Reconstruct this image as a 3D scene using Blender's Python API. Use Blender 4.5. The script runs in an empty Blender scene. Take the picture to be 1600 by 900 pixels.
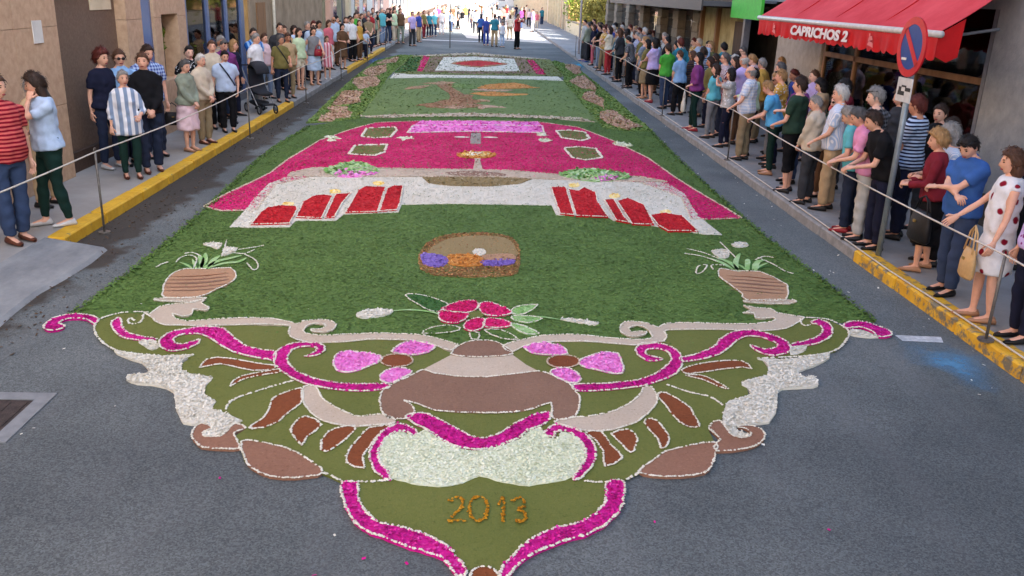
import bpy, math, random
import numpy as np
from mathutils import Vector, Matrix
from mathutils.geometry import tessellate_polygon
random.seed(7); RNG = np.random.default_rng(7)
S = bpy.context.scene
COL = S.collection
# ------------------------------------------------------------------ camera
F_PX, PITCH, ROLL, YAW, CAM_H = 1346.4, 0.33023, 0.03935, 0.0477, 2.924
_F = np.array([math.sin(YAW)*math.cos(PITCH), math.cos(YAW)*math.cos(PITCH), -math.sin(PITCH)])
_R0 = np.array([math.cos(YAW), -math.sin(YAW), 0.0]); _U0 = np.cross(_R0, _F)
_R = math.cos(ROLL)*_R0 + math.sin(ROLL)*_U0
_U = -math.sin(ROLL)*_R0 + math.cos(ROLL)*_U0
cd = bpy.data.cameras.new("camera"); cam = bpy.data.objects.new("camera", cd); COL.objects.link(cam)
cam.matrix_world = Matrix(((_R[0], _U[0], -_F[0], 0), (_R[1], _U[1], -_F[1], 0), (_R[2], _U[2], -_F[2], CAM_H), (0, 0, 0, 1)))
cd.sensor_width = 36.0; cd.lens = F_PX/1600*36; cd.clip_start = 0.05; cd.clip_end = 3000
S.camera = cam
def ray(px, py): return _F + _R*(px-800)/F_PX - _U*(py-450)/F_PX
def at(px, py, z=0.0):
    """survey point: where the sight line through photo pixel (px,py) meets the level z"""
    d = ray(px, py); t = (z-CAM_H)/d[2]; return np.array([d[0]*t, d[1]*t, z])
def height_at(P, py, px):
    """height above P at which the vertical through P reaches photo row py"""
    lo, hi = 0.3, 3.0
    for _ in range(30):
        m = (lo+hi)/2; d = np.array([P[0], P[1], P[2]+m-CAM_H]); y = 450-F_PX*(d@_U)/(d@_F)
        if y > py: lo = m
        else: hi = m
    return (lo+hi)/2
# ------------------------------------------------------------------ light
SUN_EL, SUN_AZ = 33.0, 132.0         # azimuth clockwise from +Y: the sun stands behind the camera, to the right
W = bpy.data.worlds.new("World"); S.world = W; W.use_nodes = True
nt = W.node_tree; bg = nt.nodes['Background']
sky = nt.nodes.new('ShaderNodeTexSky'); sky.sky_type = 'NISHITA'; sky.sun_disc = False
sky.sun_elevation = math.radians(SUN_EL); sky.sun_rotation = math.radians(SUN_AZ)
sky.air_density = 1.0; sky.dust_density = 1.5; sky.ozone_density = 0.35
nt.links.new(sky.outputs[0], bg.inputs[0]); bg.inputs[1].default_value = 0.12
sd = bpy.data.lights.new("sun", 'SUN'); sd.energy = 4.5; sd.angle = math.radians(0.5); sd.color = (1.0, 0.95, 0.87)
sun = bpy.data.objects.new("sun", sd); COL.objects.link(sun)
_el, _az = math.radians(SUN_EL), math.radians(SUN_AZ)
sun.rotation_euler = Vector((math.sin(_az)*math.cos(_el), math.cos(_az)*math.cos(_el), math.sin(_el))).to_track_quat('Z', 'Y').to_euler()
sun.location = (20, -20, 40)
S.view_settings.view_transform = 'Standard'; S.view_settings.look = 'None'
S.view_settings.exposure = 2.42; S.view_settings.gamma = 1.0
# ------------------------------------------------------------------ materials
def L(*c):
    return tuple((v/255/12.92 if v/255 <= .04045 else ((v/255+.055)/1.055)**2.4) for v in c)
_mc = {}
def nmat(name, c1, c2=None, scale=8.0, rough=.85, bump=.15, bscale=None, detail=6, c3=None, metal=0, stretch=None, spec=.3, bdist=.02):
    key = (name, c1, c2)
    if key in _mc: return _mc[key]
    m = bpy.data.materials.new(name); m.use_nodes = True; t = m.node_tree; b = t.nodes['Principled BSDF']
    b.inputs['Roughness'].default_value = rough; b.inputs['Metallic'].default_value = metal
    b.inputs['Specular IOR Level'].default_value = spec
    tc = t.nodes.new('ShaderNodeTexCoord'); src = tc.outputs['Object']
    if stretch:
        mp = t.nodes.new('ShaderNodeMapping'); mp.inputs['Scale'].default_value = stretch
        t.links.new(src, mp.inputs[0]); src = mp.outputs[0]
    n = t.nodes.new('ShaderNodeTexNoise'); n.inputs['Scale'].default_value = scale; n.inputs['Detail'].default_value = detail
    n.inputs['Roughness'].default_value = .65
    t.links.new(src, n.inputs['Vector'])
    r = t.nodes.new('ShaderNodeValToRGB'); e = r.color_ramp.elements
    e[0].position = .3; e[1].position = .7
    e[0].color = (*c1, 1); e[1].color = (*(c2 or c1), 1)
    if c3: q = e.new(.5); q.color = (*c3, 1)
    t.links.new(n.outputs[0], r.inputs[0]); t.links.new(r.outputs[0], b.inputs['Base Color'])
    if bump:
        n2 = t.nodes.new('ShaderNodeTexNoise'); n2.inputs['Scale'].default_value = bscale or scale*4; n2.inputs['Detail'].default_value = 8
        t.links.new(src, n2.inputs['Vector'])
        bp = t.nodes.new('ShaderNodeBump'); bp.inputs['Strength'].default_value = bump; bp.inputs['Distance'].default_value = bdist
        t.links.new(n2.outputs[0], bp.inputs['Height']); t.links.new(bp.outputs[0], b.inputs['Normal'])
    _mc[key] = m; return m
def vary(c, k): return tuple(min(1, v*k) for v in c)
def flat(name, c, rough=.6, metal=0, scale=12, k=.8, bump=.06, spec=.4): return nmat(name, vary(c, k), vary(c, 1.08), scale=scale, rough=rough, metal=metal, bump=bump, spec=spec)
def petal_mat(name, cols, scale=30.0):
    """loose petals: every petal carries its own random shade in the attribute 'shade'"""
    m = bpy.data.materials.new(name); m.use_nodes = True; t = m.node_tree; b = t.nodes['Principled BSDF']
    b.inputs['Roughness'].default_value = .8; b.inputs['Specular IOR Level'].default_value = .2
    a = t.nodes.new('ShaderNodeAttribute'); a.attribute_name = 'shade'
    tc = t.nodes.new('ShaderNodeTexCoord')
    n = t.nodes.new('ShaderNodeTexNoise'); n.inputs['Scale'].default_value = scale; n.inputs['Detail'].default_value = 8; n.inputs['Roughness'].default_value = .75
    t.links.new(tc.outputs['Object'], n.inputs['Vector'])
    n3 = t.nodes.new('ShaderNodeTexNoise'); n3.inputs['Scale'].default_value = 1.3; n3.inputs['Detail'].default_value = 4
    t.links.new(tc.outputs['Object'], n3.inputs['Vector'])
    m1 = t.nodes.new('ShaderNodeMath'); m1.operation = 'MULTIPLY_ADD'; m1.inputs[1].default_value = 1.1
    t.links.new(n.outputs[0], m1.inputs[0])
    m0 = t.nodes.new('ShaderNodeMath'); m0.operation = 'MULTIPLY_ADD'; m0.inputs[1].default_value = .6; m0.inputs[2].default_value = -.73
    t.links.new(a.outputs['Fac'], m0.inputs[0]); 
    m2 = t.nodes.new('ShaderNodeMath'); m2.operation = 'MULTIPLY_ADD'; m2.inputs[1].default_value = .75
    t.links.new(n3.outputs[0], m2.inputs[0]); t.links.new(m0.outputs[0], m2.inputs[2]); t.links.new(m2.outputs[0], m1.inputs[2])
    r = t.nodes.new('ShaderNodeValToRGB'); e = r.color_ramp.elements
    e[0].position = 0; e[0].color = (*cols[0], 1); e[1].position = 1; e[1].color = (*cols[-1], 1)
    for i, c in enumerate(cols[1:-1]): q = e.new((i+1)/(len(cols)-1)); q.color = (*c, 1)
    t.links.new(m1.outputs[0], r.inputs[0]); t.links.new(r.outputs[0], b.inputs['Base Color'])
    bp = t.nodes.new('ShaderNodeBump'); bp.inputs['Strength'].default_value = .5; bp.inputs['Distance'].default_value = .015
    t.links.new(n.outputs[0], bp.inputs['Height']); t.links.new(bp.outputs[0], b.inputs['Normal'])
    return m
# ------------------------------------------------------------------ mesh helpers
def tag(o, label=None, cat=None, group=None, kind=None):
    if label: o['label'] = label
    if cat: o['category'] = cat
    if group: o['group'] = group
    if kind: o['kind'] = kind
    return o
def empty(name, loc, rz=0.0, label=None, cat=None, group=None):
    o = bpy.data.objects.new(name, None); COL.objects.link(o); o.location = tuple(loc); o.rotation_euler = (0, 0, rz)
    o.empty_display_size = .2
    return tag(o, label, cat, group)
class MB:
    """collects pieces and links them as ONE mesh object"""
    def __init__(s, org=(0, 0, 0)): s.V = []; s.F = []; s.M = []; s.n = 0; s.org = np.asarray(org, float)
    def add(s, V, F, mi=0):
        V = np.asarray(V, float).reshape(-1, 3); s.V.append(V)
        s.F += [tuple(int(i)+s.n for i in f) for f in F]; s.M += [mi]*len(F); s.n += len(V); return s
    def box(s, a, b, mi=0, bev=0.0):
        x0, y0, z0 = np.minimum(a, b); x1, y1, z1 = np.maximum(a, b)
        if bev <= 0:
            V = [(x0,y0,z0),(x1,y0,z0),(x1,y1,z0),(x0,y1,z0),(x0,y0,z1),(x1,y0,z1),(x1,y1,z1),(x0,y1,z1)]
            return s.add(V, [(0,3,2,1),(4,5,6,7),(0,1,5,4),(1,2,6,5),(2,3,7,6),(3,0,4,7)], mi)
        e = bev   # chamfer on the top edges and uprights
        V = []
        for z, i in ((z0, 0), (z1-e, 0), (z1, e)):
            V += [(x0+i+e,y0+i,z),(x1-i-e,y0+i,z),(x1-i,y0+i+e,z),(x1-i,y1-i-e,z),(x1-i-e,y1-i,z),(x0+i+e,y1-i,z),(x0+i,y1-i-e,z),(x0+i,y0+i+e,z)]
        Fc = [tuple(range(7,-1,-1)), tuple(range(16,24))]
        for k in (0, 8):
            for i in range(8): Fc.append((k+i, k+(i+1)%8, k+8+(i+1)%8, k+8+i))
        return s.add(V, Fc, mi)
    def tube(s, pts, r, rb=None, side=None, seg=8, cap=.5, mi=0):
        V, Fc = tube(pts, r, rb, side, seg, cap); return s.add(V, Fc, mi)
    def mesh(s, name):
        me = bpy.data.meshes.new(name); V = (np.concatenate(s.V) if s.V else np.zeros((0, 3)))-s.org
        me.from_pydata(V.tolist(), [], s.F); 
        if any(s.M): me.polygons.foreach_set('material_index', s.M)
        return me
    def build(s, name, mats, parent=None, smooth=False, kind=None):
        me = s.mesh(name)
        for m in (mats if isinstance(mats, (list, tuple)) else [mats]): me.materials.append(m)
        if smooth: me.polygons.foreach_set('use_smooth', [True]*len(me.polygons))
        o = bpy.data.objects.new(name, me); COL.objects.link(o); o.parent = parent
        if kind: o['kind'] = kind
        return o
def tube(pts, r, rb=None, side=None, seg=8, cap=.5):
    P = np.asarray(pts, float); n = len(P)
    ra = np.full(n, r) if np.isscalar(r) else np.asarray(r, float)
    rb = ra if rb is None else (np.full(n, rb) if np.isscalar(rb) else np.asarray(rb, float))
    T = np.zeros_like(P); T[1:-1] = P[2:]-P[:-2]; T[0] = P[1]-P[0]; T[-1] = P[-1]-P[-2]
    T /= np.linalg.norm(T, axis=1)[:, None]+1e-12
    s0 = np.array(side if side is not None else (1, 0, 0) if abs(T[0][0]) < .8 else (0, 1, 0), float)
    a = np.arange(seg)*2*np.pi/seg; V = []; Fc = []
    for i in range(n):
        s1 = s0-T[i]*(s0@T[i]); s1 /= np.linalg.norm(s1)+1e-12
        if side is None: s0 = s1
        u = np.cross(T[i], s1)
        V.append(P[i]+np.outer(np.cos(a)*ra[i], s1)+np.outer(np.sin(a)*rb[i], u))
    V = np.concatenate(V+[[P[0]-T[0]*cap*min(ra[0], rb[0])], [P[-1]+T[-1]*cap*min(ra[-1], rb[-1])]])
    for i in range(n-1):
        for k in range(seg): Fc.append((i*seg+k, i*seg+(k+1)%seg, (i+1)*seg+(k+1)%seg, (i+1)*seg+k))
    b0, b1 = n*seg, n*seg+1
    for k in range(seg): Fc.append((b0, (k+1)%seg, k)); Fc.append((b1, (n-1)*seg+k, (n-1)*seg+(k+1)%seg))
    return V, Fc
def ball(c, r, nu=10, nv=7):
    c = np.asarray(c, float); r = np.ones(3)*r; V = [c+(0, 0, r[2])]; Fc = []
    for j in range(1, nv):
        t = math.pi*j/nv
        for i in range(nu):
            p = 2*math.pi*i/nu; V.append(c+r*(math.sin(t)*math.cos(p), math.sin(t)*math.sin(p), math.cos(t)))
    V.append(c-(0, 0, r[2]))
    for i in range(nu): Fc.append((0, 1+i, 1+(i+1) % nu)); Fc.append((len(V)-1, 1+(nv-2)*nu+(i+1) % nu, 1+(nv-2)*nu+i))
    for j in range(nv-2):
        for i in range(nu): Fc.append((1+j*nu+i, 1+(j+1)*nu+i, 1+(j+1)*nu+(i+1) % nu, 1+j*nu+(i+1) % nu))
    return np.array(V), Fc
def smooth_loop(P, closed=True, k=3):
    P = np.asarray(P, float); n = len(P); out = []
    for i in range(n if closed else n-1):
        p0, p1, p2, p3 = (P[(i-1) % n], P[i], P[(i+1) % n], P[(i+2) % n]) if closed else (P[max(i-1, 0)], P[i], P[i+1], P[min(i+2, n-1)])
        for j in range(k):
            t = j/k; out.append(.5*((2*p1)+(-p0+p2)*t+(2*p0-5*p1+4*p2-p3)*t*t+(-p0+3*p1-3*p2+p3)*t**3))
    if not closed: out.append(P[-1])
    return np.array(out)
# ================================================================== THE SETTING
def asphalt():
    m = nmat('asphalt', (.084, .096, .099), (.138, .152, .154), scale=.55, rough=.92, bump=.22, bscale=210, detail=10, bdist=.006)
    t = m.node_tree; b = t.nodes['Principled BSDF']; lk = b.inputs['Base Color'].links[0].from_socket
    tc = t.nodes['Texture Coordinate'].outputs['Object']
    # light stone chips in the surface
    v = t.nodes.new('ShaderNodeTexVoronoi'); v.inputs['Scale'].default_value = 105; t.links.new(tc, v.inputs['Vector'])
    vs = t.nodes.new('ShaderNodeSeparateColor'); t.links.new(v.outputs['Color'], vs.inputs[0])
    rr = t.nodes.new('ShaderNodeValToRGB'); rr.color_ramp.elements[0].position = .1; rr.color_ramp.elements[1].position = 1.0
    rr.color_ramp.elements[0].color = (.74, .74, .74, 1); rr.color_ramp.elements[1].color = (1.5, 1.5, 1.48, 1)
    t.links.new(vs.outputs[0], rr.inputs[0])
    mx = t.nodes.new('ShaderNodeMix'); mx.data_type = 'RGBA'; mx.blend_type = 'MULTIPLY'; mx.inputs[0].default_value = 1
    t.links.new(lk, mx.inputs[6]); t.links.new(rr.outputs[0], mx.inputs[7])
    # pale scuffs and tyre polish along the street
    mp = t.nodes.new('ShaderNodeMapping'); mp.inputs['Scale'].default_value = (1.6, .22, 1); mp.inputs['Rotation'].default_value = (0, 0, .5); t.links.new(tc, mp.inputs[0])
    n = t.nodes.new('ShaderNodeTexNoise'); n.inputs['Scale'].default_value = 1.6; n.inputs['Detail'].default_value = 9; t.links.new(mp.outputs[0], n.inputs['Vector'])
    r2 = t.nodes.new('ShaderNodeValToRGB'); r2.color_ramp.elements[0].position = .52; r2.color_ramp.elements[1].position = .75
    r2.color_ramp.elements[0].color = (0, 0, 0, 1); r2.color_ramp.elements[1].color = (.35, .35, .35, 1); t.links.new(n.outputs[0], r2.inputs[0])
    mx2 = t.nodes.new('ShaderNodeMix'); mx2.data_type = 'RGBA'; mx2.inputs[7].default_value = (.17, .175, .18, 1)
    t.links.new(r2.outputs[0], mx2.inputs[0]); t.links.new(mx.outputs[2], mx2.inputs[6])
    # dried mud washed along the left gutter
    sp = t.nodes.new('ShaderNodeSeparateXYZ'); t.links.new(tc, sp.inputs[0])
    nn = t.nodes.new('ShaderNodeTexNoise'); nn.inputs['Scale'].default_value = 1.9; nn.inputs['Detail'].default_value = 8; t.links.new(tc, nn.inputs['Vector'])
    ad = t.nodes.new('ShaderNodeMath'); ad.operation = 'MULTIPLY_ADD'; ad.inputs[1].default_value = 1.1; t.links.new(nn.outputs[0], ad.inputs[0])
    sx = t.nodes.new('ShaderNodeMath'); sx.operation = 'MULTIPLY_ADD'; sx.inputs[1].default_value = 1.0; sx.inputs[2].default_value = 3.55
    t.links.new(sp.outputs[0], sx.inputs[0]); t.links.new(sx.outputs[0], ad.inputs[2])
    r3 = t.nodes.new('ShaderNodeValToRGB'); r3.color_ramp.elements[0].position = .0; r3.color_ramp.elements[1].position = .16
    r3.color_ramp.elements[0].color = (.92, .92, .92, 1); r3.color_ramp.elements[1].color = (0, 0, 0, 1); t.links.new(ad.outputs[0], r3.inputs[0])
    mx3 = t.nodes.new('ShaderNodeMix'); mx3.data_type = 'RGBA'; mx3.inputs[7].default_value = (.052, .041, .032, 1)
    t.links.new(r3.outputs[0], mx3.inputs[0]); t.links.new(mx2.outputs[2], mx3.inputs[6])
    dn = t.nodes.new('ShaderNodeTexNoise'); dn.inputs['Scale'].default_value = 1.1; dn.inputs['Detail'].default_value = 6; t.links.new(tc, dn.inputs['Vector'])
    dv = t.nodes.new('ShaderNodeMix'); dv.data_type = 'VECTOR'; dv.inputs[0].default_value = .35; t.links.new(tc, dv.inputs[4]); t.links.new(dn.outputs['Color'], dv.inputs[5])
    vo = t.nodes.new('ShaderNodeTexVoronoi'); vo.feature = 'DISTANCE_TO_EDGE'; vo.inputs['Scale'].default_value = .55; t.links.new(dv.outputs[1], vo.inputs['Vector'])
    rc = t.nodes.new('ShaderNodeValToRGB'); rc.color_ramp.elements[0].position = .002; rc.color_ramp.elements[1].position = .006; rc.color_ramp.elements[0].color = (.93, .93, .93, 1); rc.color_ramp.elements[1].color = (1, 1, 1, 1); t.links.new(vo.outputs['Distance'], rc.inputs[0])
    pn = t.nodes.new('ShaderNodeTexNoise'); pn.inputs['Scale'].default_value = .33; pn.inputs['Detail'].default_value = 5; t.links.new(tc, pn.inputs['Vector'])
    rpn = t.nodes.new('ShaderNodeValToRGB'); rpn.color_ramp.elements[0].position = .40; rpn.color_ramp.elements[1].position = .58; rpn.color_ramp.elements[0].color = (.74, .75, .77, 1); rpn.color_ramp.elements[1].color = (1.08, 1.08, 1.07, 1); t.links.new(pn.outputs[0], rpn.inputs[0])
    ma = t.nodes.new('ShaderNodeMix'); ma.data_type = 'RGBA'; ma.blend_type = 'MULTIPLY'; ma.inputs[0].default_value = 1; t.links.new(mx3.outputs[2], ma.inputs[6]); t.links.new(rc.outputs[0], ma.inputs[7])
    mb_ = t.nodes.new('ShaderNodeMix'); mb_.data_type = 'RGBA'; mb_.blend_type = 'MULTIPLY'; mb_.inputs[0].default_value = 1; t.links.new(ma.outputs[2], mb_.inputs[6]); t.links.new(rpn.outputs[0], mb_.inputs[7]); t.links.new(mb_.outputs[2], b.inputs['Base Color'])
    return m
ASPH = asphalt()
g = MB(); g.add([(-400, -60, 0), (400, -60, 0), (400, 700, 0), (-400, 700, 0)], [(0, 1, 2, 3)])
tag(g.build('road', ASPH), kind='structure')
PAVE = nmat('pavement', (.26, .245, .225), (.38, .36, .335), scale=1.1, rough=.9, bump=.3, bscale=60, detail=10, bdist=.008)
PAVR = nmat('pavement_right', (.20, .20, .20), (.33, .33, .33), scale=1.1, rough=.9, bump=.3, bscale=60, detail=10, bdist=.008)
STONE_K = nmat('kerb_stone', (.20, .195, .19), (.36, .35, .34), scale=6, rough=.9, bump=.4, bscale=50, bdist=.01)
def worn_yellow(name, wear):
    m = nmat(name, L(208, 152, 34), L(234, 186, 56), scale=5, rough=.75, bump=.35, bscale=50, bdist=.008)
    t = m.node_tree; b = t.nodes['Principled BSDF']; lk = b.inputs['Base Color'].links[0].from_socket
    tc = t.nodes['Texture Coordinate'].outputs['Object']
    n = t.nodes.new('ShaderNodeTexNoise'); n.inputs['Scale'].default_value = 7; n.inputs['Detail'].default_value = 10; n.inputs['Roughness'].default_value = .7
    t.links.new(tc, n.inputs['Vector'])
    r = t.nodes.new('ShaderNodeValToRGB'); r.color_ramp.elements[0].position = wear; r.color_ramp.elements[1].position = wear+.09
    t.links.new(n.outputs[0], r.inputs[0])
    mx = t.nodes.new('ShaderNodeMix'); mx.data_type = 'RGBA'; mx.inputs[7].default_value = (.20, .175, .12, 1)
    t.links.new(r.outputs[0], mx.inputs[0]); t.links.new(lk, mx.inputs[6]); t.links.new(mx.outputs[2], b.inputs['Base Color'])
    return m
YEL = worn_yellow('yellow_kerb_paint', .60); YEL2 = worn_yellow('flaking_yellow_kerb_paint', .50); YEL3 = worn_yellow('flaked_yellow_kerb_paint', .46)
BLUEK = nmat('blue_stained_kerb', L(40, 110, 185), L(120, 150, 175), scale=9, rough=.9, bump=.3)
KX = 4.62
# left pavement: starts behind the dropped ramp
p = MB(); p.box((-14, -12, -.2), (-KX-.17, 300, .13)); left_pave = p.build('pavement', PAVE); tag(left_pave, kind='structure')
p = MB(); p.box((KX+.17, -12, -.2), (24, 300, .13)); right_pave = p.build('pavement', PAVR); tag(right_pave, kind='structure')
# dropped vehicle ramp at the left near end
rm = MB(); ys = np.linspace(-12, 9.5, 44); V = []
for i, y in enumerate(ys):
    j = .03*math.sin(i*1.7)+.02*math.sin(i*.9)
    V += [(-4.13+j, y, .0), (-4.17+j, y, .035), (-4.5, y, .085), (-KX-.19, y, .133)]
Fc = []
for i in range(len(ys)-1):
    for k in range(3): Fc.append((i*4+k, i*4+k+1, (i+1)*4+k+1, (i+1)*4+k))
Fc.append((len(ys)*4-4, len(ys)*4-3, len(ys)*4-2, len(ys)*4-1))
rm.add(V, Fc)
tag(rm.build('ramp', nmat('ramp_concrete', (.19, .195, .20), (.34, .34, .335), scale=3.2, rough=.95, bump=.6, bscale=24, bdist=.02, stretch=(1, .5, 1))), kind='structure')
kerb_root = {}
def kerb(side, y0, y1, segs):
    """segs: list of (from_y, to_y, material)"""
    root = MB(); sx = side
    xa, xb = sx*(KX-.02), sx*(KX+.17)
    root.box((xa+sx*.02, y0, -.2), (xb, y1, .05)); ro = root.build('kerb', STONE_K); tag(ro, kind='structure')
    y = y0; k = 0
    while y < min(y1, 75):
        ln = 1.15+.12*math.sin(k*2.3); e = min(y+ln, y1)
        for a, b, mt in segs:
            if a <= y+ln/2 < b: m = mt; break
        else: m = STONE_K
        q = MB(); dz = .004*math.sin(k*1.9); dx = .006*math.sin(k*3.1)
        q.box((xa+dx, y+.006, -.05), (xb+.02*sx, e-.006, .137+dz), bev=.018)
        st = q.build('kerb_stone', m, ro); y = e; k += 1
    q = MB(); q.box((xa, y, -.05), (xb+.02*sx, 300, .137)); q.build('far_kerb_run', STONE_K, ro)
kerb(-1, 9.5, 300, [(9.5, 22.6, YEL), (31, 44.5, YEL)])
kerb(1, -12, 300, [(6.75, 9.45, YEL2), (6.3, 6.75, BLUEK), (-12, 6.3, YEL3)])
sunlight_outline = [(-.8, 58.5), (KX-.05, 55.5), (KX-.05, 190), (-3.4, 190), (-3.0, 95)]
WHITEP = nmat('road_paint', L(150, 155, 160), L(225, 226, 226), scale=14, rough=.8, bump=.2)
def sheet(name, poly, z, m, kind='structure'):
    P = [Vector((x, y, z)) for x, y in poly]; me = bpy.data.meshes.new(name)
    me.from_pydata([tuple(v) for v in P], [], [tuple(t) for t in tessellate_polygon([P])]); me.materials.append(m)
    for pl in me.polygons:
        if pl.normal.z < 0: pl.flip()
    o = bpy.data.objects.new(name, me); COL.objects.link(o); o['kind'] = kind; return o
sheet('road_marking', [(-3.44, 54.2), (1.6, 54.6), (1.6, 55.3), (-3.44, 54.9)], .004, WHITEP)
sheet('painted_sunlight', sunlight_outline, .004, nmat('painted_sunlight', L(176, 170, 160), L(206, 200, 190), scale=.8, rough=.9, bump=.2, bscale=20))  # sunlit stretch of road painted as a paler sheet, not separate paving
for yy in (66.5, 69.6): sheet('road_marking', [(-3.2, yy), (-1.2, yy), (-1.2, yy+.5), (-3.2, yy+.5)], .004, WHITEP)
a, b_ = at(1398, 524), at(1470, 527); c_, d_ = at(1474, 536), at(1410, 533)
sheet('road_marking', [tuple(a[:2]), tuple(b_[:2]), tuple(c_[:2]), tuple(d_[:2])], .004, WHITEP)
# blue chalk powder spilt on the road
def stain(name, pts, cols, z=.003, n=900, s=.02):
    m = bpy.data.materials.new(name); m.use_nodes = True; t = m.node_tree; b = t.nodes['Principled BSDF']
    b.inputs['Base Color'].default_value = (*cols, 1); b.inputs['Roughness'].default_value = 1
    tc = t.nodes.new('ShaderNodeTexCoord'); ns = t.nodes.new('ShaderNodeTexNoise'); ns.inputs['Scale'].default_value = 5; ns.inputs['Detail'].default_value = 10
    ns.inputs['Roughness'].default_value = .7
    t.links.new(tc.outputs['Object'], ns.inputs['Vector'])
    at_ = t.nodes.new('ShaderNodeAttribute'); at_.attribute_name = 'cover'
    ad = t.nodes.new('ShaderNodeMath'); ad.operation = 'MULTIPLY_ADD'; ad.inputs[1].default_value = 1.8; ad.inputs[2].default_value = -1.15
    t.links.new(ns.outputs[0], ad.inputs[0])
    mu = t.nodes.new('ShaderNodeMath'); mu.operation = 'ADD'; mu.use_clamp = True
    t.links.new(ad.outputs[0], mu.inputs[0]); t.links.new(at_.outputs['Fac'], mu.inputs[1])
    mm = t.nodes.new('ShaderNodeMath'); mm.operation = 'MULTIPLY'; t.links.new(mu.outputs[0], mm.inputs[0]); t.links.new(at_.outputs['Fac'], mm.inputs[1])
    t.links.new(mm.outputs[0], b.inputs['Alpha'])
    c = np.mean(pts, axis=0); V = [(*c, z)]; cv = [1.0]; rings = 8; Q = smooth_loop(pts, True, 4)
    for r in range(1, rings+1):
        for q in Q: V.append((*(c+(q-c)*r/rings), z)); cv.append(1-r/rings)
    Fc = []; nq = len(Q)
    for i in range(nq): Fc.append((0, 1+i, 1+(i+1) % nq))
    for r in range(rings-1):
        for i in range(nq): Fc.append((1+r*nq+i, 1+(r+1)*nq+i, 1+(r+1)*nq+(i+1) % nq, 1+r*nq+(i+1) % nq))
    me = bpy.data.meshes.new(name); me.from_pydata(V, [], Fc); me.materials.append(m)
    me.attributes.new('cover', 'FLOAT', 'POINT').data.foreach_set('value', cv)
    o = bpy.data.objects.new(name, me); COL.objects.link(o); o['kind'] = 'stuff'; return o
def px2(*pp): return np.array([at(x, y)[:2] for x, y in pp])
stain('blue_chalk', px2((1370, 515), (1470, 524), (1550, 548), (1582, 572), (1600, 640), (1540, 640), (1460, 590), (1380, 560)), L(96, 156, 196), z=.007)
stain('blue_chalk', px2((562, 92), (600, 86), (622, 92), (600, 102), (570, 104)), L(50, 120, 180), z=.003)
stain('blue_chalk', px2((885, 96), (905, 92), (925, 104), (912, 113), (895, 106)), L(60, 170, 200), z=.003)
# drain cover in the road, near left
DR = empty('drain_cover', (-3.72, 5.5, 0), 0, 'square brown drain cover in a pale concrete frame on the near left road', 'drain cover')
o_ = (-3.72, 5.5, 0)
m_ = MB(o_); x0, x1, y0, y1 = -4.32, -3.04, 5.13, 5.86
fw = .11
m_.box((x0, y1-fw, -.02), (x1, y1, .012)); m_.box((x0, y0, -.02), (x1, y0+fw, .012)); m_.box((x1-fw, y0+fw, -.02), (x1, y1-fw, .011)); m_.box((x0, y0+fw, -.02), (x0+fw, y1-fw, .011))
m_.build('frame', nmat('drain_frame', (.19, .20, .21), (.28, .29, .30), scale=7, rough=.9, bump=.3), DR)
RUST = nmat('rusty_iron', (.035, .028, .026), (.085, .062, .055), scale=14, rough=.85, bump=.5, bscale=70)
m_ = MB(o_); m_.box((x0+fw, y0+fw, -.02), (x1-fw, y1-fw, .004)); pl = m_.build('cover_plate', RUST, DR)
for i in range(9):
    m_ = MB(o_); xx = x0+fw+.06+i*.115; m_.box((xx, y0+fw+.03, .0045), (xx+.05, y1-fw-.03, .009)); m_.build('rib', RUST, pl)

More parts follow.
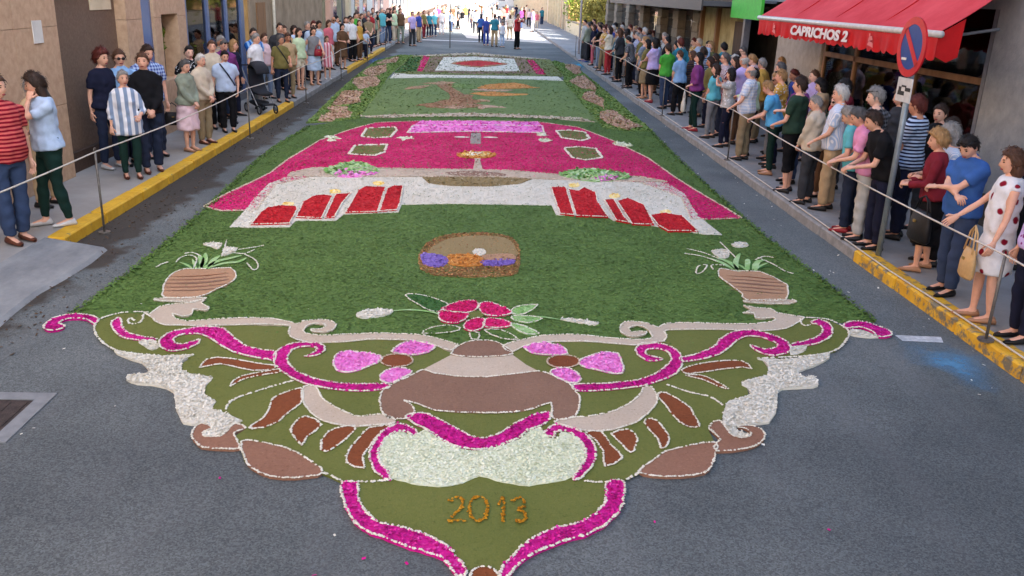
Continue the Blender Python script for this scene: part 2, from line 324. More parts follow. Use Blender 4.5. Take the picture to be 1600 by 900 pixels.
# ================================================================== THE FLOWER CARPETS
PAL = {
 'green': petal_mat('chopped_green', [L(54, 76, 32), L(82, 110, 50), L(96, 126, 60), L(114, 144, 76)], 45),
 'far_green': petal_mat('far_green_sawdust', [L(78, 96, 46), L(98, 120, 60), L(110, 132, 70), L(126, 146, 84)], 20),
 'edge_green': petal_mat('fresh_green', [L(30, 60, 24), L(48, 90, 38), L(66, 112, 48), L(100, 136, 60)], 40),
 'olive': petal_mat('olive_sawdust', [L(82, 90, 38), L(102, 110, 50), L(112, 118, 58), L(124, 122, 64)], 40),
 'magenta': petal_mat('magenta_petals', [L(110, 8, 80), L(188, 14, 124), L(222, 30, 150), L(240, 100, 190)], 45),
 'crimson': petal_mat('crimson_petals', [L(150, 8, 66), L(208, 18, 98), L(230, 38, 122), L(242, 96, 156)], 45),
 'pink': petal_mat('pink_petals', [L(205, 84, 170), L(238, 120, 206), L(246, 150, 220), L(250, 190, 235)], 45),
 'white': petal_mat('white_petals', [L(194, 188, 168), L(222, 217, 200), L(234, 230, 216), L(244, 241, 230)], 60),
 'cream': petal_mat('pale_green_white_petals', [L(206, 214, 176), L(226, 232, 200), L(236, 240, 214), L(245, 247, 230)], 60),
 'beige': petal_mat('beige_sawdust', [L(160, 140, 120), L(194, 176, 155), L(206, 190, 170), L(222, 208, 192)], 45),
 'mauve': petal_mat('mauve_brown_sawdust', [L(106, 78, 62), L(132, 100, 82), L(143, 110, 91), L(156, 122, 102)], 40),
 'leafbrown': petal_mat('pinkish_brown_sawdust', [L(112, 78, 60), L(142, 101, 80), L(154, 113, 92), L(170, 132, 110)], 40),
 'rust': petal_mat('rust_sawdust', [L(84, 42, 20), L(122, 64, 34), L(138, 76, 42), L(154, 92, 56)], 40),
 'red': petal_mat('red_petals', [L(120, 8, 18), L(188, 16, 32), L(214, 30, 42), L(230, 80, 76)], 45),
 'peach': petal_mat('peach_sawdust', [L(146, 108, 80), L(176, 136, 104), L(190, 150, 118), L(204, 168, 138)], 40),
 'orange': petal_mat('orange_petals', [L(156, 92, 36), L(204, 130, 54), L(218, 152, 78), L(232, 184, 116)], 45),
 'marigold': petal_mat('marigold_heads', [L(120, 76, 12), L(172, 116, 22), L(196, 138, 30), L(214, 164, 56)], 60),
 'purple': petal_mat('purple_petals', [L(84, 62, 130), L(122, 96, 180), L(144, 118, 200), L(170, 150, 210)], 45),
 'taupe': petal_mat('taupe_sawdust', [L(116, 98, 62), L(142, 122, 80), L(152, 132, 90), L(164, 146, 104)], 40),
 'mixed': petal_mat('mixed_dried_petals', [L(92, 40, 30), L(150, 88, 56), L(120, 110, 60), L(206, 146, 90), L(190, 150, 150)], 60),
 'soil': petal_mat('dead_leaves', [L(46, 36, 28), L(72, 56, 44), L(92, 74, 58), L(120, 100, 78)], 30),
 'figbrown': petal_mat('figure_brown', [L(112, 74, 46), L(150, 104, 70), L(164, 120, 84), L(186, 146, 110)], 8),
 'strip': petal_mat('faded_pink_petals', [L(150, 136, 84), L(184, 150, 118), L(204, 166, 148), L(216, 196, 170)], 8),
 'grass': petal_mat('yellow_green_leaves', [L(70, 100, 44), L(98, 128, 58), L(122, 146, 72), L(160, 168, 100)], 10),
 'palegreen': petal_mat('pale_green_leaves', [L(80, 140, 60), L(130, 180, 96), L(176, 206, 150), L(216, 230, 200)], 30),
 'yellowwhite': petal_mat('flame_petals', [L(240, 180, 20), L(250, 214, 90), L(255, 240, 190), L(255, 250, 230)], 20),
 'grey': petal_mat('grey_sawdust', [L(120, 112, 104), L(150, 142, 134), L(166, 158, 150), L(186, 180, 172)], 30),
}
def poly_world(px, sm, closed=True, z=0.0):
    P = np.array([at(x, y, z)[:2] for x, y in px])
    return smooth_loop(P, closed, sm) if sm > 1 else P
def set_shade(me, per_vert):
    me.attributes.new('shade', 'FLOAT', 'POINT').data.foreach_set('value', np.asarray(per_vert, np.float32))
def petals(C, z, size, tilt=.6, elong=1.35):
    """C: (n,2) centres -> quads"""
    n = len(C); yaw = RNG.uniform(0, 2*np.pi, n); s = size*RNG.uniform(.55, 1.25, n)
    tx = RNG.normal(0, tilt, n); ty = RNG.normal(0, tilt, n); tx = np.clip(tx, -1, 1); ty = np.clip(ty, -1, 1)
    out = np.zeros((n, 4, 3)); cz = z+np.abs(tx)*s*.3+RNG.uniform(.0005, .0012 if tilt < .15 else .005, n)
    for k, (u, v) in enumerate(((-.5, -.2), (.35, -.5), (.5, .2), (-.35, .5))):
        du = u*s*elong; dv = v*s
        out[:, k, 0] = C[:, 0]+np.cos(yaw)*du-np.sin(yaw)*dv
        out[:, k, 1] = C[:, 1]+np.sin(yaw)*du+np.cos(yaw)*dv
        out[:, k, 2] = cz+.5*(du*tx+dv*ty)
    return out.reshape(-1, 3)
def inside_samples(P2, tris, n):
    A = np.array([[P2[i] for i in t] for t in tris]); e1 = A[:, 1]-A[:, 0]; e2 = A[:, 2]-A[:, 0]
    ar = np.abs(e1[:, 0]*e2[:, 1]-e1[:, 1]*e2[:, 0])/2
    n = int(n*ar.sum()) if n > 0 else 0
    if n == 0: return np.zeros((0, 2)), ar.sum()
    k = RNG.choice(len(A), n, p=ar/ar.sum()); u = RNG.random(n); v = RNG.random(n); f = u+v > 1; u[f] = 1-u[f]; v[f] = 1-v[f]
    return A[k, 0]+e1[k]*u[:, None]+e2[k]*v[:, None], ar.sum()
CUR = {'root': None, 'org': np.zeros(3)}
def motif(name, px, pal, z=.03, sm=3, dens=0, size=.02, border=None, bw=.011, parent=None, tilt=.6, world=False, rag=0.0, elong=1.35, bpal='white', kind=None):
    z = z*.55+.002; P = np.asarray(px, float) if world else poly_world(px, sm)
    if tilt <= .3 and size < .02: size, dens, tilt = size*.75, dens*1.3, .10
    if sm > 1 and not rag: P = P+RNG.normal(0, .0028, P.shape)
    if rag: P = P+RNG.normal(0, rag, P.shape)
    org = CUR['org']; n = len(P)
    tris = [tuple(t) for t in tessellate_polygon([[Vector((x, y, 0)) for x, y in P]])]
    V = np.concatenate([np.c_[P, np.full(n, z)], np.c_[P, np.full(n, .001)]])
    Fc = []
    for t in tris:
        a, b, c = (P[i] for i in t); cr = (b[0]-a[0])*(c[1]-a[1])-(b[1]-a[1])*(c[0]-a[0])
        Fc.append(t if cr > 0 else t[::-1])
    for i in range(n): Fc.append((i, (i+1) % n, n+(i+1) % n, n+i))
    C, area = inside_samples(P, tris, dens)
    sh = np.full(len(V), .5)
    if len(C):
        Q = petals(C, z, size, tilt, elong); k = len(V); V = np.concatenate([V, Q]); m = len(C)
        Fc += [(k+4*i, k+4*i+1, k+4*i+2, k+4*i+3) for i in range(m)]
        sh = np.concatenate([sh, np.repeat(RNG.random(m), 4)])
    me = bpy.data.meshes.new(name); me.from_pydata((V-org).tolist(), [], Fc); me.materials.append(PAL[pal]); set_shade(me, sh)
    o = bpy.data.objects.new(name, me); COL.objects.link(o); o.parent = parent or CUR['root']
    if kind: o['kind'] = kind
    if border: beadline('border', np.r_[P, P[:1]], (z-.002)/.55, bw, bpal, o, world=True)
    return o
def beadline(name, px, z, r, pal, parent=None, world=False, sm=3, gap=.85, closed=False, jit=.3):
    z = z*.55+.002; P = np.asarray(px, float) if world else poly_world(px, sm, closed)
    d = np.r_[0, np.cumsum(np.linalg.norm(np.diff(P, axis=0), axis=1))]; n = max(2, int(d[-1]/(r*gap)))
    t = np.sort(RNG.uniform(0, d[-1], n)); C = np.c_[np.interp(t, d, P[:, 0]), np.interp(t, d, P[:, 1])]+RNG.normal(0, r*jit, (n, 2))
    s = r*RNG.uniform(.7, 1.35, n)
    base = np.array([(1, 0, 0), (0, 1, 0), (-1, 0, 0), (0, -1, 0), (0, 0, .8), (0, 0, -.6)])
    yaw = RNG.uniform(0, 6.28, n); c, si = np.cos(yaw), np.sin(yaw)
    V = np.zeros((n, 6, 3))
    for k, (x, y, zz) in enumerate(base):
        jx = RNG.uniform(.75, 1.2, n); V[:, k, 0] = C[:, 0]+(c*x-si*y)*s*jx; V[:, k, 1] = C[:, 1]+(si*x+c*y)*s*jx; V[:, k, 2] = z+.004+zz*s
    f0 = np.array([(0, 1, 4), (1, 2, 4), (2, 3, 4), (3, 0, 4), (1, 0, 5), (2, 1, 5), (3, 2, 5), (0, 3, 5)])
    Fc = (f0[None]+np.arange(n)[:, None, None]*6).reshape(-1, 3)
    me = bpy.data.meshes.new(name); me.from_pydata((V.reshape(-1, 3)-CUR['org']).tolist(), [], Fc.tolist()); me.materials.append(PAL[pal])
    set_shade(me, np.repeat(RNG.random(n), 6))
    o = bpy.data.objects.new(name, me); COL.objects.link(o); o.parent = parent or CUR['root']; o['kind'] = 'stuff'; return o
def strokes(name, lines, w, pal, z, dens=0, size=.012, parent=None, world=False, sm=3, join=True):
    """ribbons of constant width drawn along lines, each as one piece of petals"""
    V = []; Fc = []; z = z*.55+.0035
    for ln in lines:
        P = np.asarray(ln, float) if world else poly_world(ln, sm, False)
        T = np.gradient(P, axis=0); T /= np.linalg.norm(T, axis=1)[:, None]+1e-9; Nn = np.c_[-T[:, 1], T[:, 0]]
        ww = w*np.sin(np.linspace(.25, math.pi-.25, len(P)))[:, None]*.5
        k = len(V); A, B = P+Nn*ww, P-Nn*ww
        for a, b in zip(A, B): V += [(a[0], a[1], z), (b[0], b[1], z)]
        for i in range(len(P)-1): Fc.append((k+2*i, k+2*i+1, k+2*i+3, k+2*i+2))
    me = bpy.data.meshes.new(name); me.from_pydata((np.array(V)-CUR['org']).tolist(), [], Fc); me.materials.append(PAL[pal]); set_shade(me, RNG.uniform(.3, .8, len(V)))
    o = bpy.data.objects.new(name, me); COL.objects.link(o); o.parent = parent or CUR['root']; return o
def ell(cx, cy, rx, ry, n=20): return [(cx+rx*math.cos(2*math.pi*i/n), cy+ry*math.sin(2*math.pi*i/n)) for i in range(n)]

CUR['org'] = np.array([.1, 9.0, 0]); CUR['root'] = empty('flower_carpet', CUR['org'], 0, 'long green flower carpet with pink altar, red candles and scrollwork end marked 2013', 'flower carpet', 'flower carpets along the street')
# --- the green field and its ragged fresh edge
gf = motif('green_field', [(112, 494), (150, 466), (240, 398), (322, 328), (400, 254), (440, 224), (485, 197), (558, 185), (740, 182), (932, 188), (1014, 203), (1062, 252), (1162, 343), (1262, 422), (1368, 504), (1310, 505), (1250, 512), (1040, 545), (800, 556), (700, 556), (460, 535), (250, 512), (155, 505)], 'green', z=.006, sm=1, dens=1150, size=.021, tilt=.28, elong=2.0)
def edge(name, px, w, pal, n, size, z=.02):
    P = poly_world(px, 4, False); d = np.r_[0, np.cumsum(np.linalg.norm(np.diff(P, axis=0), axis=1))]
    t = RNG.uniform(0, d[-1], n); C = np.c_[np.interp(t, d, P[:, 0]), np.interp(t, d, P[:, 1])]+RNG.normal(0, w, (n, 2))
    Q = petals(C, z*RNG.uniform(.2, 1, n), size, .9, 1.8)
    me = bpy.data.meshes.new(name); me.from_pydata((Q-CUR['org']).tolist(), [], [(4*i, 4*i+1, 4*i+2, 4*i+3) for i in range(n)]); me.materials.append(PAL[pal])
    set_shade(me, np.repeat(RNG.random(n), 4)); o = bpy.data.objects.new(name, me); COL.objects.link(o); o.parent = CUR['root']; o['kind'] = 'stuff'; return o
edge('grass_edge', [(112, 494), (150, 466), (240, 398), (322, 328), (400, 254), (440, 224), (485, 197)], .03, 'green', 2600, .02)
edge('grass_edge', [(1014, 203), (1062, 252), (1162, 343), (1262, 422), (1368, 504)], .03, 'green', 2400, .02)
# --- scrollwork end: olive ground
motif('olive_ground', [(155, 503), (147.5, 515), (155, 532), (180, 550), (225, 558), (300, 562), (285, 570), (285, 582), (300, 590), (330, 595), (320, 610), (322, 623), (337, 631), (331, 643), (350, 651), (378, 664), (385, 673), (368, 684), (374, 695), (382, 722), (400, 738), (440, 750), (480, 748), (504, 743), (519, 749), (534.5, 757), (548, 790), (575, 822), (632, 845), (690, 865), (720, 886), (727, 896), (745, 889), (768, 890), (784, 899), (800, 875), (835, 856), (890, 838), (925, 818), (955, 790), (966, 756), (985, 748), (998, 742), (1050, 748), (1100, 741), (1115, 722), (1118, 697), (1107, 676), (1118, 664), (1130, 655), (1132, 640), (1142, 630), (1170, 622), (1167, 610), (1157, 600), (1197, 591), (1201, 580), (1188, 562), (1262, 559), (1304, 551), (1321, 535), (1326, 521), (1314, 511), (1290, 502), (1255, 500), (1228, 512), (1125, 516), (1040, 516), (1034, 535), (990, 542), (891, 534), (826, 540), (795, 552), (800, 556), (705, 556), (683, 543), (607, 532), (537, 535), (475, 535), (455, 525), (450, 514), (400, 511), (275, 509), (245, 500), (225, 492), (190, 492)], 'olive', z=.024, sm=1, dens=900, size=.014, tilt=.3)
B = 'olive_ground'
# outer outline of the scrollwork
for ln in ([(232, 491), (220, 490), (195, 491), (175, 495), (155, 502.5), (147.5, 515), (155, 532), (180, 550), (225, 557.5), (262, 560), (302, 557.5)],
           [(1255, 499), (1290, 501), (1314, 511), (1326, 521.6), (1321, 535), (1304, 551), (1262, 559), (1180, 563)],
           [(534, 757), (519, 748), (504, 742.5)], [(974, 755), (985, 750), (998, 742)], [(557, 757), (590, 756), (613, 753)], [(899, 752), (925, 757), (947, 757)],
           [(225, 494), (220, 506), (205, 509), (200, 504), (205, 500), (210, 504)], [(1266, 510), (1258, 512), (1252, 508), (1250, 501)],
           [(352, 645), (362, 630), (400, 615), (460, 597.5)], [(1130, 637), (1108, 623), (1080, 617), (1040, 604)]):
    beadline('white_line', ln, .026, .0095, 'white')
BEIGE_S = [
 ('scroll', [(225, 491), (235, 494), (250, 482.5), (275, 477.5), (302, 476), (322, 469), (314, 477), (327, 484), (320, 488), (303, 486), (300, 494), (285, 497.5), (270, 493), (275, 501), (295, 505), (325, 502.5), (375, 500), (425, 501), (457.5, 507.5), (467, 509), (475, 505), (495, 502.5), (515, 504), (525, 510), (520, 519), (505, 522.5), (488, 521), (487, 517.5), (500, 517.5), (510, 512.5), (500, 509), (485, 510), (476, 516), (477.5, 524), (500, 527.5), (537.5, 526), (587.5, 524), (625, 525), (660, 527), (695, 536), (714, 542), (702, 551), (683, 544), (642.5, 535), (607.5, 534), (572.5, 534), (537.5, 537.6), (500, 539), (475, 537.5), (455, 530), (451, 520), (454, 514), (445, 511), (400, 510), (325, 512.5), (275, 511), (257.5, 511), (242.5, 505), (235, 497.5)]),
 ('scroll', [(1255.6, 499), (1238, 496), (1214, 492), (1204, 485.5), (1180, 484), (1161, 480), (1173, 487), (1161, 492), (1177, 492), (1180, 499), (1194, 501), (1207, 499), (1211, 503), (1194, 508), (1159, 509.5), (1091, 508), (1042.5, 508), (1029, 515), (1018, 511), (998, 506), (977, 506), (967, 516), (977, 527), (998, 528.5), (1012, 522), (998, 521), (987, 522), (982, 516), (994, 511.5), (1006, 514), (1013, 519), (1017, 525), (1019, 530), (1004, 534), (948, 531), (901, 526), (854, 527), (826, 532), (803, 537.5), (785, 545), (800, 554.4), (816, 545), (844.5, 538.5), (891, 536.6), (929, 537.5), (991, 543), (1004, 539), (1038, 536.6), (1040, 526), (1043, 519), (1125, 518), (1194, 520), (1228, 516), (1245, 508)]),
 ('curved_band', [(475, 607.5), (492.5, 607.5), (502.5, 625), (520, 637.5), (545, 650), (562.5, 655), (597.5, 651), (620, 662.5), (600, 667.5), (555, 670), (520, 666), (495, 656), (480, 642.5), (472.5, 625)]),
 ('curved_band', [(1006, 607), (1017, 608), (1022.5, 615), (1027.5, 630), (1015, 647.5), (995, 662.5), (970, 672.5), (937.5, 677.5), (900, 675), (865, 663), (899, 656), (930, 652.5), (962.5, 645), (985, 632.5), (1002.5, 617.5)]),
]
for nme, px in BEIGE_S: motif(nme, px, 'beige', z=.032, sm=2, dens=1200, size=.014, border=True, bw=.0075, tilt=.3)
MAG = [
 [(69, 515), (75, 506), (87.5, 499), (107.5, 495), (132.5, 494.5), (152.5, 501), (149, 509), (135, 502.5), (120, 501), (102.5, 502.5), (92.5, 509), (102.5, 513), (90, 519), (75, 519.5)],
 [(174, 510), (177.5, 504), (187.5, 500), (190, 507.5), (192.5, 517.5), (205, 525), (225, 530), (242.5, 532.5), (240, 535), (212.5, 535), (190, 530), (179, 521)],
 [(311, 534), (310, 540), (295, 547.5), (275, 552.5), (257.5, 550), (250, 542.5), (252.5, 532.5), (267.5, 522.5), (290, 517.5), (320, 514), (347.5, 516), (360, 525), (372.5, 536), (387.5, 545), (410, 550.5), (430, 552.5), (429, 566), (410, 564), (382.5, 559), (357.5, 550), (340, 540), (325, 530), (310, 525), (287.5, 526), (272.5, 532.5), (275, 540), (290, 541)],
 [(475, 560), (490, 560), (505, 554), (507.5, 547.5), (500, 541), (475, 539), (455, 541), (437.5, 549), (429, 559), (430, 572.5), (442.5, 585), (462.5, 597.5), (487.5, 606), (525, 612.5), (562.5, 615), (606, 611), (603, 604), (550, 604), (512.5, 600), (482.5, 592.5), (462.5, 582.5), (450, 570), (451, 557.5), (462.5, 547.5), (482.5, 545), (495, 547.5), (490, 555)],
 [(1317.5, 511), (1328, 506), (1348.5, 506), (1372.5, 513), (1393, 523), (1386, 529), (1370, 528), (1362, 521), (1347, 515), (1333, 515), (1320, 516)],
 [(1266, 508), (1276, 502.7), (1290, 506), (1300, 516), (1297, 528.5), (1280, 539), (1256, 544), (1237, 545.6), (1236, 541), (1256, 537), (1276, 530), (1285, 520), (1280, 511)],
 [(1063, 563), (1090.6, 556), (1115, 545.6), (1125, 533.6), (1142, 523), (1170, 519), (1201, 525), (1225, 535), (1235, 547), (1228, 556), (1204, 559), (1183.5, 552.5), (1171, 542), (1194, 549), (1211, 547), (1213, 540.5), (1194, 532), (1170, 528.5), (1152.5, 535), (1132, 552.5), (1104, 563), (1066.6, 569)],
 [(1034, 565), (1023, 567.6), (1008, 566.6), (996.5, 558), (993, 551), (998, 544), (1023, 540), (1041.6, 543), (1058.5, 552.6), (1064, 562), (1065, 573), (1056, 587), (1035.6, 597), (998, 607.5), (948, 613.6), (902.7, 614.5), (893, 606), (906.4, 604), (948, 603), (994.7, 597.6), (1023, 588), (1041.6, 575), (1049, 564), (1041.6, 552.6), (1023, 548), (1009, 551.5), (1009.7, 558), (1023, 561.5)],
 [(634, 655), (650, 650), (670, 651.5), (691, 662), (714, 674.6), (734, 685), (752, 689), (771, 685), (791, 675), (814, 660.5), (837, 651.5), (857, 649), (859, 659), (845, 669.5), (825, 676), (812, 688), (791, 696), (766, 704), (745, 707), (722, 704), (702, 698), (683, 686), (665, 675), (647, 666)],
 [(606, 754), (588, 742.5), (579, 725), (578, 712), (586, 694), (599, 678), (617, 668), (629, 667), (645, 673), (652, 680), (646, 683.5), (636, 679), (625, 677.5), (610, 683.5), (597, 697), (591, 714), (597, 731), (611, 751.5)],
 [(895, 751.5), (904, 753), (919, 740), (930, 722), (931, 706.6), (922, 691), (906.6, 678), (883.5, 669.5), (865.6, 668), (855, 676), (850, 682), (859, 687), (868, 686), (867, 680), (883.5, 677), (899, 686), (912, 701.5), (915.5, 717), (911.7, 730)],
 [(534.5, 759), (536, 783), (545, 806), (560, 826), (580, 837), (606, 847), (632, 857), (657, 865), (685, 874), (702, 888), (714, 904), (727, 904), (725, 890), (712, 874), (696, 857), (670, 843), (632, 830), (606, 825), (586, 817), (568, 800), (559, 783), (557.6, 760)],
 [(974.5, 757), (973, 785), (968, 803), (949, 821), (925, 836), (880, 851), (835, 869), (808, 887), (795, 904), (780, 904), (789, 886), (820, 855), (856, 834), (904, 821), (931, 807), (947, 785), (948, 758)],
]
for px in MAG: motif('pink_ribbon', px, 'magenta', z=.034, sm=3, dens=3000, size=.018, border=True, bw=.009)
# white flower clusters
WL = [(180, 550), (200, 554), (225, 557.5), (262, 560), (302, 557.5), (285, 566), (285, 580), (297, 587.5), (332, 592.5), (322, 605), (320, 615), (322.5, 622.5), (337.5, 630), (331, 642.5), (350, 649), (377, 662), (360, 670), (354, 680), (342, 686), (320, 686), (317, 680), (330, 672), (315, 665), (287.5, 664), (280, 650), (274, 632.5), (272, 615), (260, 608), (237, 604), (215, 602.5), (197.5, 595), (207.5, 587.5), (227, 587.5), (232, 582), (225, 572.5), (212, 567), (195, 560)]
WR = [(1182.5, 564), (1225, 564), (1257, 561), (1295, 555), (1287, 567), (1270, 575), (1252, 580), (1248, 587), (1257, 592), (1268, 590), (1280, 600), (1270, 607), (1222, 610), (1214, 622), (1215, 637), (1207, 657), (1192, 665), (1157, 667), (1150, 675), (1172, 683), (1165, 687), (1145, 685), (1135, 673), (1129, 662), (1132, 640), (1140, 630), (1170, 622), (1167, 610), (1157, 600), (1197, 590), (1200, 580), (1192, 567)]
for px in (WL, WR): motif('white_flower_cluster', px, 'white', z=.034, sm=2, dens=5200, size=.016, tilt=.8, rag=.006)
for px in ([(217, 535), (240, 535), (250, 545), (237, 550), (225, 544)], [(1237, 547), (1259, 542), (1256, 552.5), (1235, 557.6)], [(1328, 518), (1345, 518), (1362, 524), (1372, 529), (1345, 528), (1325, 524)]):
    motif('white_flower_cluster', px, 'white', z=.03, sm=2, dens=3000, size=.02, tilt=.9)
motif('white_cushion', [(611, 750), (596, 730), (591, 714), (596, 696), (611, 684), (627, 678), (645, 685), (665, 676), (678, 684), (696, 694), (714, 704), (734, 708), (760, 706), (791, 698), (812, 690), (830, 676), (845, 672), (853, 686), (871, 689), (876, 679), (891, 681), (907, 694), (914, 709), (912, 730), (899, 745), (883, 753), (855, 759), (825, 763), (799, 760), (773, 754), (748, 749), (722, 759), (686, 765), (657, 762), (632, 757)], 'cream', z=.032, sm=2, dens=6000, size=.0145, tilt=.6, rag=.004)
# bell shaped crest
motif('crest_cap', [(704, 557), (718, 543), (735, 537), (753, 535), (774, 537.6), (791, 545.5), (801, 557), (765, 561), (735, 561.5)], 'mauve', z=.034, sm=2, dens=1200, size=.013, border=True, bw=.0075, tilt=.3)
motif('crest_band', [(704, 558), (735, 561.8), (765, 561.3), (801, 557.5), (822, 573), (841, 583), (816, 586), (760, 592), (712.5, 591), (677.5, 586), (660, 581), (688, 566.5)], 'beige', z=.03, sm=1, dens=1200, size=.013, border=False, tilt=.3)
motif('crest_bell', [(660, 581.5), (634, 594.5), (611, 605), (597, 615.5), (593, 629.5), (595, 640), (600.5, 652), (611, 658), (640, 657), (647, 647), (642.5, 636), (632, 629.5), (649.5, 634), (669, 642), (695, 647), (739, 649), (760, 649), (803, 648), (835, 642), (861, 633), (861, 648), (867, 659.6), (899, 655), (906, 629.5), (901, 616), (889.5, 603), (857.6, 588), (841, 583.5), (816, 586.5), (760, 592.5), (712.5, 591.5), (677.5, 586.5)], 'mauve', z=.032, sm=2, dens=1200, size=.013, border=True, bw=.008, tilt=.3)
RUSTS = [
 [(312.5, 577.5), (322.5, 566), (340, 562.5), (370, 565), (400, 571), (430, 575), (425, 581), (395, 582.5), (370, 577.5), (345, 572.5), (322, 576)],
 [(360, 607.5), (370, 595), (395, 587.5), (435, 581), (435, 586), (400, 591), (377.5, 597.5)],
 [(470, 610), (474, 620), (470, 635), (455, 645), (435, 662.5), (410, 672.5), (387.5, 672.5), (410, 657.5), (420, 642.5), (425, 627.5), (445, 617.5)],
 [(477.5, 654), (502.5, 667.5), (480, 687.5), (472.5, 700), (460, 687.5), (454, 675), (462.5, 664)],
 [(552.5, 669.5), (552.5, 678), (534.5, 695), (509, 710.5), (501, 699), (506, 686), (524, 673)],
 [(616, 668), (596, 678), (578, 701.5), (568, 717), (568, 736), (542, 727), (545, 709), (560, 689), (578, 672)],
 [(1065, 581), (1090, 572.5), (1125, 567.5), (1160, 567.5), (1175, 580), (1160, 577.5), (1125, 581), (1090, 586), (1072, 587)],
 [(1070, 590), (1095, 590), (1115, 597.5), (1137.5, 611), (1122.5, 607.5), (1096, 596)],
 [(1027.5, 620), (1040, 617.5), (1072.5, 635), (1082.5, 650), (1092.5, 670), (1072.5, 670), (1052.5, 655), (1040, 637.5)],
 [(1006, 664), (1017.5, 657.5), (1032.5, 667.5), (1045, 685), (1042.5, 700), (1032.5, 705), (1027.5, 690)],
 [(955, 681), (982.5, 675), (995, 690), (992.5, 702.5), (986, 711), (972.5, 700)],
 [(915, 679), (940, 679), (955, 700), (972.5, 720), (945, 732.5), (942.5, 710), (930, 692.5)],
]
for px in RUSTS: motif('rust_leaf', px, 'rust', z=.03, sm=2, dens=1200, size=.013, border=True, bw=.0075, tilt=.3)
LB = [
 [(504, 742.5), (483, 749), (460, 751.5), (422, 749), (393.6, 735), (381, 719), (377, 694), (401, 694), (427, 699), (452.5, 706.6), (473, 717), (493.5, 730)],
 [(997.5, 741), (1017.5, 725), (1040, 710), (1075, 700), (1117.5, 695), (1117.5, 712.5), (1112.5, 730), (1100, 742.5), (1062.5, 749), (1020, 747.5)],
 [(299, 685), (304, 672.5), (315, 665.5), (327.5, 668), (330, 674), (317.5, 680), (320, 686), (342.5, 686), (354, 680), (361, 671), (370, 666), (385, 673), (370, 678), (366, 682), (370, 691), (375, 705), (350, 706), (325, 704), (307.5, 697.5)],
 [(1117, 697), (1125, 690), (1110, 676), (1107.5, 672), (1115, 662.5), (1127.5, 662.5), (1135, 675), (1145, 685), (1165, 687.5), (1173, 682), (1165, 673), (1153, 672), (1158, 668.5), (1182.5, 671), (1195, 682.5), (1185, 697.5), (1165, 705), (1120, 709)],
]
for px in LB: motif('brown_leaf', px, 'leafbrown', z=.032, sm=2, dens=1200, size=.013, border=True, bw=.0075, tilt=.3)
motif('brown_boss', ell(756, 906, 22, 16), 'rust', z=.03, sm=1, dens=1200, size=.013, border=True, bw=.0075, tilt=.3)
# pink flowers left and right of the crest
for cen, pets in (((620, 567), [[(522, 577), (525, 559.5), (537.5, 553), (564, 554), (593.5, 559.5), (593.5, 568), (578, 575), (555, 584), (534, 585)], [(613, 551), (628.5, 540), (651, 537), (679, 543), (672, 552.5), (646, 558), (618, 555)], [(594, 596), (599, 586), (616, 579), (635.5, 580), (642.5, 586), (625, 596), (606, 603)]]),
                  ((880, 568.5), [[(820, 547), (835, 540), (857.6, 539.4), (880, 547), (886, 556), (865, 558), (835, 556)], [(906, 565.7), (938, 555), (961, 555), (969, 562), (974, 581), (964.6, 588), (938, 582.6), (908, 575)], [(859.5, 586), (872.6, 579), (895, 581), (908, 596), (899, 602), (882, 599.5)]])):
    for px in pets: motif('pink_petal', px, 'pink', z=.033, sm=3, dens=2600, size=.02, border=True, bw=.009)
    motif('flower_centre', ell(cen[0], cen[1], 25.5, 10), 'rust', z=.033, sm=1, dens=1200, size=.013, border=True, bw=.008, tilt=.3, bpal='beige')
# year in marigold heads
def zz(*pp): return [(520+x/3.333, 740+y/3.333) for x, y in pp]
for nme, ln in (('digit', zz((608, 165), (640, 140), (672, 152), (668, 190), (630, 235), (604, 266), (640, 262), (694, 264))), ('digit', zz((745, 138), (718, 165), (714, 215), (735, 258), (770, 262), (798, 235), (803, 180), (786, 142), (745, 138))),
                ('digit', zz((858, 182), (886, 145), (886, 205), (886, 268))), ('digit', zz((934, 160), (962, 143), (996, 155), (990, 188), (958, 204), (998, 218), (1003, 250), (972, 268), (936, 256)))):
    beadline(nme, ln, .034, .009, 'marigold', sm=4, gap=.75, jit=.5)
# red flower
px6 = lambda *pp: [(450+x/4, 340+y/4) for x, y in pp]
for pl_ in (px6((960, 585), (1010, 555), (1080, 535), (1160, 530), (1190, 560), (1170, 590), (1120, 604), (1040, 600)), px6((945, 600), (955, 655), (1040, 672), (1105, 648), (1125, 612), (1040, 604)),
            px6((1200, 552), (1250, 538), (1340, 568), (1398, 605), (1330, 625), (1240, 622), (1205, 595)), px6((1232, 648), (1300, 645), (1380, 662), (1388, 690), (1300, 700), (1225, 690)), px6((1098, 690), (1120, 660), (1175, 640), (1226, 648), (1215, 700), (1150, 722), (1108, 706))):
    motif('flower_petal', pl_, 'crimson', z=.03, sm=3, dens=2600, size=.021, border=True, bw=.008)
motif('flower_heart', ell(742.5, 494, 13.5, 6), 'olive', z=.032, sm=1, dens=1000, size=.013, tilt=.3)
for pl_, pal_ in ((px6((730, 495), (790, 488), (880, 505), (1000, 550), (945, 595), (880, 588), (820, 555)), 'edge_green'), (px6((1400, 580), (1460, 560), (1560, 555), (1480, 612), (1400, 610)), 'palegreen'), (px6((1400, 625), (1500, 625), (1590, 640), (1500, 668), (1410, 650)), 'palegreen'), (px6((1390, 670), (1480, 690), (1570, 735), (1490, 738), (1420, 705)), 'palegreen'), (px6((1230, 715), (1330, 712), (1440, 770), (1330, 765)), 'green'), (px6((840, 735), (900, 697), (1000, 685), (1080, 700), (1020, 728)), 'green'), (px6((1135, 735), (1160, 725), (1195, 735), (1185, 770), (1150, 770)), 'green')):
    motif('flower_leaf', pl_, pal_, z=.024, sm=2, dens=900, size=.02, border=True, bw=.0075)
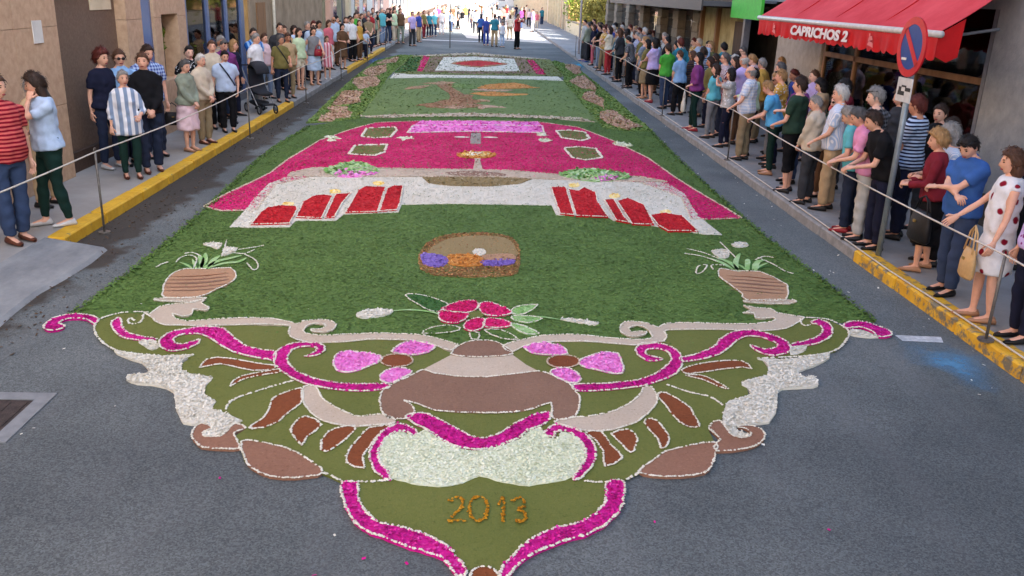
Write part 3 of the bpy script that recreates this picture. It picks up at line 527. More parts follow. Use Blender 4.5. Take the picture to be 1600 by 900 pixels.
for pl_ in (px6((425, 615), (470, 590), (560, 580), (650, 588), (640, 610), (560, 630), (450, 637)), [(876, 501), (891, 500), (912, 502.5), (934, 506.5), (932, 510), (919, 509), (891, 504)]):
    motif('white_bud', pl_, 'white', z=.03, sm=2, dens=3000, size=.018, tilt=.8)
for ln_ in ([(612, 488.5), (640, 486.5), (675, 490), (690, 496)], [(876, 502), (850, 498), (820, 497), (800, 500)]): strokes('bud_stem', [ln_], .035, 'palegreen', .026)
# round nest picture
motif('nest_rim', [(654, 404), (658, 392), (668, 380), (690, 370), (730, 365), (770, 365.5), (796, 371), (809, 383), (813, 404), (812, 422), (800, 432), (740, 435), (680, 432), (657, 422)], 'mixed', z=.018, sm=2, dens=2600, size=.02, tilt=.5, rag=.006)
motif('nest_ground', [(669, 401), (676, 388), (700, 376), (735, 371), (775, 371.5), (797, 378), (806, 392), (806, 404), (750, 407), (700, 405)], 'taupe', z=.038, sm=2, dens=400, size=.014, tilt=.3)
motif('nest_filling', [(700, 402), (735, 400), (756, 407), (752, 417), (720, 418), (697, 413)], 'orange', z=.042, sm=2, dens=2200, size=.02)
motif('nest_filling', [(754, 402), (780, 399.5), (800, 400), (806, 407), (780, 410), (757, 408)], 'peach', z=.042, sm=2, dens=1400, size=.016)
motif('nest_filling', [(657, 401), (672, 399), (696, 404), (699, 414), (684, 420), (662, 415)], 'purple', z=.043, sm=2, dens=2200, size=.02)
motif('nest_filling', [(753, 410), (800, 407), (803, 414), (780, 418), (757, 417)], 'purple', z=.041, sm=2, dens=2200, size=.02)
motif('nest_egg', ell(749, 397, 10.5, 5.5), 'white', z=.045, sm=1, dens=2500, size=.016)
# potted lilies
pv = lambda *pp: [(50+x/4, 360+y/4) for x, y in pp]
pr = lambda *pp: [(850+x/2.909, 360+y/2.909) for x, y in pp]
for pot, sau, str_, lil, lv1, lv2 in (
    (pv((820, 390), (840, 320), (900, 270), (970, 250), (1100, 252), (1240, 245), (1275, 290), (1250, 330), (1150, 380), (1030, 430), (830, 430)), pv((770, 436), (1090, 430), (1000, 455), (820, 452)), pv((838, 342), (1000, 340), (1120, 332), (1230, 318)),
     [pv((1070, 95), (1130, 83), (1190, 90), (1165, 122), (1120, 110)), pv((1220, 65), (1212, 110), (1290, 118), (1245, 148), (1185, 168), (1200, 120))],
     [pv((1050, 250), (1080, 200), (1085, 150)), pv((1080, 250), (1150, 205), (1250, 180), (1310, 165)), pv((1105, 250), (1130, 200), (1175, 165)), pv((1120, 240), (1200, 215), (1290, 205), (1340, 180)), pv((1060, 245), (1060, 190), (1045, 165))],
     [pv((770, 246), (800, 226), (850, 208)), pv((900, 210), (930, 180), (985, 165), (1030, 185), (1010, 250)), pv((950, 155), (1010, 150), (1060, 175)), pv((1290, 130), (1370, 118), (1450, 104)), pv((1330, 160), (1390, 190), (1415, 235), (1385, 258), (1345, 215)), pv((1260, 150), (1330, 155), (1390, 130))]),
    (pr((800, 180), (870, 192), (980, 195), (1090, 245), (1105, 265), (1095, 325), (920, 322), (900, 295), (840, 250), (795, 215)), pr((905, 326), (1135, 322), (1115, 340), (960, 337)), pr((832, 244), (940, 250), (1020, 258), (1095, 262)),
     [pr((760, 100), (800, 92), (835, 95), (840, 125), (800, 132)), pr((850, 68), (910, 58), (928, 76), (880, 82))],
     [pr((880, 195), (870, 150), (890, 110)), pr((890, 195), (840, 150), (780, 130)), pr((920, 195), (925, 150), (925, 135)), pr((860, 185), (800, 150), (740, 130)), pr((960, 195), (970, 150), (1010, 140))],
     [pr((640, 112), (720, 125), (790, 150)), pr((650, 90), (730, 110), (800, 140)), pr((690, 200), (700, 170), (740, 165), (720, 195), (695, 205)), pr((970, 130), (1040, 160), (1090, 190), (1132, 204)), pr((960, 140), (1000, 125), (1040, 130)), pr((800, 60), (830, 90), (870, 130)), pr((770, 185), (760, 165), (820, 165))])):
    pt = motif('flower_pot', pot, 'peach', z=.028, sm=2, dens=1200, size=.014, border=True, bw=.008, tilt=.3)
    for dy_, pal_, w_ in ((0, 'mauve', .05), (-5.5, 'leafbrown', .03), (6, 'leafbrown', .035), (11.5, 'mauve', .025), (-10.5, 'rust', .018)): strokes('dark_stripe', [[(x+dy_*.15*(1 if x > 700 else -1), y+dy_) for x, y in str_]], w_, pal_, .034, parent=pt)
    bx0 = np.mean([p[0] for p in pot]); by0 = min(p[1] for p in pot)+2
    for k_ in range(9): a_ = -1.25+k_*.31; strokes('lily_leaf', [[(bx0+a_*9, by0), (bx0+a_*16, by0-9+abs(a_)*3), (bx0+a_*(26+4*(k_ % 3)), by0-15+abs(a_)*7-3*(k_ % 2))]], .035, 'palegreen' if k_ % 2 else 'edge_green', .026)
    motif('saucer', sau, 'beige', z=.026, sm=2, dens=800, size=.014, border=True, bw=.008)
    for l_ in lil: motif('lily', l_, 'white', z=.03, sm=2, dens=2500, size=.018, tilt=.8)
    for l_ in lv1: strokes('lily_leaf', [l_], .065, 'palegreen', .027)
    for l_ in lv2: beadline('leaf_outline', l_, .026, .008, 'white', sm=4)
# --- pink altar panel
motif('pink_ground', [(319, 324), (350, 306), (400, 282.5), (422.5, 271), (450, 250), (500, 220), (550, 202.5), (587.5, 192.5), (650, 190), (740, 189.5), (840, 191), (903, 199.7), (956, 220), (1012.5, 248), (1056, 279), (1090.6, 301), (1130, 324), (1159, 342), (1115.6, 344), (1080, 344), (1065, 310), (1000, 286), (800, 280), (500, 275), (430, 290), (400, 330), (345, 331)], 'crimson', z=.016, sm=1, dens=1500, size=.024, border=True, bw=.016, bpal='beige', tilt=.3)
motif('white_cloth', [(359, 356), (382.5, 331), (402.5, 306), (420, 288), (450, 277), (600, 276), (800, 278), (950, 279), (1000, 280), (1044, 288), (1069, 304), (1090.6, 339), (1128, 368), (1103, 368), (1025, 355), (959, 346), (950, 341), (869, 337), (862, 322), (780, 320.5), (700, 319.5), (627.5, 321), (622.5, 333), (537.5, 336), (525, 346), (462.5, 346), (452.5, 356), (390, 357)], 'white', z=.022, sm=1, dens=1100, size=.022, tilt=.25)
motif('beige_band', [(450, 277), (455, 272), (490, 264), (610, 265), (700, 266.5), (794, 268), (875, 275), (1000, 278), (1042, 286), (1000, 285), (830, 281), (800, 279), (700, 277.5), (600, 278), (540, 277.5)], 'beige', z=.036, sm=1, dens=400, size=.03, border=True, bw=.014, bpal='beige', tilt=.3)
motif('woven_front', [(660, 279), (700, 278), (800, 279.5), (832, 281), (812, 289), (765, 293), (700, 292), (670, 288)], 'taupe', z=.038, sm=1, dens=500, size=.03, tilt=.5)
strokes('brown_bar', [[(696, 273), (740, 273.5), (791, 275.5)]], .5, 'mauve', .039)
for cl in ([(505, 268), (525, 260), (552, 254), (585, 262), (592, 270), (560, 275), (520, 276)], [(872, 274), (900, 266), (935, 266), (978, 274), (980, 282), (930, 286), (890, 280)]):
    motif('flower_spray', cl, 'palegreen', z=.042, sm=2, dens=260, size=.06, tilt=.9)
for cl in ([(520, 274), (540, 269), (565, 271), (592, 272), (565, 278), (535, 279)], [(924, 280), (944, 274), (966, 280), (950, 285), (930, 285)]):
    motif('flower_spray', cl, 'pink', z=.046, sm=2, dens=300, size=.05, tilt=.9)
CAND = [[(392.5, 354), (407.5, 335), (417.5, 327.5), (440, 324), (462.5, 325), (465, 330), (452.5, 352.5)], [(462.5, 342.5), (475, 317.5), (490, 309), (505, 307), (520, 309), (502.5, 344)], [(522.5, 310), (525, 306), (547.5, 305), (535, 320), (522.5, 342.5), (507.5, 343.5)], [(540, 335), (560, 300), (570, 294), (602.5, 295), (590, 334)], [(605, 297.5), (615, 293), (630, 292.5), (625, 320), (620, 331), (592.5, 333)],
        [(861, 295), (884, 295), (887.5, 307.5), (897, 339), (875, 337), (869, 320)], [(887.5, 298), (903, 301), (912.5, 295), (931, 304), (933, 317), (950, 342), (900, 340)], [(944, 315), (959, 314), (975, 342), (984, 351), (962.5, 347)], [(964, 317), (981, 312), (1006, 323), (1022, 354), (987.5, 353)], [(1015.6, 339), (1037.5, 335.6), (1065.6, 340), (1090.6, 364), (1044, 364), (1028, 355)]]
for px in CAND: motif('red_candle', px, 'red', z=.05, sm=1, dens=1500, size=.024, border=True, bw=.010, tilt=.35)
for x, y in ((450, 321), (524, 301), (592, 288), (897, 291), (960, 308), (1040, 333)): motif('candle_flame', ell(x, y, 9, 3.5, 10), 'yellowwhite', z=.034, sm=1, dens=400, size=.03)
motif('pink_band', [(656, 190.5), (740, 190), (840, 192), (848, 198), (740, 196), (645, 197.5)], 'pink', z=.03, sm=1, dens=200, size=.05)
motif('pale_pink_band', [(645, 198), (740, 196.5), (847, 198.5), (850, 209), (740, 207), (637, 209)], 'pink', z=.032, sm=1, dens=250, size=.05, border=True, bw=.02)
for px in ([(565, 215), (572.5, 202), (617.5, 200), (620, 205), (610, 216), (585, 217)], [(545, 242.5), (555, 229), (605, 227.5), (600, 240), (585, 245)], [(869, 206), (890, 205), (914, 208), (921, 218), (909, 221.6), (878, 217)], [(881, 233), (905, 231), (931, 234), (941, 248), (915, 252), (894, 248)]):
    motif('framed_panel', px, 'olive', z=.03, sm=1, dens=300, size=.03, border=True, bw=.024, tilt=.3)
motif('monstrance_foot', [(739, 267), (742, 252), (741, 249), (751, 249), (750, 252), (754, 267)], 'beige', z=.034, sm=1, dens=300, size=.03)
motif('monstrance_glow', ell(744, 243.5, 31, 5.5), 'orange', z=.034, sm=1, dens=500, size=.04)
motif('monstrance_glow', ell(744, 243, 22, 3.6), 'yellowwhite', z=.038, sm=1, dens=500, size=.04)
motif('monstrance_host', ell(744, 242.5, 10, 3), 'white', z=.042, sm=1, dens=500, size=.04)
motif('monstrance_stem', [(735, 226), (736, 209), (751, 209), (751, 226)], 'grey', z=.034, sm=1, dens=300, size=.03)
strokes('white_bar', [[(710, 215.5), (722, 215.5), (734, 215.8)], [(755, 215.8), (766, 215.8), (778, 216.2)]], .16, 'white', .03)
for x, y in ((518, 219), (633, 217), (516, 216), (848, 211), (853, 221), (966, 226), (976, 228)):
    motif('white_spot', ell(x, y, 8, 2.6, 9), 'cream', z=.032, sm=1, dens=300, size=.05, rag=.05)
edge('grass_edge', [(558, 185), (740, 184), (932, 189)], .06, 'green', 400, .03)

# --- second carpet: green panel with a brown figure
CUR['org'] = np.array([.1, 26.5, 0]); CUR['root'] = empty('flower_carpet', CUR['org'], 0, 'green flower carpet panel with a reaching brown figure, between pink altar and white rectangle', 'flower carpet', 'flower carpets along the street')
motif('green_field', [(556, 183.5), (575, 162), (590, 146), (608, 121), (740, 120), (880, 126), (900, 148), (935, 192), (850, 185), (740, 181.5), (650, 182)], 'far_green', z=.02, sm=1, dens=120, size=.035, tilt=.3, elong=2)
motif('beige_strip', [(558, 183), (600, 180), (661, 179), (725, 177.5), (780, 178.5), (844, 182), (905, 185), (930, 192), (844, 185.5), (740, 182), (661, 183), (600, 185)], 'beige', z=.026, sm=1, dens=150, size=.05, rag=.03)
motif('white_band', [(609.5, 123), (616, 115), (640, 117), (740, 118.5), (820, 119.5), (872, 120.5), (880, 127), (820, 124.5), (740, 122.5), (660, 122)], 'white', z=.026, sm=1, dens=300, size=.035, tilt=.3)
BR = [([(690, 134), (706, 132), (716, 143), (728, 148), (742, 150), (737, 160), (757, 164), (745, 169), (715, 167), (692, 169), (660, 167), (642, 166), (680, 162), (698, 156), (702, 146)], 'figbrown'), ([(700, 140), (722, 150), (735, 156), (722, 163), (700, 162), (712, 155)], 'peach'), ([(640, 140), (650, 135), (672, 134), (662, 138)], 'peach'), ([(655, 131), (690, 128.5), (716, 130), (690, 133)], 'peach'), ([(700, 135), (720, 131), (745, 135), (738, 139), (720, 138)], 'grass'), ([(680, 168), (720, 164), (770, 166), (740, 170), (705, 171)], 'strip'),
      ([(742, 138), (765, 132), (800, 130), (822, 134), (842, 138), (800, 139), (765, 140)], 'orange'), ([(735, 147), (770, 144), (800, 147), (832, 148), (800, 151), (760, 150)], 'orange'), ([(735, 141), (770, 140), (800, 142), (770, 144)], 'strip'), ([(735, 158), (752, 156), (760, 159), (742, 161)], 'peach'), ([(745, 167), (775, 166), (785, 169), (750, 171)], 'strip')]
for px, pl_ in BR: motif('figure_piece', px, pl_, z=.028+.002*RNG.random(), sm=2, dens=200, size=.04, rag=.09, tilt=.3)
# --- third carpet: white rectangle with a red diamond
CUR['org'] = np.array([.1, 37.0, 0]); CUR['root'] = empty('flower_carpet', CUR['org'], 0, 'farthest flower carpet, a white rectangle holding a red diamond inside striped frames', 'flower carpet', 'flower carpets along the street')
motif('olive_field', [(612, 120), (625, 104), (645, 87), (740, 84), (860, 94), (880, 118), (878, 120.5), (820, 119), (740, 118), (640, 116.5)], 'olive', z=.018, sm=1, dens=60, size=.06)
motif('green_patch', [(618, 114), (630, 102), (642, 90), (658, 90), (650, 112)], 'edge_green', z=.022, sm=1, dens=80, size=.07)
motif('pink_stripe', [(652, 112), (661, 88.5), (672, 88.5), (660, 112)], 'crimson', z=.024, sm=1, dens=120, size=.06)
motif('pink_stripe', [(823, 94), (834, 95), (853, 117), (838, 116)], 'crimson', z=.024, sm=1, dens=120, size=.06)
motif('grey_stripe', [(662, 112), (674, 88.5), (740, 86.5), (820, 92), (836, 115), (740, 116)], 'mauve', z=.022, sm=1, dens=100, size=.035, tilt=.2)
motif('pale_edge', [(645, 88), (690, 85), (740, 83), (800, 88), (858, 93), (800, 90.5), (740, 86), (690, 87.5)], 'beige', z=.026, sm=1, dens=80, size=.06)
motif('white_rectangle', [(680, 111), (693, 90.5), (740, 89.5), (803, 93), (812, 112), (740, 112)], 'white', z=.05, sm=1, dens=250, size=.035, tilt=.2)
motif('red_diamond', [(707, 101), (725, 98), (748, 96.5), (770, 98.5), (792, 102), (772, 104.5), (748, 106.5), (724, 104.5)], 'red', z=.085, sm=1, dens=300, size=.035, tilt=.25, border=True, bw=.04, bpal='peach')
# --- floral side strips
for lab, ctr, outer, blobs in (('leafy floral border strip with faded pink lozenges, left of the far carpets', (-3.5, 27, 0), [(478, 193), (520, 152), (553, 121), (588, 95), (625, 86), (645, 87), (625, 104), (607, 120), (590, 147), (562, 185), (520, 191)], [[(500, 190), (512, 176), (530, 168), (545, 172), (540, 184), (520, 190)], [(525, 163), (538, 146), (560, 142), (572, 148), (560, 160), (540, 165)], [(552, 138), (562, 124), (585, 120), (590, 128), (575, 140)], [(572, 116), (582, 106), (602, 102), (600, 112), (585, 119)], [(594, 100), (604, 92), (622, 90), (614, 98)]]),
                                ('leafy floral border strip with faded pink lozenges, right of the far carpets', (4.1, 27, 0), [(1020, 205), (985, 176), (938, 135), (900, 105), (866, 95), (862, 98), (880, 118), (881, 128), (911, 165), (942, 200), (980, 206)], [[(985, 204), (950, 194), (938, 180), (955, 174), (978, 186), (992, 198)], [(950, 172), (925, 162), (915, 148), (932, 144), (952, 158)], [(925, 142), (905, 134), (897, 124), (912, 120), (928, 132)], [(905, 118), (890, 112), (882, 104), (896, 102), (908, 110)]])):
    CUR['org'] = np.array(ctr, float); CUR['root'] = empty('floral_border', ctr, 0, lab, 'flower border', 'floral strips beside the far carpets')
    motif('leafy_strip', outer, 'grass', z=.016, sm=1, dens=500, size=.045, tilt=.6)
    for bl in blobs: motif('lozenge', bl, 'strip', z=.05, sm=2, dens=600, size=.045, rag=.10, tilt=.6)
# petals and leaves dropped on the open road
def litter(name, n, xr, yr, pal, size):
    C = np.c_[RNG.uniform(*xr, n), RNG.uniform(*yr, n)]; Q = petals(C, .004, size, .5)
    me = bpy.data.meshes.new(name); me.from_pydata(Q.tolist(), [], [(4*i, 4*i+1, 4*i+2, 4*i+3) for i in range(n)]); me.materials.append(PAL[pal]); set_shade(me, np.repeat(RNG.random(n), 4))
    o = bpy.data.objects.new(name, me); COL.objects.link(o); o['kind'] = 'stuff'
litter('fallen_petals', 26, (-3.9, 4.2), (3.2, 9), 'white', .016); litter('fallen_petals', 16, (-2, 2.2), (3.4, 5.5), 'magenta', .018)
litter('leaf_litter', 1500, (-4.6, -4.05), (6.5, 30), 'soil', .022); litter('leaf_litter', 500, (-4.6, -3.7), (5.5, 12), 'soil', .02)
litter('fallen_petals', 60, (3.9, 4.55), (6, 30), 'white', .02)
CUR['root'] = None; CUR['org'] = np.zeros(3)
# ================================================================== BUILDINGS
GRAN = nmat('beige_granite', L(182, 150, 122), L(208, 178, 148), scale=9, rough=.75, bump=.08, c3=L(196, 164, 135))
GRAN2 = nmat('brown_granite', L(104, 84, 70), L(130, 108, 92), scale=30, rough=.7, bump=.08)
DARKPL = nmat('dark_plinth', L(66, 50, 42), L(92, 72, 60), scale=20, rough=.7, bump=.1)
ROUGH = nmat('rough_render', L(140, 124, 104), L(176, 158, 136), scale=2.2, rough=.95, bump=.6, bscale=26, bdist=.03)
QUOIN2 = nmat('darker_quoin_stone', L(98, 90, 80), L(128, 118, 104), scale=8, rough=.95, bump=.5, bscale=30)
GREYW = nmat('grey_stone', L(132, 136, 138), L(158, 160, 160), scale=5, rough=.9, bump=.3, bscale=30)
PALEW = nmat('pale_pier_stone', L(160, 148, 134), L(184, 172, 158), scale=6, rough=.9, bump=.25, bscale=30)
DSTONE = nmat('dark_masonry', L(70, 62, 54), L(104, 94, 82), scale=6, rough=.95, bump=.6, bscale=20, bdist=.03)
QUOIN = nmat('quoin_stone', L(122, 112, 98), L(152, 140, 124), scale=8, rough=.95, bump=.5, bscale=30)
BLUEF = flat('blue_frame', L(96, 114, 156), rough=.45)
GREYF = flat('grey_frame', L(120, 122, 130), rough=.4)
WOODD = nmat('dark_timber', L(52, 38, 30), L(86, 64, 48), scale=6, rough=.7, bump=.3, stretch=(1, 1, .15))
WOODM = nmat('brown_timber', L(120, 86, 56), L(158, 118, 82), scale=6, rough=.7, bump=.3, stretch=(1, 1, .15))
CREAMW = nmat('cream_render', L(206, 192, 160), L(226, 214, 186), scale=4, rough=.9, bump=.2)
PINKW = nmat('pink_render', L(206, 164, 148), L(224, 186, 170), scale=4, rough=.9, bump=.2)
WHITEW = nmat('white_render', L(208, 206, 200), L(228, 226, 220), scale=4, rough=.9, bump=.2)
OCHRE = nmat('ochre_render', L(198, 150, 82), L(222, 178, 112), scale=4, rough=.9, bump=.2)
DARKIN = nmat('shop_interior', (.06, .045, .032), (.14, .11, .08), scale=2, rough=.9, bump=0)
def glass_mat(name, tint=(.03, .035, .04), rough=.06):
    m = bpy.data.materials.new(name); m.use_nodes = True; t = m.node_tree; b = t.nodes['Principled BSDF']
    b.inputs['Base Color'].default_value = (*tint, 1); b.inputs['Roughness'].default_value = rough; b.inputs['Specular IOR Level'].default_value = .5
    n = t.nodes.new('ShaderNodeTexNoise'); n.inputs['Scale'].default_value = 1.2; bp = t.nodes.new('ShaderNodeBump'); bp.inputs['Strength'].default_value = .03
    t.links.new(n.outputs[0], bp.inputs['Height']); t.links.new(bp.outputs[0], b.inputs['Normal']); return m
def clear_glass(name):
    m = bpy.data.materials.new(name); m.use_nodes = True; t = m.node_tree
    for n in list(t.nodes): t.nodes.remove(n)
    o = t.nodes.new('ShaderNodeOutputMaterial'); tr = t.nodes.new('ShaderNodeBsdfTransparent'); gl = t.nodes.new('ShaderNodeBsdfGlossy'); gl.inputs['Roughness'].default_value = .03
    fr = t.nodes.new('ShaderNodeFresnel'); fr.inputs[0].default_value = 1.45; mx = t.nodes.new('ShaderNodeMixShader'); tr.inputs[0].default_value = (.86, .9, .88, 1)
    t.links.new(fr.outputs[0], mx.inputs[0]); t.links.new(tr.outputs[0], mx.inputs[1]); t.links.new(gl.outputs[0], mx.inputs[2]); t.links.new(mx.outputs[0], o.inputs[0]); return m
PANE = glass_mat('window_glass'); SHOPG = clear_glass('shop_glass')
def bx(name, a, b, m, parent=None, org=(0, 0, 0), bev=0.0):
    q = MB(org); q.box(a, b, bev=bev); return q.build(name, m, parent)
def windows(root, org, x, y0, y1, zs, face, step=3.0, m=GREYF):
    """upper windows: a frame part with a pane each; face=+1 looks to +x"""
    y = y0+1.0
    while y+1.2 < y1:
        for z in zs:
            f = MB(org); d = .03*face
            for a, b in (((x, y, z), (x+d, y+.08, z+1.6)), ((x, y+1.12, z), (x+d, y+1.2, z+1.6)), ((x, y+.08, z), (x+d, y+1.12, z+.08)), ((x, y+.08, z+1.52), (x+d, y+1.12, z+1.6))): f.box(a, b)
            fo = f.build('window', m, root); bx('pane', (x-.0*face, y+.08, z+.08), (x+.012*face, y+1.12, z+1.52), PANE, fo, org)
        y += step
LX = -5.86
# --- left: granite-faced building
o = (LX, 5, .13); BL = empty('granite_building', o, 0, 'beige granite building with brown recess and blue framed shopfront, left of the street', 'building')
bx('wall', (LX-6, -14, .13), (LX-.42, 22.8, 10), GRAN, BL, o)
bx('upper_wall', (LX-.42, -14, 3.3), (LX, 22.8, 10), GRAN, BL, o)
windows(BL, o, LX+.004, 2, 22.5, (4.2, 7.2), 1)
def panels(root, org, y0, y1, z0, z1, x, ph, pw, m, depth=.41):
    z = z0; r = 0
    while z < z1-.05:
        e = min(z+ph, z1); y = y0
        while y < y1-.05:
            f = min(y+pw, y1)
            q = MB(org); q.box((x-depth, y+.003, z+.003), (x+.002*math.sin(y*9+z*5), f-.003, e-.003)); q.build('stone_panel', m, root); y = f
        z = e; r += 1
bx('wall_core', (LX-.41, -14, .13), (LX-.02, 8.0, 3.3), GRAN, BL, o)
panels(BL, o, 8.0, 12.72, .13, 3.3, LX, 1.06, 1.18, GRAN)
bx('recess_wall', (LX-.42, 12.72, .13), (LX-.18, 15.2, 3.3), GRAN2, BL, o)
bx('recess_plinth', (LX-.18, 12.72, .13), (LX-.10, 15.2, .42), DARKPL, BL, o)
bx('recess_lintel', (LX-.18, 12.72, 2.72), (LX-.08, 15.2, 3.3), GRAN2, BL, o)
bx('light_panel', (LX-.18, 14.25, 2.42), (LX-.165, 15.05, 2.71), CREAMW, BL, o)
bx('house_number', (LX+.004, 12.0, 2.05), (LX+.016, 12.25, 2.34), WHITEW, BL, o)
panels(BL, o, 15.2, 15.9, .13, 3.3, LX, 1.06, .7, GRAN)
fr = bx('window', (LX-.41, 15.9, .13), (LX-.06, 16.5, 3.3), BLUEF, BL, o); bx('pane', (LX-.06, 16.02, .3), (LX-.045, 16.38, 3.2), glass_mat('blue_glass', L(104, 128, 176), .12), fr, o)
panels(BL, o, 16.5, 16.85, .13, 3.3, LX, 1.06, .35, GRAN)
panels(BL, o, 17.75, 18.25, .13, 3.3, LX, 1.06, .5, GRAN)
bx('pier_base', (LX-.41, 16.85, .13), (LX, 17.75, 1.1), GRAN, BL, o); bx('pier_head', (LX-.41, 16.85, 2.3), (LX, 17.75, 3.3), GRAN, BL, o)
fr = bx('window', (LX-.41, 16.85, 1.1), (LX-.3, 17.75, 2.3), DARKIN, BL, o)
# glazed shopfront
SF = bx('shopfront_floor', (LX-.42, 18.25, .13), (LX, 22.8, .3), GREYF, BL, o)
for y in (18.25, 19.75, 21.2, 22.5): bx('mullion', (LX-.12, y, .3), (LX-.02, y+.14 if y < 22 else y+.3, 3.3), BLUEF, BL, o)
bx('shop_pane', (LX-.08, 18.39, .3), (LX-.07, 22.5, 3.3), SHOPG, BL, o)
bx('shop_back', (LX-.415, 18.25, .3), (LX-.40, 22.8, 3.3), nmat('shop_back', L(60, 74, 60), L(150, 160, 150), scale=1.4, rough=.8, bump=0), BL, o)
# --- left: further houses
LH = [(22.8, 24.3, OCHRE, 'narrow ochre house front beside the granite building, left', 0), (24.3, 30.2, ROUGH, 'rough grey beige rendered house with a white downpipe, left of the street', 1), (30.2, 36.0, ROUGH, 'rough rendered house behind the women with bare legs, left', 2), (36.0, 43.0, nmat('grey_green_render', L(132, 132, 110), L(158, 156, 134), scale=3, rough=.95, bump=.3), 'grey green house with a pink pilaster, left of the street', 3), (43.0, 52, WHITEW, 'white shop house with dark blue display windows, left', 4), (52, 62, PINKW, 'pale pink house in the shade near the end of the left row', 5), (62, 76, WHITEW, 'white sunlit house at the far left of the street', 6), (76, 95, OCHRE, 'ochre sunlit house at the far left of the street', 7), (95, 125, PINKW, 'pink sunlit house far along the left side', 8), (125, 170, WHITEW, 'white sunlit block farthest along the left side', 9)]
for y0, y1, m, lab, k in LH:
    o = (LX, (y0+y1)/2, .13); r = empty('house', o, 0, lab, 'house', 'houses along the left side'); dx = .05*math.sin(k*2.1)
    h = 7+2.2*math.sin(k*1.7)
    bx('wall', (LX-7, y0+.01, .13), (LX-.3+dx, y1-.01, h), m, r, o); bx('plinth', (LX-.3+dx, y0+.01, .13), (LX-.26+dx, y1-.01, .6), DSTONE if k in (1, 2) else DARKPL, r, o)
    bx('cornice', (LX-.3+dx, y0+.01, 3.25), (LX-.08+dx, y1-.01, 3.45), GREYW, r, o)
    windows(r, o, LX-.296+dx, y0, y1, (4.0,), 1)
    if k == 1:
        q = MB(o); q.tube([(LX-.2, 26.9, .2), (LX-.2, 26.9, 3.2)], .05); q.build('downpipe', flat('white_pipe', L(210, 205, 190)), r, smooth=True)
        fr = bx('door', (LX-.3+dx, 25.0, .2), (LX-.27+dx, 26.0, 2.4), WOODM, r, o); bx('handle', (LX-.27+dx, 25.85, 1.15), (LX-.23+dx, 25.9, 1.25), GREYF, fr, o)
    if k == 3:
        bx('pilaster', (LX-.3+dx, 36.4, .6), (LX-.1+dx, 37.1, 3.2), PINKW, r, o); bx('pilaster', (LX-.3+dx, 41.6, .6), (LX-.1+dx, 42.3, 3.2), CREAMW, r, o)
    if k >= 3:
        y = y0+1.6
        while y < y1-2.2:
            bx('shop_window' if k % 2 else 'door', (LX-.3+dx, y, .65 if k % 2 else .2), (LX-.27+dx, y+1.5, 2.6), PANE if k % 2 == 0 else glass_mat('blue_glass', L(60, 74, 110), .1), r, o); y += 3.1
    if k == 0: bx('orange_notice', (LX-.3+dx, 23.3, 1.2), (LX-.28+dx, 23.9, 2.0), OCHRE, r, o)
RX = 7.0
# --- right: grey corner block next to the awning shop
o = (RX, 5, .13); BR_ = empty('grey_stone_building', o, 0, 'tall grey stone building holding the shop under the red awning, right', 'building')
bx('wall', (RX+.0, -16, .13), (RX+7, 11.95, 15), GREYW, BR_, o); bx('plinth', (RX-.05, -16, .13), (RX, 11.95, .55), DSTONE, BR_, o)
bx('upper_wall', (RX+.0, 11.95, 2.95), (RX+7, 23.5, 15), GREYW, BR_, o)
bx('pier', (RX, 18.0, .13), (RX+.8, 20.8, 2.95), PALEW, BR_, o, bev=.03)
bx('back_wall', (RX+2.6, 11.95, .13), (RX+2.7, 23.5, 2.95), DARKIN, BR_, o); bx('side_wall', (RX+.8, 17.9, .13), (RX+2.6, 20.8, 2.95), DARKIN, BR_, o)
windows(BR_, o, RX-.004, -14, 23, (4.2, 7.4, 10.6), -1)
bx('stall_riser', (RX, 12.0, .13), (RX+.15, 17.95, .6), DSTONE, BR_, o)
for y in (12.0, 14.0, 16.35, 17.85): bx('mullion', (RX+.02, y, .6), (RX+.1, y+.09, 2.95), WOODM if y > 13 else GREYF, BR_, o)
bx('transom', (RX+.02, 12.09, 1.94), (RX+.12, 17.85, 2.03), WOODM, BR_, o)
bx('shop_pane', (RX+.05, 12.09, .6), (RX+.06, 17.85, 2.95), SHOPG, BR_, o)
bx('ceiling', (RX+.1, 12, 2.90), (RX+2.6, 17.9, 2.95), WOODD, BR_, o)
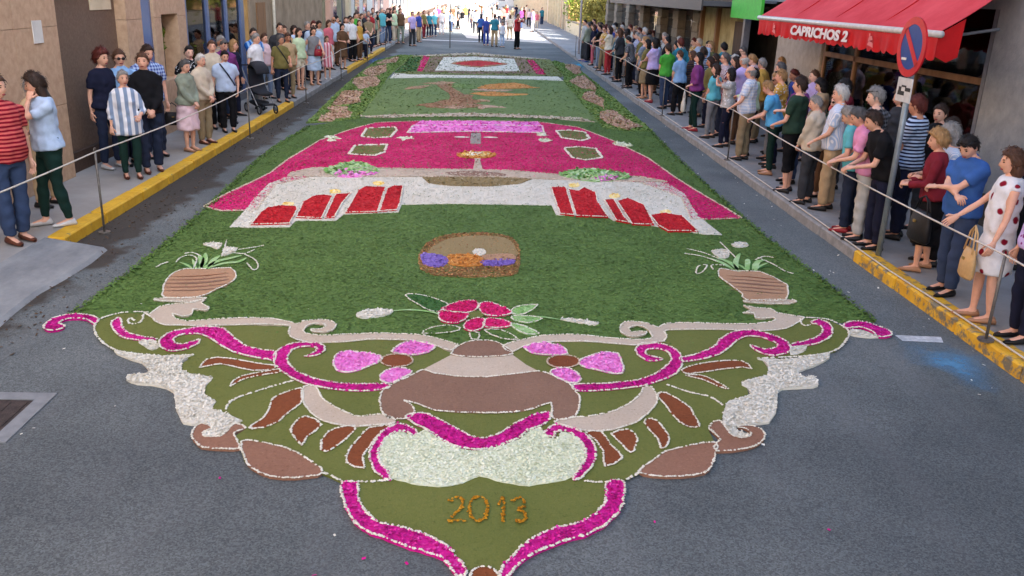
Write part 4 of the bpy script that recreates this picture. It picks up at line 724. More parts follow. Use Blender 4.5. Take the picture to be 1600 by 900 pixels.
# goods in the shop window
GOODS = [(L(150, 22, 28), 'red'), (L(60, 96, 60), 'green'), (L(170, 120, 50), 'tan'), (L(52, 70, 110), 'blue'), (L(120, 50, 40), 'brown'), (L(196, 176, 130), 'cream'), (L(190, 84, 30), 'orange')]
sh = empty('display_shelf', (RX+.42, 15, .6), 0, 'dark shelf of colourful goods behind the shop window under the awning', 'shelf')
for z in (.62, 1.15, 1.62): bx('board', (RX+.18, 12.3, z), (RX+.66, 17.6, z+.03), WOODD, sh, (RX+.42, 15, .6))
k = 0; SEEN = {}
for z in (.65, 1.18, 1.65):
    y = 12.5
    while y < 17.3:
        c, nme = GOODS[(k//3*2+k) % 7]; w = .18+.16*RNG.random(); h = .2+.22*RNG.random(); cx, cy = RX+.36, y+w/2
        kind_ = k % 3; q = MB((cx, cy, z+.001))
        if kind_ == 0: q.box((cx-.12, y, z+.001), (cx+.12, y+w, z+h), bev=.012)
        elif kind_ == 1: q.tube([(cx, cy, z+.001), (cx, cy, z+h*.5), (cx, cy, z+h*.7), (cx, cy, z+h)], [w*.42, w*.45, w*.2, w*.16], seg=10, cap=0)
        else: q.tube([(cx, cy, z+.001), (cx, cy, z+h*.3), (cx, cy, z+h*.8), (cx, cy, z+h)], [w*.3, w*.5, w*.42, w*.5], seg=10, cap=0)
        nm = ('box', 'bottle', 'jar')[kind_]
        ob = q.build(nm, flat('goods_'+nme, c), None, smooth=kind_ > 0); ob.location = (cx, cy, z+.001)
        lab_ = f'{nme} {nm} on the {"lowest" if z < 1 else "middle" if z < 1.5 else "top"} shelf behind the shop window under the awning'
        if lab_ in SEEN: lab_ = lab_.replace(nm, 'right hand '+nm if y < SEEN[lab_] else 'left hand '+nm, 1)
        SEEN.setdefault(lab_, y); tag(ob, lab_, nm, 'goods on the shelves of the awning shop'); y += w+.08; k += 1
for i, (y, c, nme) in enumerate(((12.45, L(176, 24, 30), 'red'), (12.9, L(72, 110, 60), 'green'), (13.4, L(150, 60, 60), 'dusty red'), (14.5, L(60, 64, 84), 'slate'), (15.3, L(180, 120, 40), 'mustard'), (15.9, L(190, 170, 150), 'cream'), (16.7, L(150, 40, 60), 'wine red'), (17.3, L(90, 120, 150), 'grey blue'))):
    q = MB((RX+.2, y, 2.0)); 
    q.tube([(RX+.2, y, 2.75), (RX+.2, y, 2.68), (RX+.2, y, 2.5), (RX+.2, y, 2.25), (RX+.2, y, 2.08)], [.06, .17, .16, .18, .2], [.03, .06, .06, .07, .08], side=(0, 1, 0), seg=10)
    for s in (-1, 1): q.tube([(RX+.2, y+s*.15, 2.66), (RX+.2, y+s*.26, 2.42)], [.06, .05], seg=6)
    ob = q.build('hanging_shirt', flat('cloth_'+nme, c), None, smooth=True); ob.location = (RX+.2, y, 2.0)
    tag(ob, f'{nme} shirt hanging in the window beneath the red awning', 'shirt', 'shirts hanging in the shop window')
# --- right: older buildings beyond
o = (RX, 30, .13); B2 = empty('old_stone_building', o, 0, 'old dark masonry building with timber shopfronts beyond the red awning', 'building')
bx('upper_wall', (RX, 23.5, 2.72), (RX+7, 50, 15), DSTONE, B2, o); bx('back_wall', (RX+1.1, 23.5, .13), (RX+7, 50, 2.72), DARKIN, B2, o)
windows(B2, o, RX-.004, 24, 49.5, (4.2, 7.4, 10.6), -1)
bx('window_display', (RX+.12, 24.7, .13), (RX+.35, 28.3, 2.72), nmat('display_wall', L(150, 134, 88), L(196, 184, 140), scale=2.4, rough=.85, bump=.1), B2, o)
for y in (23.55, 26.4, 28.3): bx('timber_post', (RX, y, .13), (RX+.16, y+.16, 2.72), WOODM if y > 24 else GREYF, B2, o)
bx('dark_door', (RX+.05, 23.75, .13), (RX+.11, 24.65, 2.4), WOODD, B2, o)
for y0, w in ((28.6, .75), (31.6, .8), (34.6, .7), (38.4, .8), (42.2, .8), (46, .8), (49.2, .78)):
    z = .13; i = 0
    while z < 2.7:
        e = min(z+.3, 2.715); d = .05*(i % 2)
        q = MB(o); q.box((RX-.02-.01*math.sin(i*3+y0), y0-d, z+.006), (RX+.5, y0+w+d, e-.006), bev=.012); q.build('stone_block', QUOIN if i % 4 else QUOIN2, B2); z = e; i += 1
for y0, y1 in ((29.45, 31.5), (32.5, 34.5), (35.4, 38.3), (39.3, 42.1), (43.1, 45.9)):
    fr = bx('window', (RX+.25, y0, .13), (RX+.32, y1, 2.72), WOODD, B2, o)
    for y in (y0+.08, (y0+y1)/2+.05): bx('pane', (RX+.235, y, .7), (RX+.25, y+(y1-y0)/2-.14, 2.4), PANE, fr, o)
# flat canopy and green sign over the timber shopfronts
CN = empty('canopy', (6.3, 33, 2.72), 0, 'dark grey flat canopy over the timber shopfronts on the right', 'canopy')
bx('canopy_roof', (5.95, 24.0, 2.78), (7.0, 41, 2.90), flat('canopy_grey', L(92, 94, 100)), CN, (6.3, 33, 2.72)); bx('fascia', (5.9, 24.0, 2.66), (5.95, 41, 2.92), flat('canopy_edge', L(74, 70, 72)), CN, (6.3, 33, 2.72))
GS = bx('shop_sign', (6.55, 20.9, 2.52), (6.62, 23.4, 3.1), flat('green_sign', L(70, 190, 60)), None); GS.data.transform(Matrix.Translation((-6.58, -22.1, -2.8))); GS.location = (6.58, 22.1, 2.8)
tag(GS, 'bright green shop sign board between the red awning and the canopy', 'sign')
for yy in (21.2, 23.1): bx('bracket', (6.62-6.58, yy-22.1, .1), (7.0-6.58, yy-22.1+.05, .14), GREYF, GS)
# --- right: sunlit buildings past the garden
RH = [(73, 80, WOODM, 'brown sunlit timber-fronted house past the garden, right', 3.6), (80, 96, CREAMW, 'cream sunlit house with pale columns far along the right side', 4), (96, 130, WHITEW, 'white sunlit house far along the right side', 4.2), (130, 190, PINKW, 'pink sunlit block farthest along the right side', 4.5)]
for k, (y0, y1, m, lab, h) in enumerate(RH):
    o = (RX, (y0+y1)/2, .13); r = empty('house', o, 0, lab, 'house', 'houses along the right side')
    bx('wall', (RX+.2, y0+.01, .13), (RX+8, y1-.01, h), m, r, o); y = y0+.6
    bx('roof', (RX-.1, y0+.01, h), (RX+8.3, y1-.01, h+.2), DSTONE, r, o)
    while y < y1-1:
        bx('column', (RX, y, .13), (RX+.2, y+.4, min(h, 3.2)), CREAMW, r, o); 
        if y+2.4 < y1: bx('door', (RX+.17, y+.8, .13), (RX+.2, y+2.1, 2.5), WOODD, r, o)
        y += 3
o = (0, 195, .13); r = empty('house', o, 0, 'white house closing the far end of the street', 'house'); bx('wall', (-16, 192, .0), (18, 200, 9), WHITEW, r, o)
for x in range(-14, 16, 3):
    f = bx('window', (x, 191.95, 1.2), (x+1.3, 192, 2.8), GREYF, r, o); bx('pane', (x+.1, 191.9, 1.3), (x+1.2, 191.95, 2.7), PANE, f, o)
# ------------------------------------------------------------------ red awning
AW = empty('awning', (6.4, 15.1, 2.6), 0, 'red fabric shop awning with white lettered scalloped valance, upper right', 'awning'); ao = (6.4, 15.1, 2.6)
AX, AZ, A0, A1, WZ = 5.93, 2.60, 11.35, 18.85, 3.42
RED = nmat('red_canvas', L(198, 38, 48), L(226, 80, 86), scale=1.3, rough=.8, bump=.15, bscale=40)  # paler than the valance: fading plus sky reflection put into the colour
RED2 = nmat('red_valance_canvas', L(176, 12, 18), L(204, 24, 28), scale=3, rough=.75, bump=.15, bscale=40)
q = MB(ao); ny, nx = 60, 8; V = []
for i in range(ny+1):
    y = A0+(A1-A0)*i/ny
    for j in range(nx+1):
        t = j/nx; V.append((AX+(RX-AX)*t, y, AZ+.06+(WZ-AZ)*t-.05*math.sin(math.pi*t)-.012*abs(math.sin(math.pi*i/15))))
Fc = [(i*(nx+1)+j, i*(nx+1)+j+1, (i+1)*(nx+1)+j+1, (i+1)*(nx+1)+j) for i in range(ny) for j in range(nx)]
q.add(V, Fc); q.add(np.array(V)-(0, 0, .008), [f[::-1] for f in Fc]); q.build('canopy_fabric', RED, AW, smooth=True)
for i in (15, 30, 45):
    y = A0+(A1-A0)*i/ny; q = MB(ao); q.tube([(AX+.02, y, AZ+.052), (AX+.5, y, AZ+.052+.5*(WZ-AZ)/(RX-AX)-.036), (RX-.05, y, WZ+.02)], .012, seg=6); q.build('seam', RED2, AW)
q = MB(ao); q.tube([(AX-.02, A0-.06, AZ+.02), (AX-.02, A1+.06, AZ+.02)], .045, seg=10, cap=.2); q.build('front_bar', flat('white_bar', L(205, 200, 196), rough=.4), AW, smooth=True)
q = MB(ao); ny = 224; V = []
for i in range(ny+1):
    y = A0+(A1-A0)*i/ny; sc = .05*abs(math.sin(math.pi*i/8)); w = .018*math.sin(i*.42)+.01*math.sin(i*.9)
    for j in range(5):
        t = j/4; V.append((AX-.025+w*t, y, AZ-.02-(.25+sc)*t))
Fc = [(i*5+j, i*5+j+1, (i+1)*5+j+1, (i+1)*5+j) for i in range(ny) for j in range(4)]
q.add(V, Fc); q.add(np.array(V)+(.007, 0, 0), [f[::-1] for f in Fc]); q.build('valance', RED2, AW, smooth=True)
q = MB(ao); V = [(AX-.02, A0, AZ+.02), (AX-.02, A0, AZ-.26), (AX+.14, A0, AZ-.33), (AX+.28, A0, AZ-.26), (AX+.3, A0, AZ+.22)]
q.add(V+[(x, y+.007, z) for x, y, z in V], [(0, 1, 2, 3, 4), (9, 8, 7, 6, 5)]+[(i, 5+i, 5+(i+1) % 5, (i+1) % 5) for i in range(5)]); q.build('side_valance', RED2, AW)
for y in (A0+.5, A1-.5):
    q = MB(ao); q.tube([(AX, y, AZ), (AX+.55, y+.1, AZ+.0), (RX-.02, y, AZ+.1)], .022, seg=6); q.build('folding_arm', GREYF, AW, smooth=True)
INK = flat('white_lettering', L(232, 226, 222), rough=.7)
def text_mesh(name, body, size, M, m, parent=None, bold=.012, ext=.004, shear=0, sx=1, align='CENTER'):
    cu = bpy.data.curves.new(name, 'FONT'); cu.body = body; cu.size = size; cu.align_x = align; cu.align_y = 'CENTER'; cu.offset = bold; cu.extrude = ext; cu.shear = shear; cu.resolution_u = 3
    tmp = bpy.data.objects.new(name, cu); COL.objects.link(tmp); dg = bpy.context.evaluated_depsgraph_get(); me = bpy.data.meshes.new_from_object(tmp.evaluated_get(dg)); bpy.data.objects.remove(tmp)
    me.transform(Matrix.Diagonal((sx, 1, 1, 1))); me.transform(M); me.materials.clear(); me.materials.append(m); me.name = name
    ob = bpy.data.objects.new(name, me); COL.objects.link(ob); ob.parent = parent; return ob
# lettering runs toward the viewer: text +x is world -y, text normal is world -x
def face_street(x, y, z): return Matrix(((0, 0, -1, x), (-1, 0, 0, y), (0, 1, 0, z), (0, 0, 0, 1)))
text_mesh('lettering', 'CAPRICHOS 2', .225, face_street(AX-.062-ao[0], 15.45-ao[1], AZ-.155-ao[2]), INK, AW, bold=.009, shear=.12, sx=1.9)
PK = flat('pale_emblem', L(226, 120, 116), rough=.7)
for y in (17.75, 13.25):
    q = MB(ao); x = AX-.055
    q.tube([(x, y, AZ-.24), (x, y-.01, AZ-.18)], [.11, .07], [.006, .006], side=(0, 1, 0), seg=10); q.tube([(x, y+.02, AZ-.16), (x, y+.03, AZ-.10)], [.08, .05], [.006, .006], side=(0, 1, 0), seg=10); q.tube([(x, y+.06, AZ-.1), (x, y+.07, AZ-.06)], .02, .006, side=(0, 1, 0), seg=6)
    q.build('emblem', PK, AW)
# ------------------------------------------------------------------ no-parking sign
SB = (4.79, 9.63, .13); SG = empty('traffic_sign', SB, 0, 'round no parking sign, blue with red rim, on a grey pole at the right kerb', 'traffic sign')
GALV = nmat('galvanised_steel', L(120, 134, 144), L(150, 162, 170), scale=10, rough=.45, bump=.05, metal=.4)
q = MB(SB); q.tube([(SB[0], SB[1], .131), (SB[0], SB[1], 2.72)], .033, seg=14, cap=.1); q.build('pole', GALV, SG, smooth=True)
cx, cy, cz, R_ = SB[0]-.055, SB[1], 2.52, .315
def disc(r0, r1, x, th, n=48):
    V = []; Fc = []
    for i in range(n):
        a = 2*math.pi*i/n
        for r in (r0, r1): V += [(x, cy+r*math.cos(a), cz+r*math.sin(a)), (x+th, cy+r*math.cos(a), cz+r*math.sin(a))]
    for i in range(n):
        j = (i+1) % n; Fc += [(4*i, 4*j, 4*j+2, 4*i+2), (4*i+1, 4*i+3, 4*j+3, 4*j+1), (4*i+2, 4*j+2, 4*j+3, 4*i+3), (4*i, 4*i+1, 4*j+1, 4*j)]
    return V, Fc
q = MB(SB); q.add(*disc(.001, R_, cx, .012)); q.build('sign_plate', flat('sign_blue', L(14, 62, 140), rough=.35), SG)
q = MB(SB); q.add(*disc(R_-.075, R_+.004, cx-.004, .020)); q.build('red_rim', flat('sign_red', L(196, 20, 34), rough=.35), SG)
q = MB(SB); a = math.radians(45); w = .034; rr = R_-.06; ux, uz = math.cos(a), -math.sin(a)   # top-left to bottom-right for a viewer in the street
V = []
for s, t in ((-1, -1), (1, -1), (1, 1), (-1, 1)):
    # viewer's right is world -y
    yy = cy-(s*rr*ux+t*w*math.sin(a)); zz_ = cz+(s*rr*uz+t*w*math.cos(a)); V += [(cx-.004, yy, zz_), (cx-.0005, yy, zz_)]
q.add(V, [(0, 2, 4, 6), (1, 7, 5, 3), (0, 1, 3, 2), (2, 3, 5, 4), (4, 5, 7, 6), (6, 7, 1, 0)]); q.build('red_bar', flat('sign_red', L(196, 20, 34), rough=.35), SG)
text_mesh('numeral', '1', .14, face_street(cx-.003-SB[0], cy+.125-SB[1], cz-.13-SB[2])@Matrix.Rotation(math.radians(-90), 4, 'Z'), INK, SG, bold=.006)
bx('tow_plate', (cx, cy-.17, 1.93), (cx+.01, cy+.17, 2.19), flat('plate_white', L(205, 206, 206), rough=.4), SG, SB)
BLK = flat('sign_black', L(24, 24, 26), rough=.5)
for nme, a, b in (('tow_truck', (cx-.003, cy-.02, 2.0), (cx, cy+.13, 2.045)), ('truck_cab', (cx-.003, cy+.06, 2.045), (cx, cy+.12, 2.09)), ('towed_car', (cx-.003, cy-.15, 2.05), (cx, cy-.03, 2.09)), ('crane_arm', (cx-.003, cy-.05, 2.09), (cx, cy+.06, 2.11))): bx(nme, a, b, BLK, SG, SB)
bx('clamp', (cx+.01, cy-.05, 2.42), (cx+.03, cy+.05, 2.46), GALV, SG, SB); bx('clamp', (cx+.01, cy-.05, 2.62), (cx+.03, cy+.05, 2.66), GALV, SG, SB)
# ------------------------------------------------------------------ rope barriers
STEEL = nmat('barrier_steel', L(96, 92, 88), L(134, 128, 122), scale=20, rough=.5, bump=.1, metal=.5)
ROPE = nmat('white_rope', L(196, 186, 172), L(226, 218, 206), scale=60, rough=.9, bump=.4, bscale=120)
def post(x, y, z, h, lab, grp):
    r = empty('barrier_post', (x, y, z), 0, lab, 'post', grp); q = MB((x, y, z)); q.tube([(x, y, z+.001), (x, y, z+h)], .014, seg=8, cap=.1); q.build('rod', STEEL, r, smooth=True)
    q = MB((x, y, z)); q.tube([(x, y, z+.002), (x, y, z+.02)], .07, seg=14, cap=0); q.build('base_plate', STEEL, r)
    q = MB((x, y, z)); a = np.linspace(0, 2*np.pi, 9); q.tube([(x, y+.03*math.cos(t), z+h+.02+.03*math.sin(t)) for t in a], .006, seg=5); q.build('eyelet', STEEL, r, smooth=True)
    return (x, y, z+h)
GL, GR = 'rope barrier posts along the left kerb', 'rope barrier posts along the right kerb'
LP = [(-4.5, 3.6, .09, .98)]+[(-4.45, 10.2, 0, .98), (-4.46, 17.2, 0, .98), (-4.44, 22.9, 0, .96), (-4.46, 29, 0, .96), (-4.46, 36, 0, .96), (-4.46, 43, 0, .96)]
near = ['nearest of the left rope posts, where the yellow kerb begins', 'rope post by the couple in grey and beige, left kerb', 'rope post near the end of the first yellow kerb, left', 'rope post beside the grey left kerb past the women in skirts', 'rope post at the start of the far yellow kerb, left', 'farthest rope post on the left kerb']
pts = []
for i, (x, y, z, h) in enumerate(LP): pts.append(post(x, y, z, h, near[i-1], GL) if i else (x, y, z+h))
def rope(pts, sag, r, name, lab, first_free=None):
    V = []
    for a, b in zip(pts[:-1], pts[1:]):
        a, b = np.array(a), np.array(b); n = 10
        for k in range(n):
            t = k/n; p = a+(b-a)*t; p[2] -= sag*4*t*(1-t); V.append(p)
    V.append(np.array(pts[-1])); q = MB(pts[0]); q.tube(V, r*.8, seg=6); o = q.build(name, ROPE, None, smooth=True); o.location = pts[0]; tag(o, lab, 'rope'); return o
rope(pts, .05, .011, 'barrier_rope', 'white rope strung along the left kerb posts')
RP = [(4.60, 1.2, .14, .84), (4.60, 7.0, .13, .8), (4.66, 15.75, .13, .92), (4.64, 21.75, .13, .92), (4.62, 28, .13, .92), (4.62, 34.5, .13, .92), (4.6, 42.3, .13, .95)]
nearr = ['nearest right rope post, at the photo edge by navy trousers', 'rope post beside the man with grey hair and brown trousers, right', 'rope post by the man in pale blue and black trousers, right', 'rope post by the grey shirted man, right kerb', 'rope post among the far right row of spectators', 'farthest rope post on the right kerb']
pts = []
for i, (x, y, z, h) in enumerate(RP): pts.append(post(x, y, z, h, nearr[i-1], GR) if i else (x, y, z+h))
rope(pts, .06, .011, 'barrier_rope', 'white rope strung along the right kerb posts')
rope([(4.66, 1, .16), (4.67, 6.9, .16), (4.63, 9, .15), (4.66, 11.5, .155), (4.70, 15.7, .15), (4.69, 21.7, .15), (4.68, 28, .15)], 0, .011, 'slack_rope', 'slack white rope lying along the edge of the right pavement')
CF = MB((-1.54, 47.7, 0)); CF.tube([(-1.54, 47.7, 0.001), (-1.54, 47.7, 2.4)], .025, seg=8); po = CF.build('thin_pole', STEEL, None, smooth=True); po.location = (-1.54, 47.7, 0); tag(po, 'thin grey pole standing in the road beyond the carpets', 'pole'); 
CF = MB((5.0, 44.5, .13)); CF.tube([(5.0, 44.5, .131), (5.0, 44.5, 4.6)], .05, seg=10); po = CF.build('lamp_post', flat('pale_post', L(196, 180, 178)), None, smooth=True); po.location = (5.0, 44.5, .13); tag(po, 'pale slender post at the far end of the right crowd', 'post')
# ------------------------------------------------------------------ garden at the far right
LEAFA = petal_mat('sunlit_leaves', [(.05, .09, .012), (.10, .16, .02), (.19, .25, .03), (.30, .32, .05)], 3)
LEAFB = petal_mat('yellow_leaves', [(.14, .12, .03), (.26, .22, .05), (.36, .31, .08), (.44, .38, .14)], 3)
BARK = nmat('bark', (.05, .035, .025), (.12, .09, .065), scale=9, rough=.95, bump=.6)
def crown(name, c, R, n, size, mat_, parent, org):
    k = 14; cl = RNG.normal(0, 1, (k, 3)); cl /= np.linalg.norm(cl, axis=1)[:, None]; cl = cl*RNG.uniform(.35, .95, (k, 1))*np.array(R)+np.array(c)
    i = RNG.integers(0, k, n); P = cl[i]+RNG.normal(0, 1, (n, 3))*np.array(R)*.24
    d = RNG.normal(0, 1, (n, 3)); d /= np.linalg.norm(d, axis=1)[:, None]; e = np.cross(d, RNG.normal(0, 1, (n, 3))); e /= np.linalg.norm(e, axis=1)[:, None]
    s = size*RNG.uniform(.6, 1.3, (n, 1)); V = np.stack([P-d*s, P+e*s*.5, P+d*s, P-e*s*.5], 1).reshape(-1, 3)-np.array(org)
    me = bpy.data.meshes.new(name); me.from_pydata(V.tolist(), [], [(4*a, 4*a+1, 4*a+2, 4*a+3) for a in range(n)]); me.materials.append(mat_)
    base = RNG.random(k)[i]*.5; set_shade(me, np.repeat(base+RNG.random(n)*.5, 4)); ob = bpy.data.objects.new(name, me); COL.objects.link(ob); ob.parent = parent; return ob
TR = [(8.0, 55.5, 2.1, (1.5, 1.2, 1.5), LEAFB, 'yellow leaved bush at the near end of the far right garden'), (9.6, 58, 2.3, (1.7, 1.4, 1.7), LEAFA, 'bright green bush in the middle of the far right garden'), (7.9, 61, 2.0, (1.3, 1.5, 1.4), LEAFB, 'pale yellow bush behind the far right spectators'), (9.0, 65, 2.8, (2.0, 1.8, 2.2), LEAFA, 'green tree over the far right garden wall'), (7.8, 69.5, 2.2, (1.2, 1.5, 1.7), LEAFA, 'darker green bush next to the brown house')]
for x, y, z, R, m, lab in TR:
    og = (x, y, .13); r = empty('garden_tree', og, 0, lab, 'tree', 'trees in the far right garden')
    q = MB(og); q.tube([(x, y, .1), (x+.05, y, z*.5), (x-.05, y+.1, z)], [.14, .1, .05], seg=8)
    for k in range(5):
        a = k*1.3; q.tube([(x, y, z*.5+.1*k), (x+math.cos(a)*R[0]*.6, y+math.sin(a)*R[1]*.6, z+.2*k-.3)], [.05, .02], seg=5)
    q.build('trunk', BARK, r, smooth=True); crown('crown', (x, y, z), R, 2600, .11, m, r, og)
bx_w = empty('garden_wall', (7.1, 62, .13), 0, 'low stone wall in front of the far right garden', 'wall'); bx('wall_body', (7.0, 50.2, .13), (7.25, 72.8, .95), CREAMW, bx_w, (7.1, 62, .13)); bx('coping', (6.96, 50.2, .95), (7.29, 72.8, 1.03), QUOIN, bx_w, (7.1, 62, .13))
# added plants that stand in for green reflections in the left panes
for i, (x, y, z, R, lab) in enumerate(((LX-.25, 19.3, 1.4, (.1, .5, 1.1), 'added leafy plant standing in for green reflections, left pane of the blue shopfront'), (LX-.25, 20.6, 1.3, (.1, .45, .9), 'added leafy plant standing in for green reflections, middle pane of the blue shopfront'), (LX-.27, 17.2, 1.75, (.05, .28, .35), 'added plant standing in for a green reflection, small window of the granite pier'))):
    og = (x, y, .31 if i < 2 else 1.1); r = empty('reflection_plant', og, 0, lab, 'plant'); q = MB(og); q.tube([(x, y, og[2]+.001), (x, y, og[2]+.28)], [.08, .1], seg=10, cap=0); q.build('pot', flat('terracotta', L(150, 92, 64)), r); crown('leaves', (x, y, z), R, 420, .1, LEAFA, r, og)
# ================================================================== PEOPLE
SKIN = {k: nmat('skin_'+k, vary(c, .85), vary(c, 1.05), scale=14, rough=.55, bump=.03, spec=.35) for k, c in (('fair', L(226, 172, 146)), ('tan', L(200, 142, 112)), ('pale', L(236, 190, 168)))}
LIPS = flat('lips', L(150, 66, 62), rough=.5); EYE = flat('eyes', L(22, 16, 14), rough=.25); BROW = flat('eyebrows', L(60, 44, 34), rough=.8)
HAIRC = {'black': L(26, 22, 22), 'dark brown': L(52, 36, 28), 'brown': L(86, 58, 42), 'auburn': L(92, 38, 30), 'grey': L(142, 138, 134), 'white': L(196, 192, 186), 'blonde': L(168, 130, 86), 'dark grey': L(88, 86, 86)}
HMAT = {k: nmat('hair_'+k.replace(' ', '_'), vary(c, .55), vary(c, 1.3), scale=26, rough=.6, bump=.6, bscale=60, stretch=(1, 1, .22), bdist=.012) for k, c in HAIRC.items()}
CLOTH = {'navy': L(28, 32, 56), 'black': L(24, 24, 28), 'charcoal': L(58, 60, 66), 'grey': L(128, 130, 136), 'light grey': L(184, 182, 178), 'white': L(226, 226, 230), 'sky blue': L(128, 176, 226), 'pale blue': L(178, 200, 230), 'blue': L(36, 96, 176), 'royal blue': L(44, 70, 160), 'denim': L(52, 70, 104), 'dark denim': L(36, 46, 70), 'pale denim': L(128, 150, 182), 'teal': L(28, 130, 150), 'turquoise': L(78, 190, 204), 'cyan': L(60, 170, 226), 'green': L(70, 178, 50), 'dark green': L(40, 66, 52), 'bottle green': L(22, 52, 46), 'olive': L(122, 112, 56), 'mint': L(196, 220, 176), 'red': L(190, 28, 40), 'coral': L(222, 84, 78), 'maroon': L(130, 18, 40), 'pink': L(232, 140, 190), 'rose': L(214, 96, 116), 'pale pink': L(232, 196, 204), 'purple': L(124, 44, 122), 'lilac': L(196, 172, 232), 'beige': L(206, 190, 164), 'tan': L(190, 158, 114), 'khaki': L(150, 130, 96), 'brown': L(104, 74, 50), 'cream': L(226, 214, 190), 'yellow': L(224, 180, 50), 'mustard': L(214, 160, 40), 'orange': L(226, 120, 44), 'grey green': L(140, 150, 130)}
_cm = {}
def cloth(c, pat=None):
    key = (c, pat)
    if key in _cm: return _cm[key]
    base = CLOTH[c]; gy = sum(base)/3; base = tuple(.84*v+.16*gy for v in base); m = nmat(f"cloth_{c.replace(' ', '_')}_{pat or 'plain'}", vary(base, .80), vary(base, 1.10), scale=7, rough=.88, bump=.25, bscale=22, spec=.15, bdist=.012)
    if pat:
        t = m.node_tree; b = t.nodes['Principled BSDF']; lk = b.inputs['Base Color'].links[0].from_socket; tc = t.nodes['Texture Coordinate'].outputs['Object']
        mx = t.nodes.new('ShaderNodeMix'); mx.data_type = 'RGBA'; t.links.new(lk, mx.inputs[6]); t.links.new(mx.outputs[2], b.inputs['Base Color'])
        def wave(axis, sc, lo=.45, hi=.6):
            w = t.nodes.new('ShaderNodeTexWave'); w.wave_type = 'BANDS'; w.bands_direction = axis; w.inputs['Scale'].default_value = sc; w.inputs['Distortion'].default_value = .6; w.inputs['Detail'].default_value = 1
            t.links.new(tc, w.inputs['Vector']); r = t.nodes.new('ShaderNodeValToRGB'); r.color_ramp.elements[0].position = lo; r.color_ramp.elements[1].position = hi; t.links.new(w.outputs[0], r.inputs[0]); return r.outputs[0]
        kind, c2 = pat.split(':'); col2 = CLOTH[c2]
        if kind == 'hstripe': f = wave('Z', 7.5)
        elif kind == 'fine': f = wave('X', 16)
        elif kind == 'wide': f = wave('X', 3.2)
        elif kind == 'plaid':
            mm = t.nodes.new('ShaderNodeMath'); mm.operation = 'MULTIPLY_ADD'; mm.inputs[1].default_value = .5
            m2 = t.nodes.new('ShaderNodeMath'); m2.operation = 'MULTIPLY'; m2.inputs[1].default_value = .5; t.links.new(wave('X', 6), m2.inputs[0]); t.links.new(wave('Z', 6), mm.inputs[0]); t.links.new(m2.outputs[0], mm.inputs[2]); f = mm.outputs[0]
        else:
            v = t.nodes.new('ShaderNodeTexVoronoi'); v.inputs['Scale'].default_value = 9 if kind == 'floral' else 24; t.links.new(tc, v.inputs['Vector'])
            n = t.nodes.new('ShaderNodeTexNoise'); n.inputs['Scale'].default_value = 9; t.links.new(tc, n.inputs['Vector'])
            ad = t.nodes.new('ShaderNodeMath'); ad.operation = 'MULTIPLY_ADD'; ad.inputs[1].default_value = .55; t.links.new(n.outputs[0], ad.inputs[0]); t.links.new(v.outputs['Distance'], ad.inputs[2])
            r = t.nodes.new('ShaderNodeValToRGB'); r.color_ramp.elements[0].position = .52; r.color_ramp.elements[1].position = .60; r.color_ramp.elements[0].color = (1, 1, 1, 1); r.color_ramp.elements[1].color = (0, 0, 0, 1); t.links.new(ad.outputs[0], r.inputs[0]); f = r.outputs[0]
        t.links.new(f, mx.inputs[0]); mx.inputs[7].default_value = (*col2, 1)
    _cm[key] = m; return m
SHOE = {k: flat('shoe_'+k, c, rough=.5) for k, c in (('black', L(26, 24, 24)), ('brown', L(96, 52, 36)), ('white', L(206, 202, 200)), ('tan', L(176, 130, 98)), ('blue', L(40, 80, 150)), ('red', L(150, 30, 40)))}
REMESH = []   # (object, voxel, extra mesh data, fold amplitude)
def bone_ik(S0, T0, a, b, hint):
    S0, T0 = np.array(S0, float), np.array(T0, float); d = T0-S0; D = np.linalg.norm(d)
    if D > (a+b)*.995: T0 = S0+d/D*(a+b)*.995; d = T0-S0; D = np.linalg.norm(d)
    if D < abs(a-b)+.02: D = abs(a-b)+.02
    u = d/np.linalg.norm(d); x = (a*a-b*b+D*D)/(2*D); h = math.sqrt(max(a*a-x*x, 0)); hn = np.array(hint, float); hn -= u*(hn@u); hn /= np.linalg.norm(hn)+1e-9
    return S0+u*x+hn*h, S0+u*D
def rotx(p, piv, ang):
    p = np.array(p, float)-piv; c, s = math.cos(ang), math.sin(ang); return np.array([p[0], p[1]*c-p[2]*s, p[1]*s+p[2]*c])+piv
POSE = {
 'down': ((.25, .02, .80), (-.25, .02, .80)), 'front': ((.035, -.21, .92), (-.035, -.22, .93)), 'behind': ((.04, .19, .93), (-.04, .19, .94)), 'rope': ((.15, -.25, .97), (-.13, -.27, .97)),
 'ropeL': ((.17, -.26, .96), (-.25, .02, .80)), 'ropeR': ((.25, .02, .8), (-.17, -.26, .96)), 'fold': ((-.13, -.27, 1.15), (.15, -.25, 1.11)), 'camera': ((.06, -.30, 1.50), (-.06, -.30, 1.50)),
 'chin': ((.05, -.14, 1.44), (-.06, -.2, 1.05)), 'hipL': ((.19, -.06, .98), (-.25, .02, .8)), 'bag': ((.13, -.18, 1.0), (-.25, .0, .8)), 'lean': ((.06, -.40, 1.0), (-.08, -.42, .99)), 'pocket': ((.2, -.06, .9), (-.2, -.06, .9)), 'hold': ((.12, -.30, 1.08), (-.12, -.3, 1.08)),
}
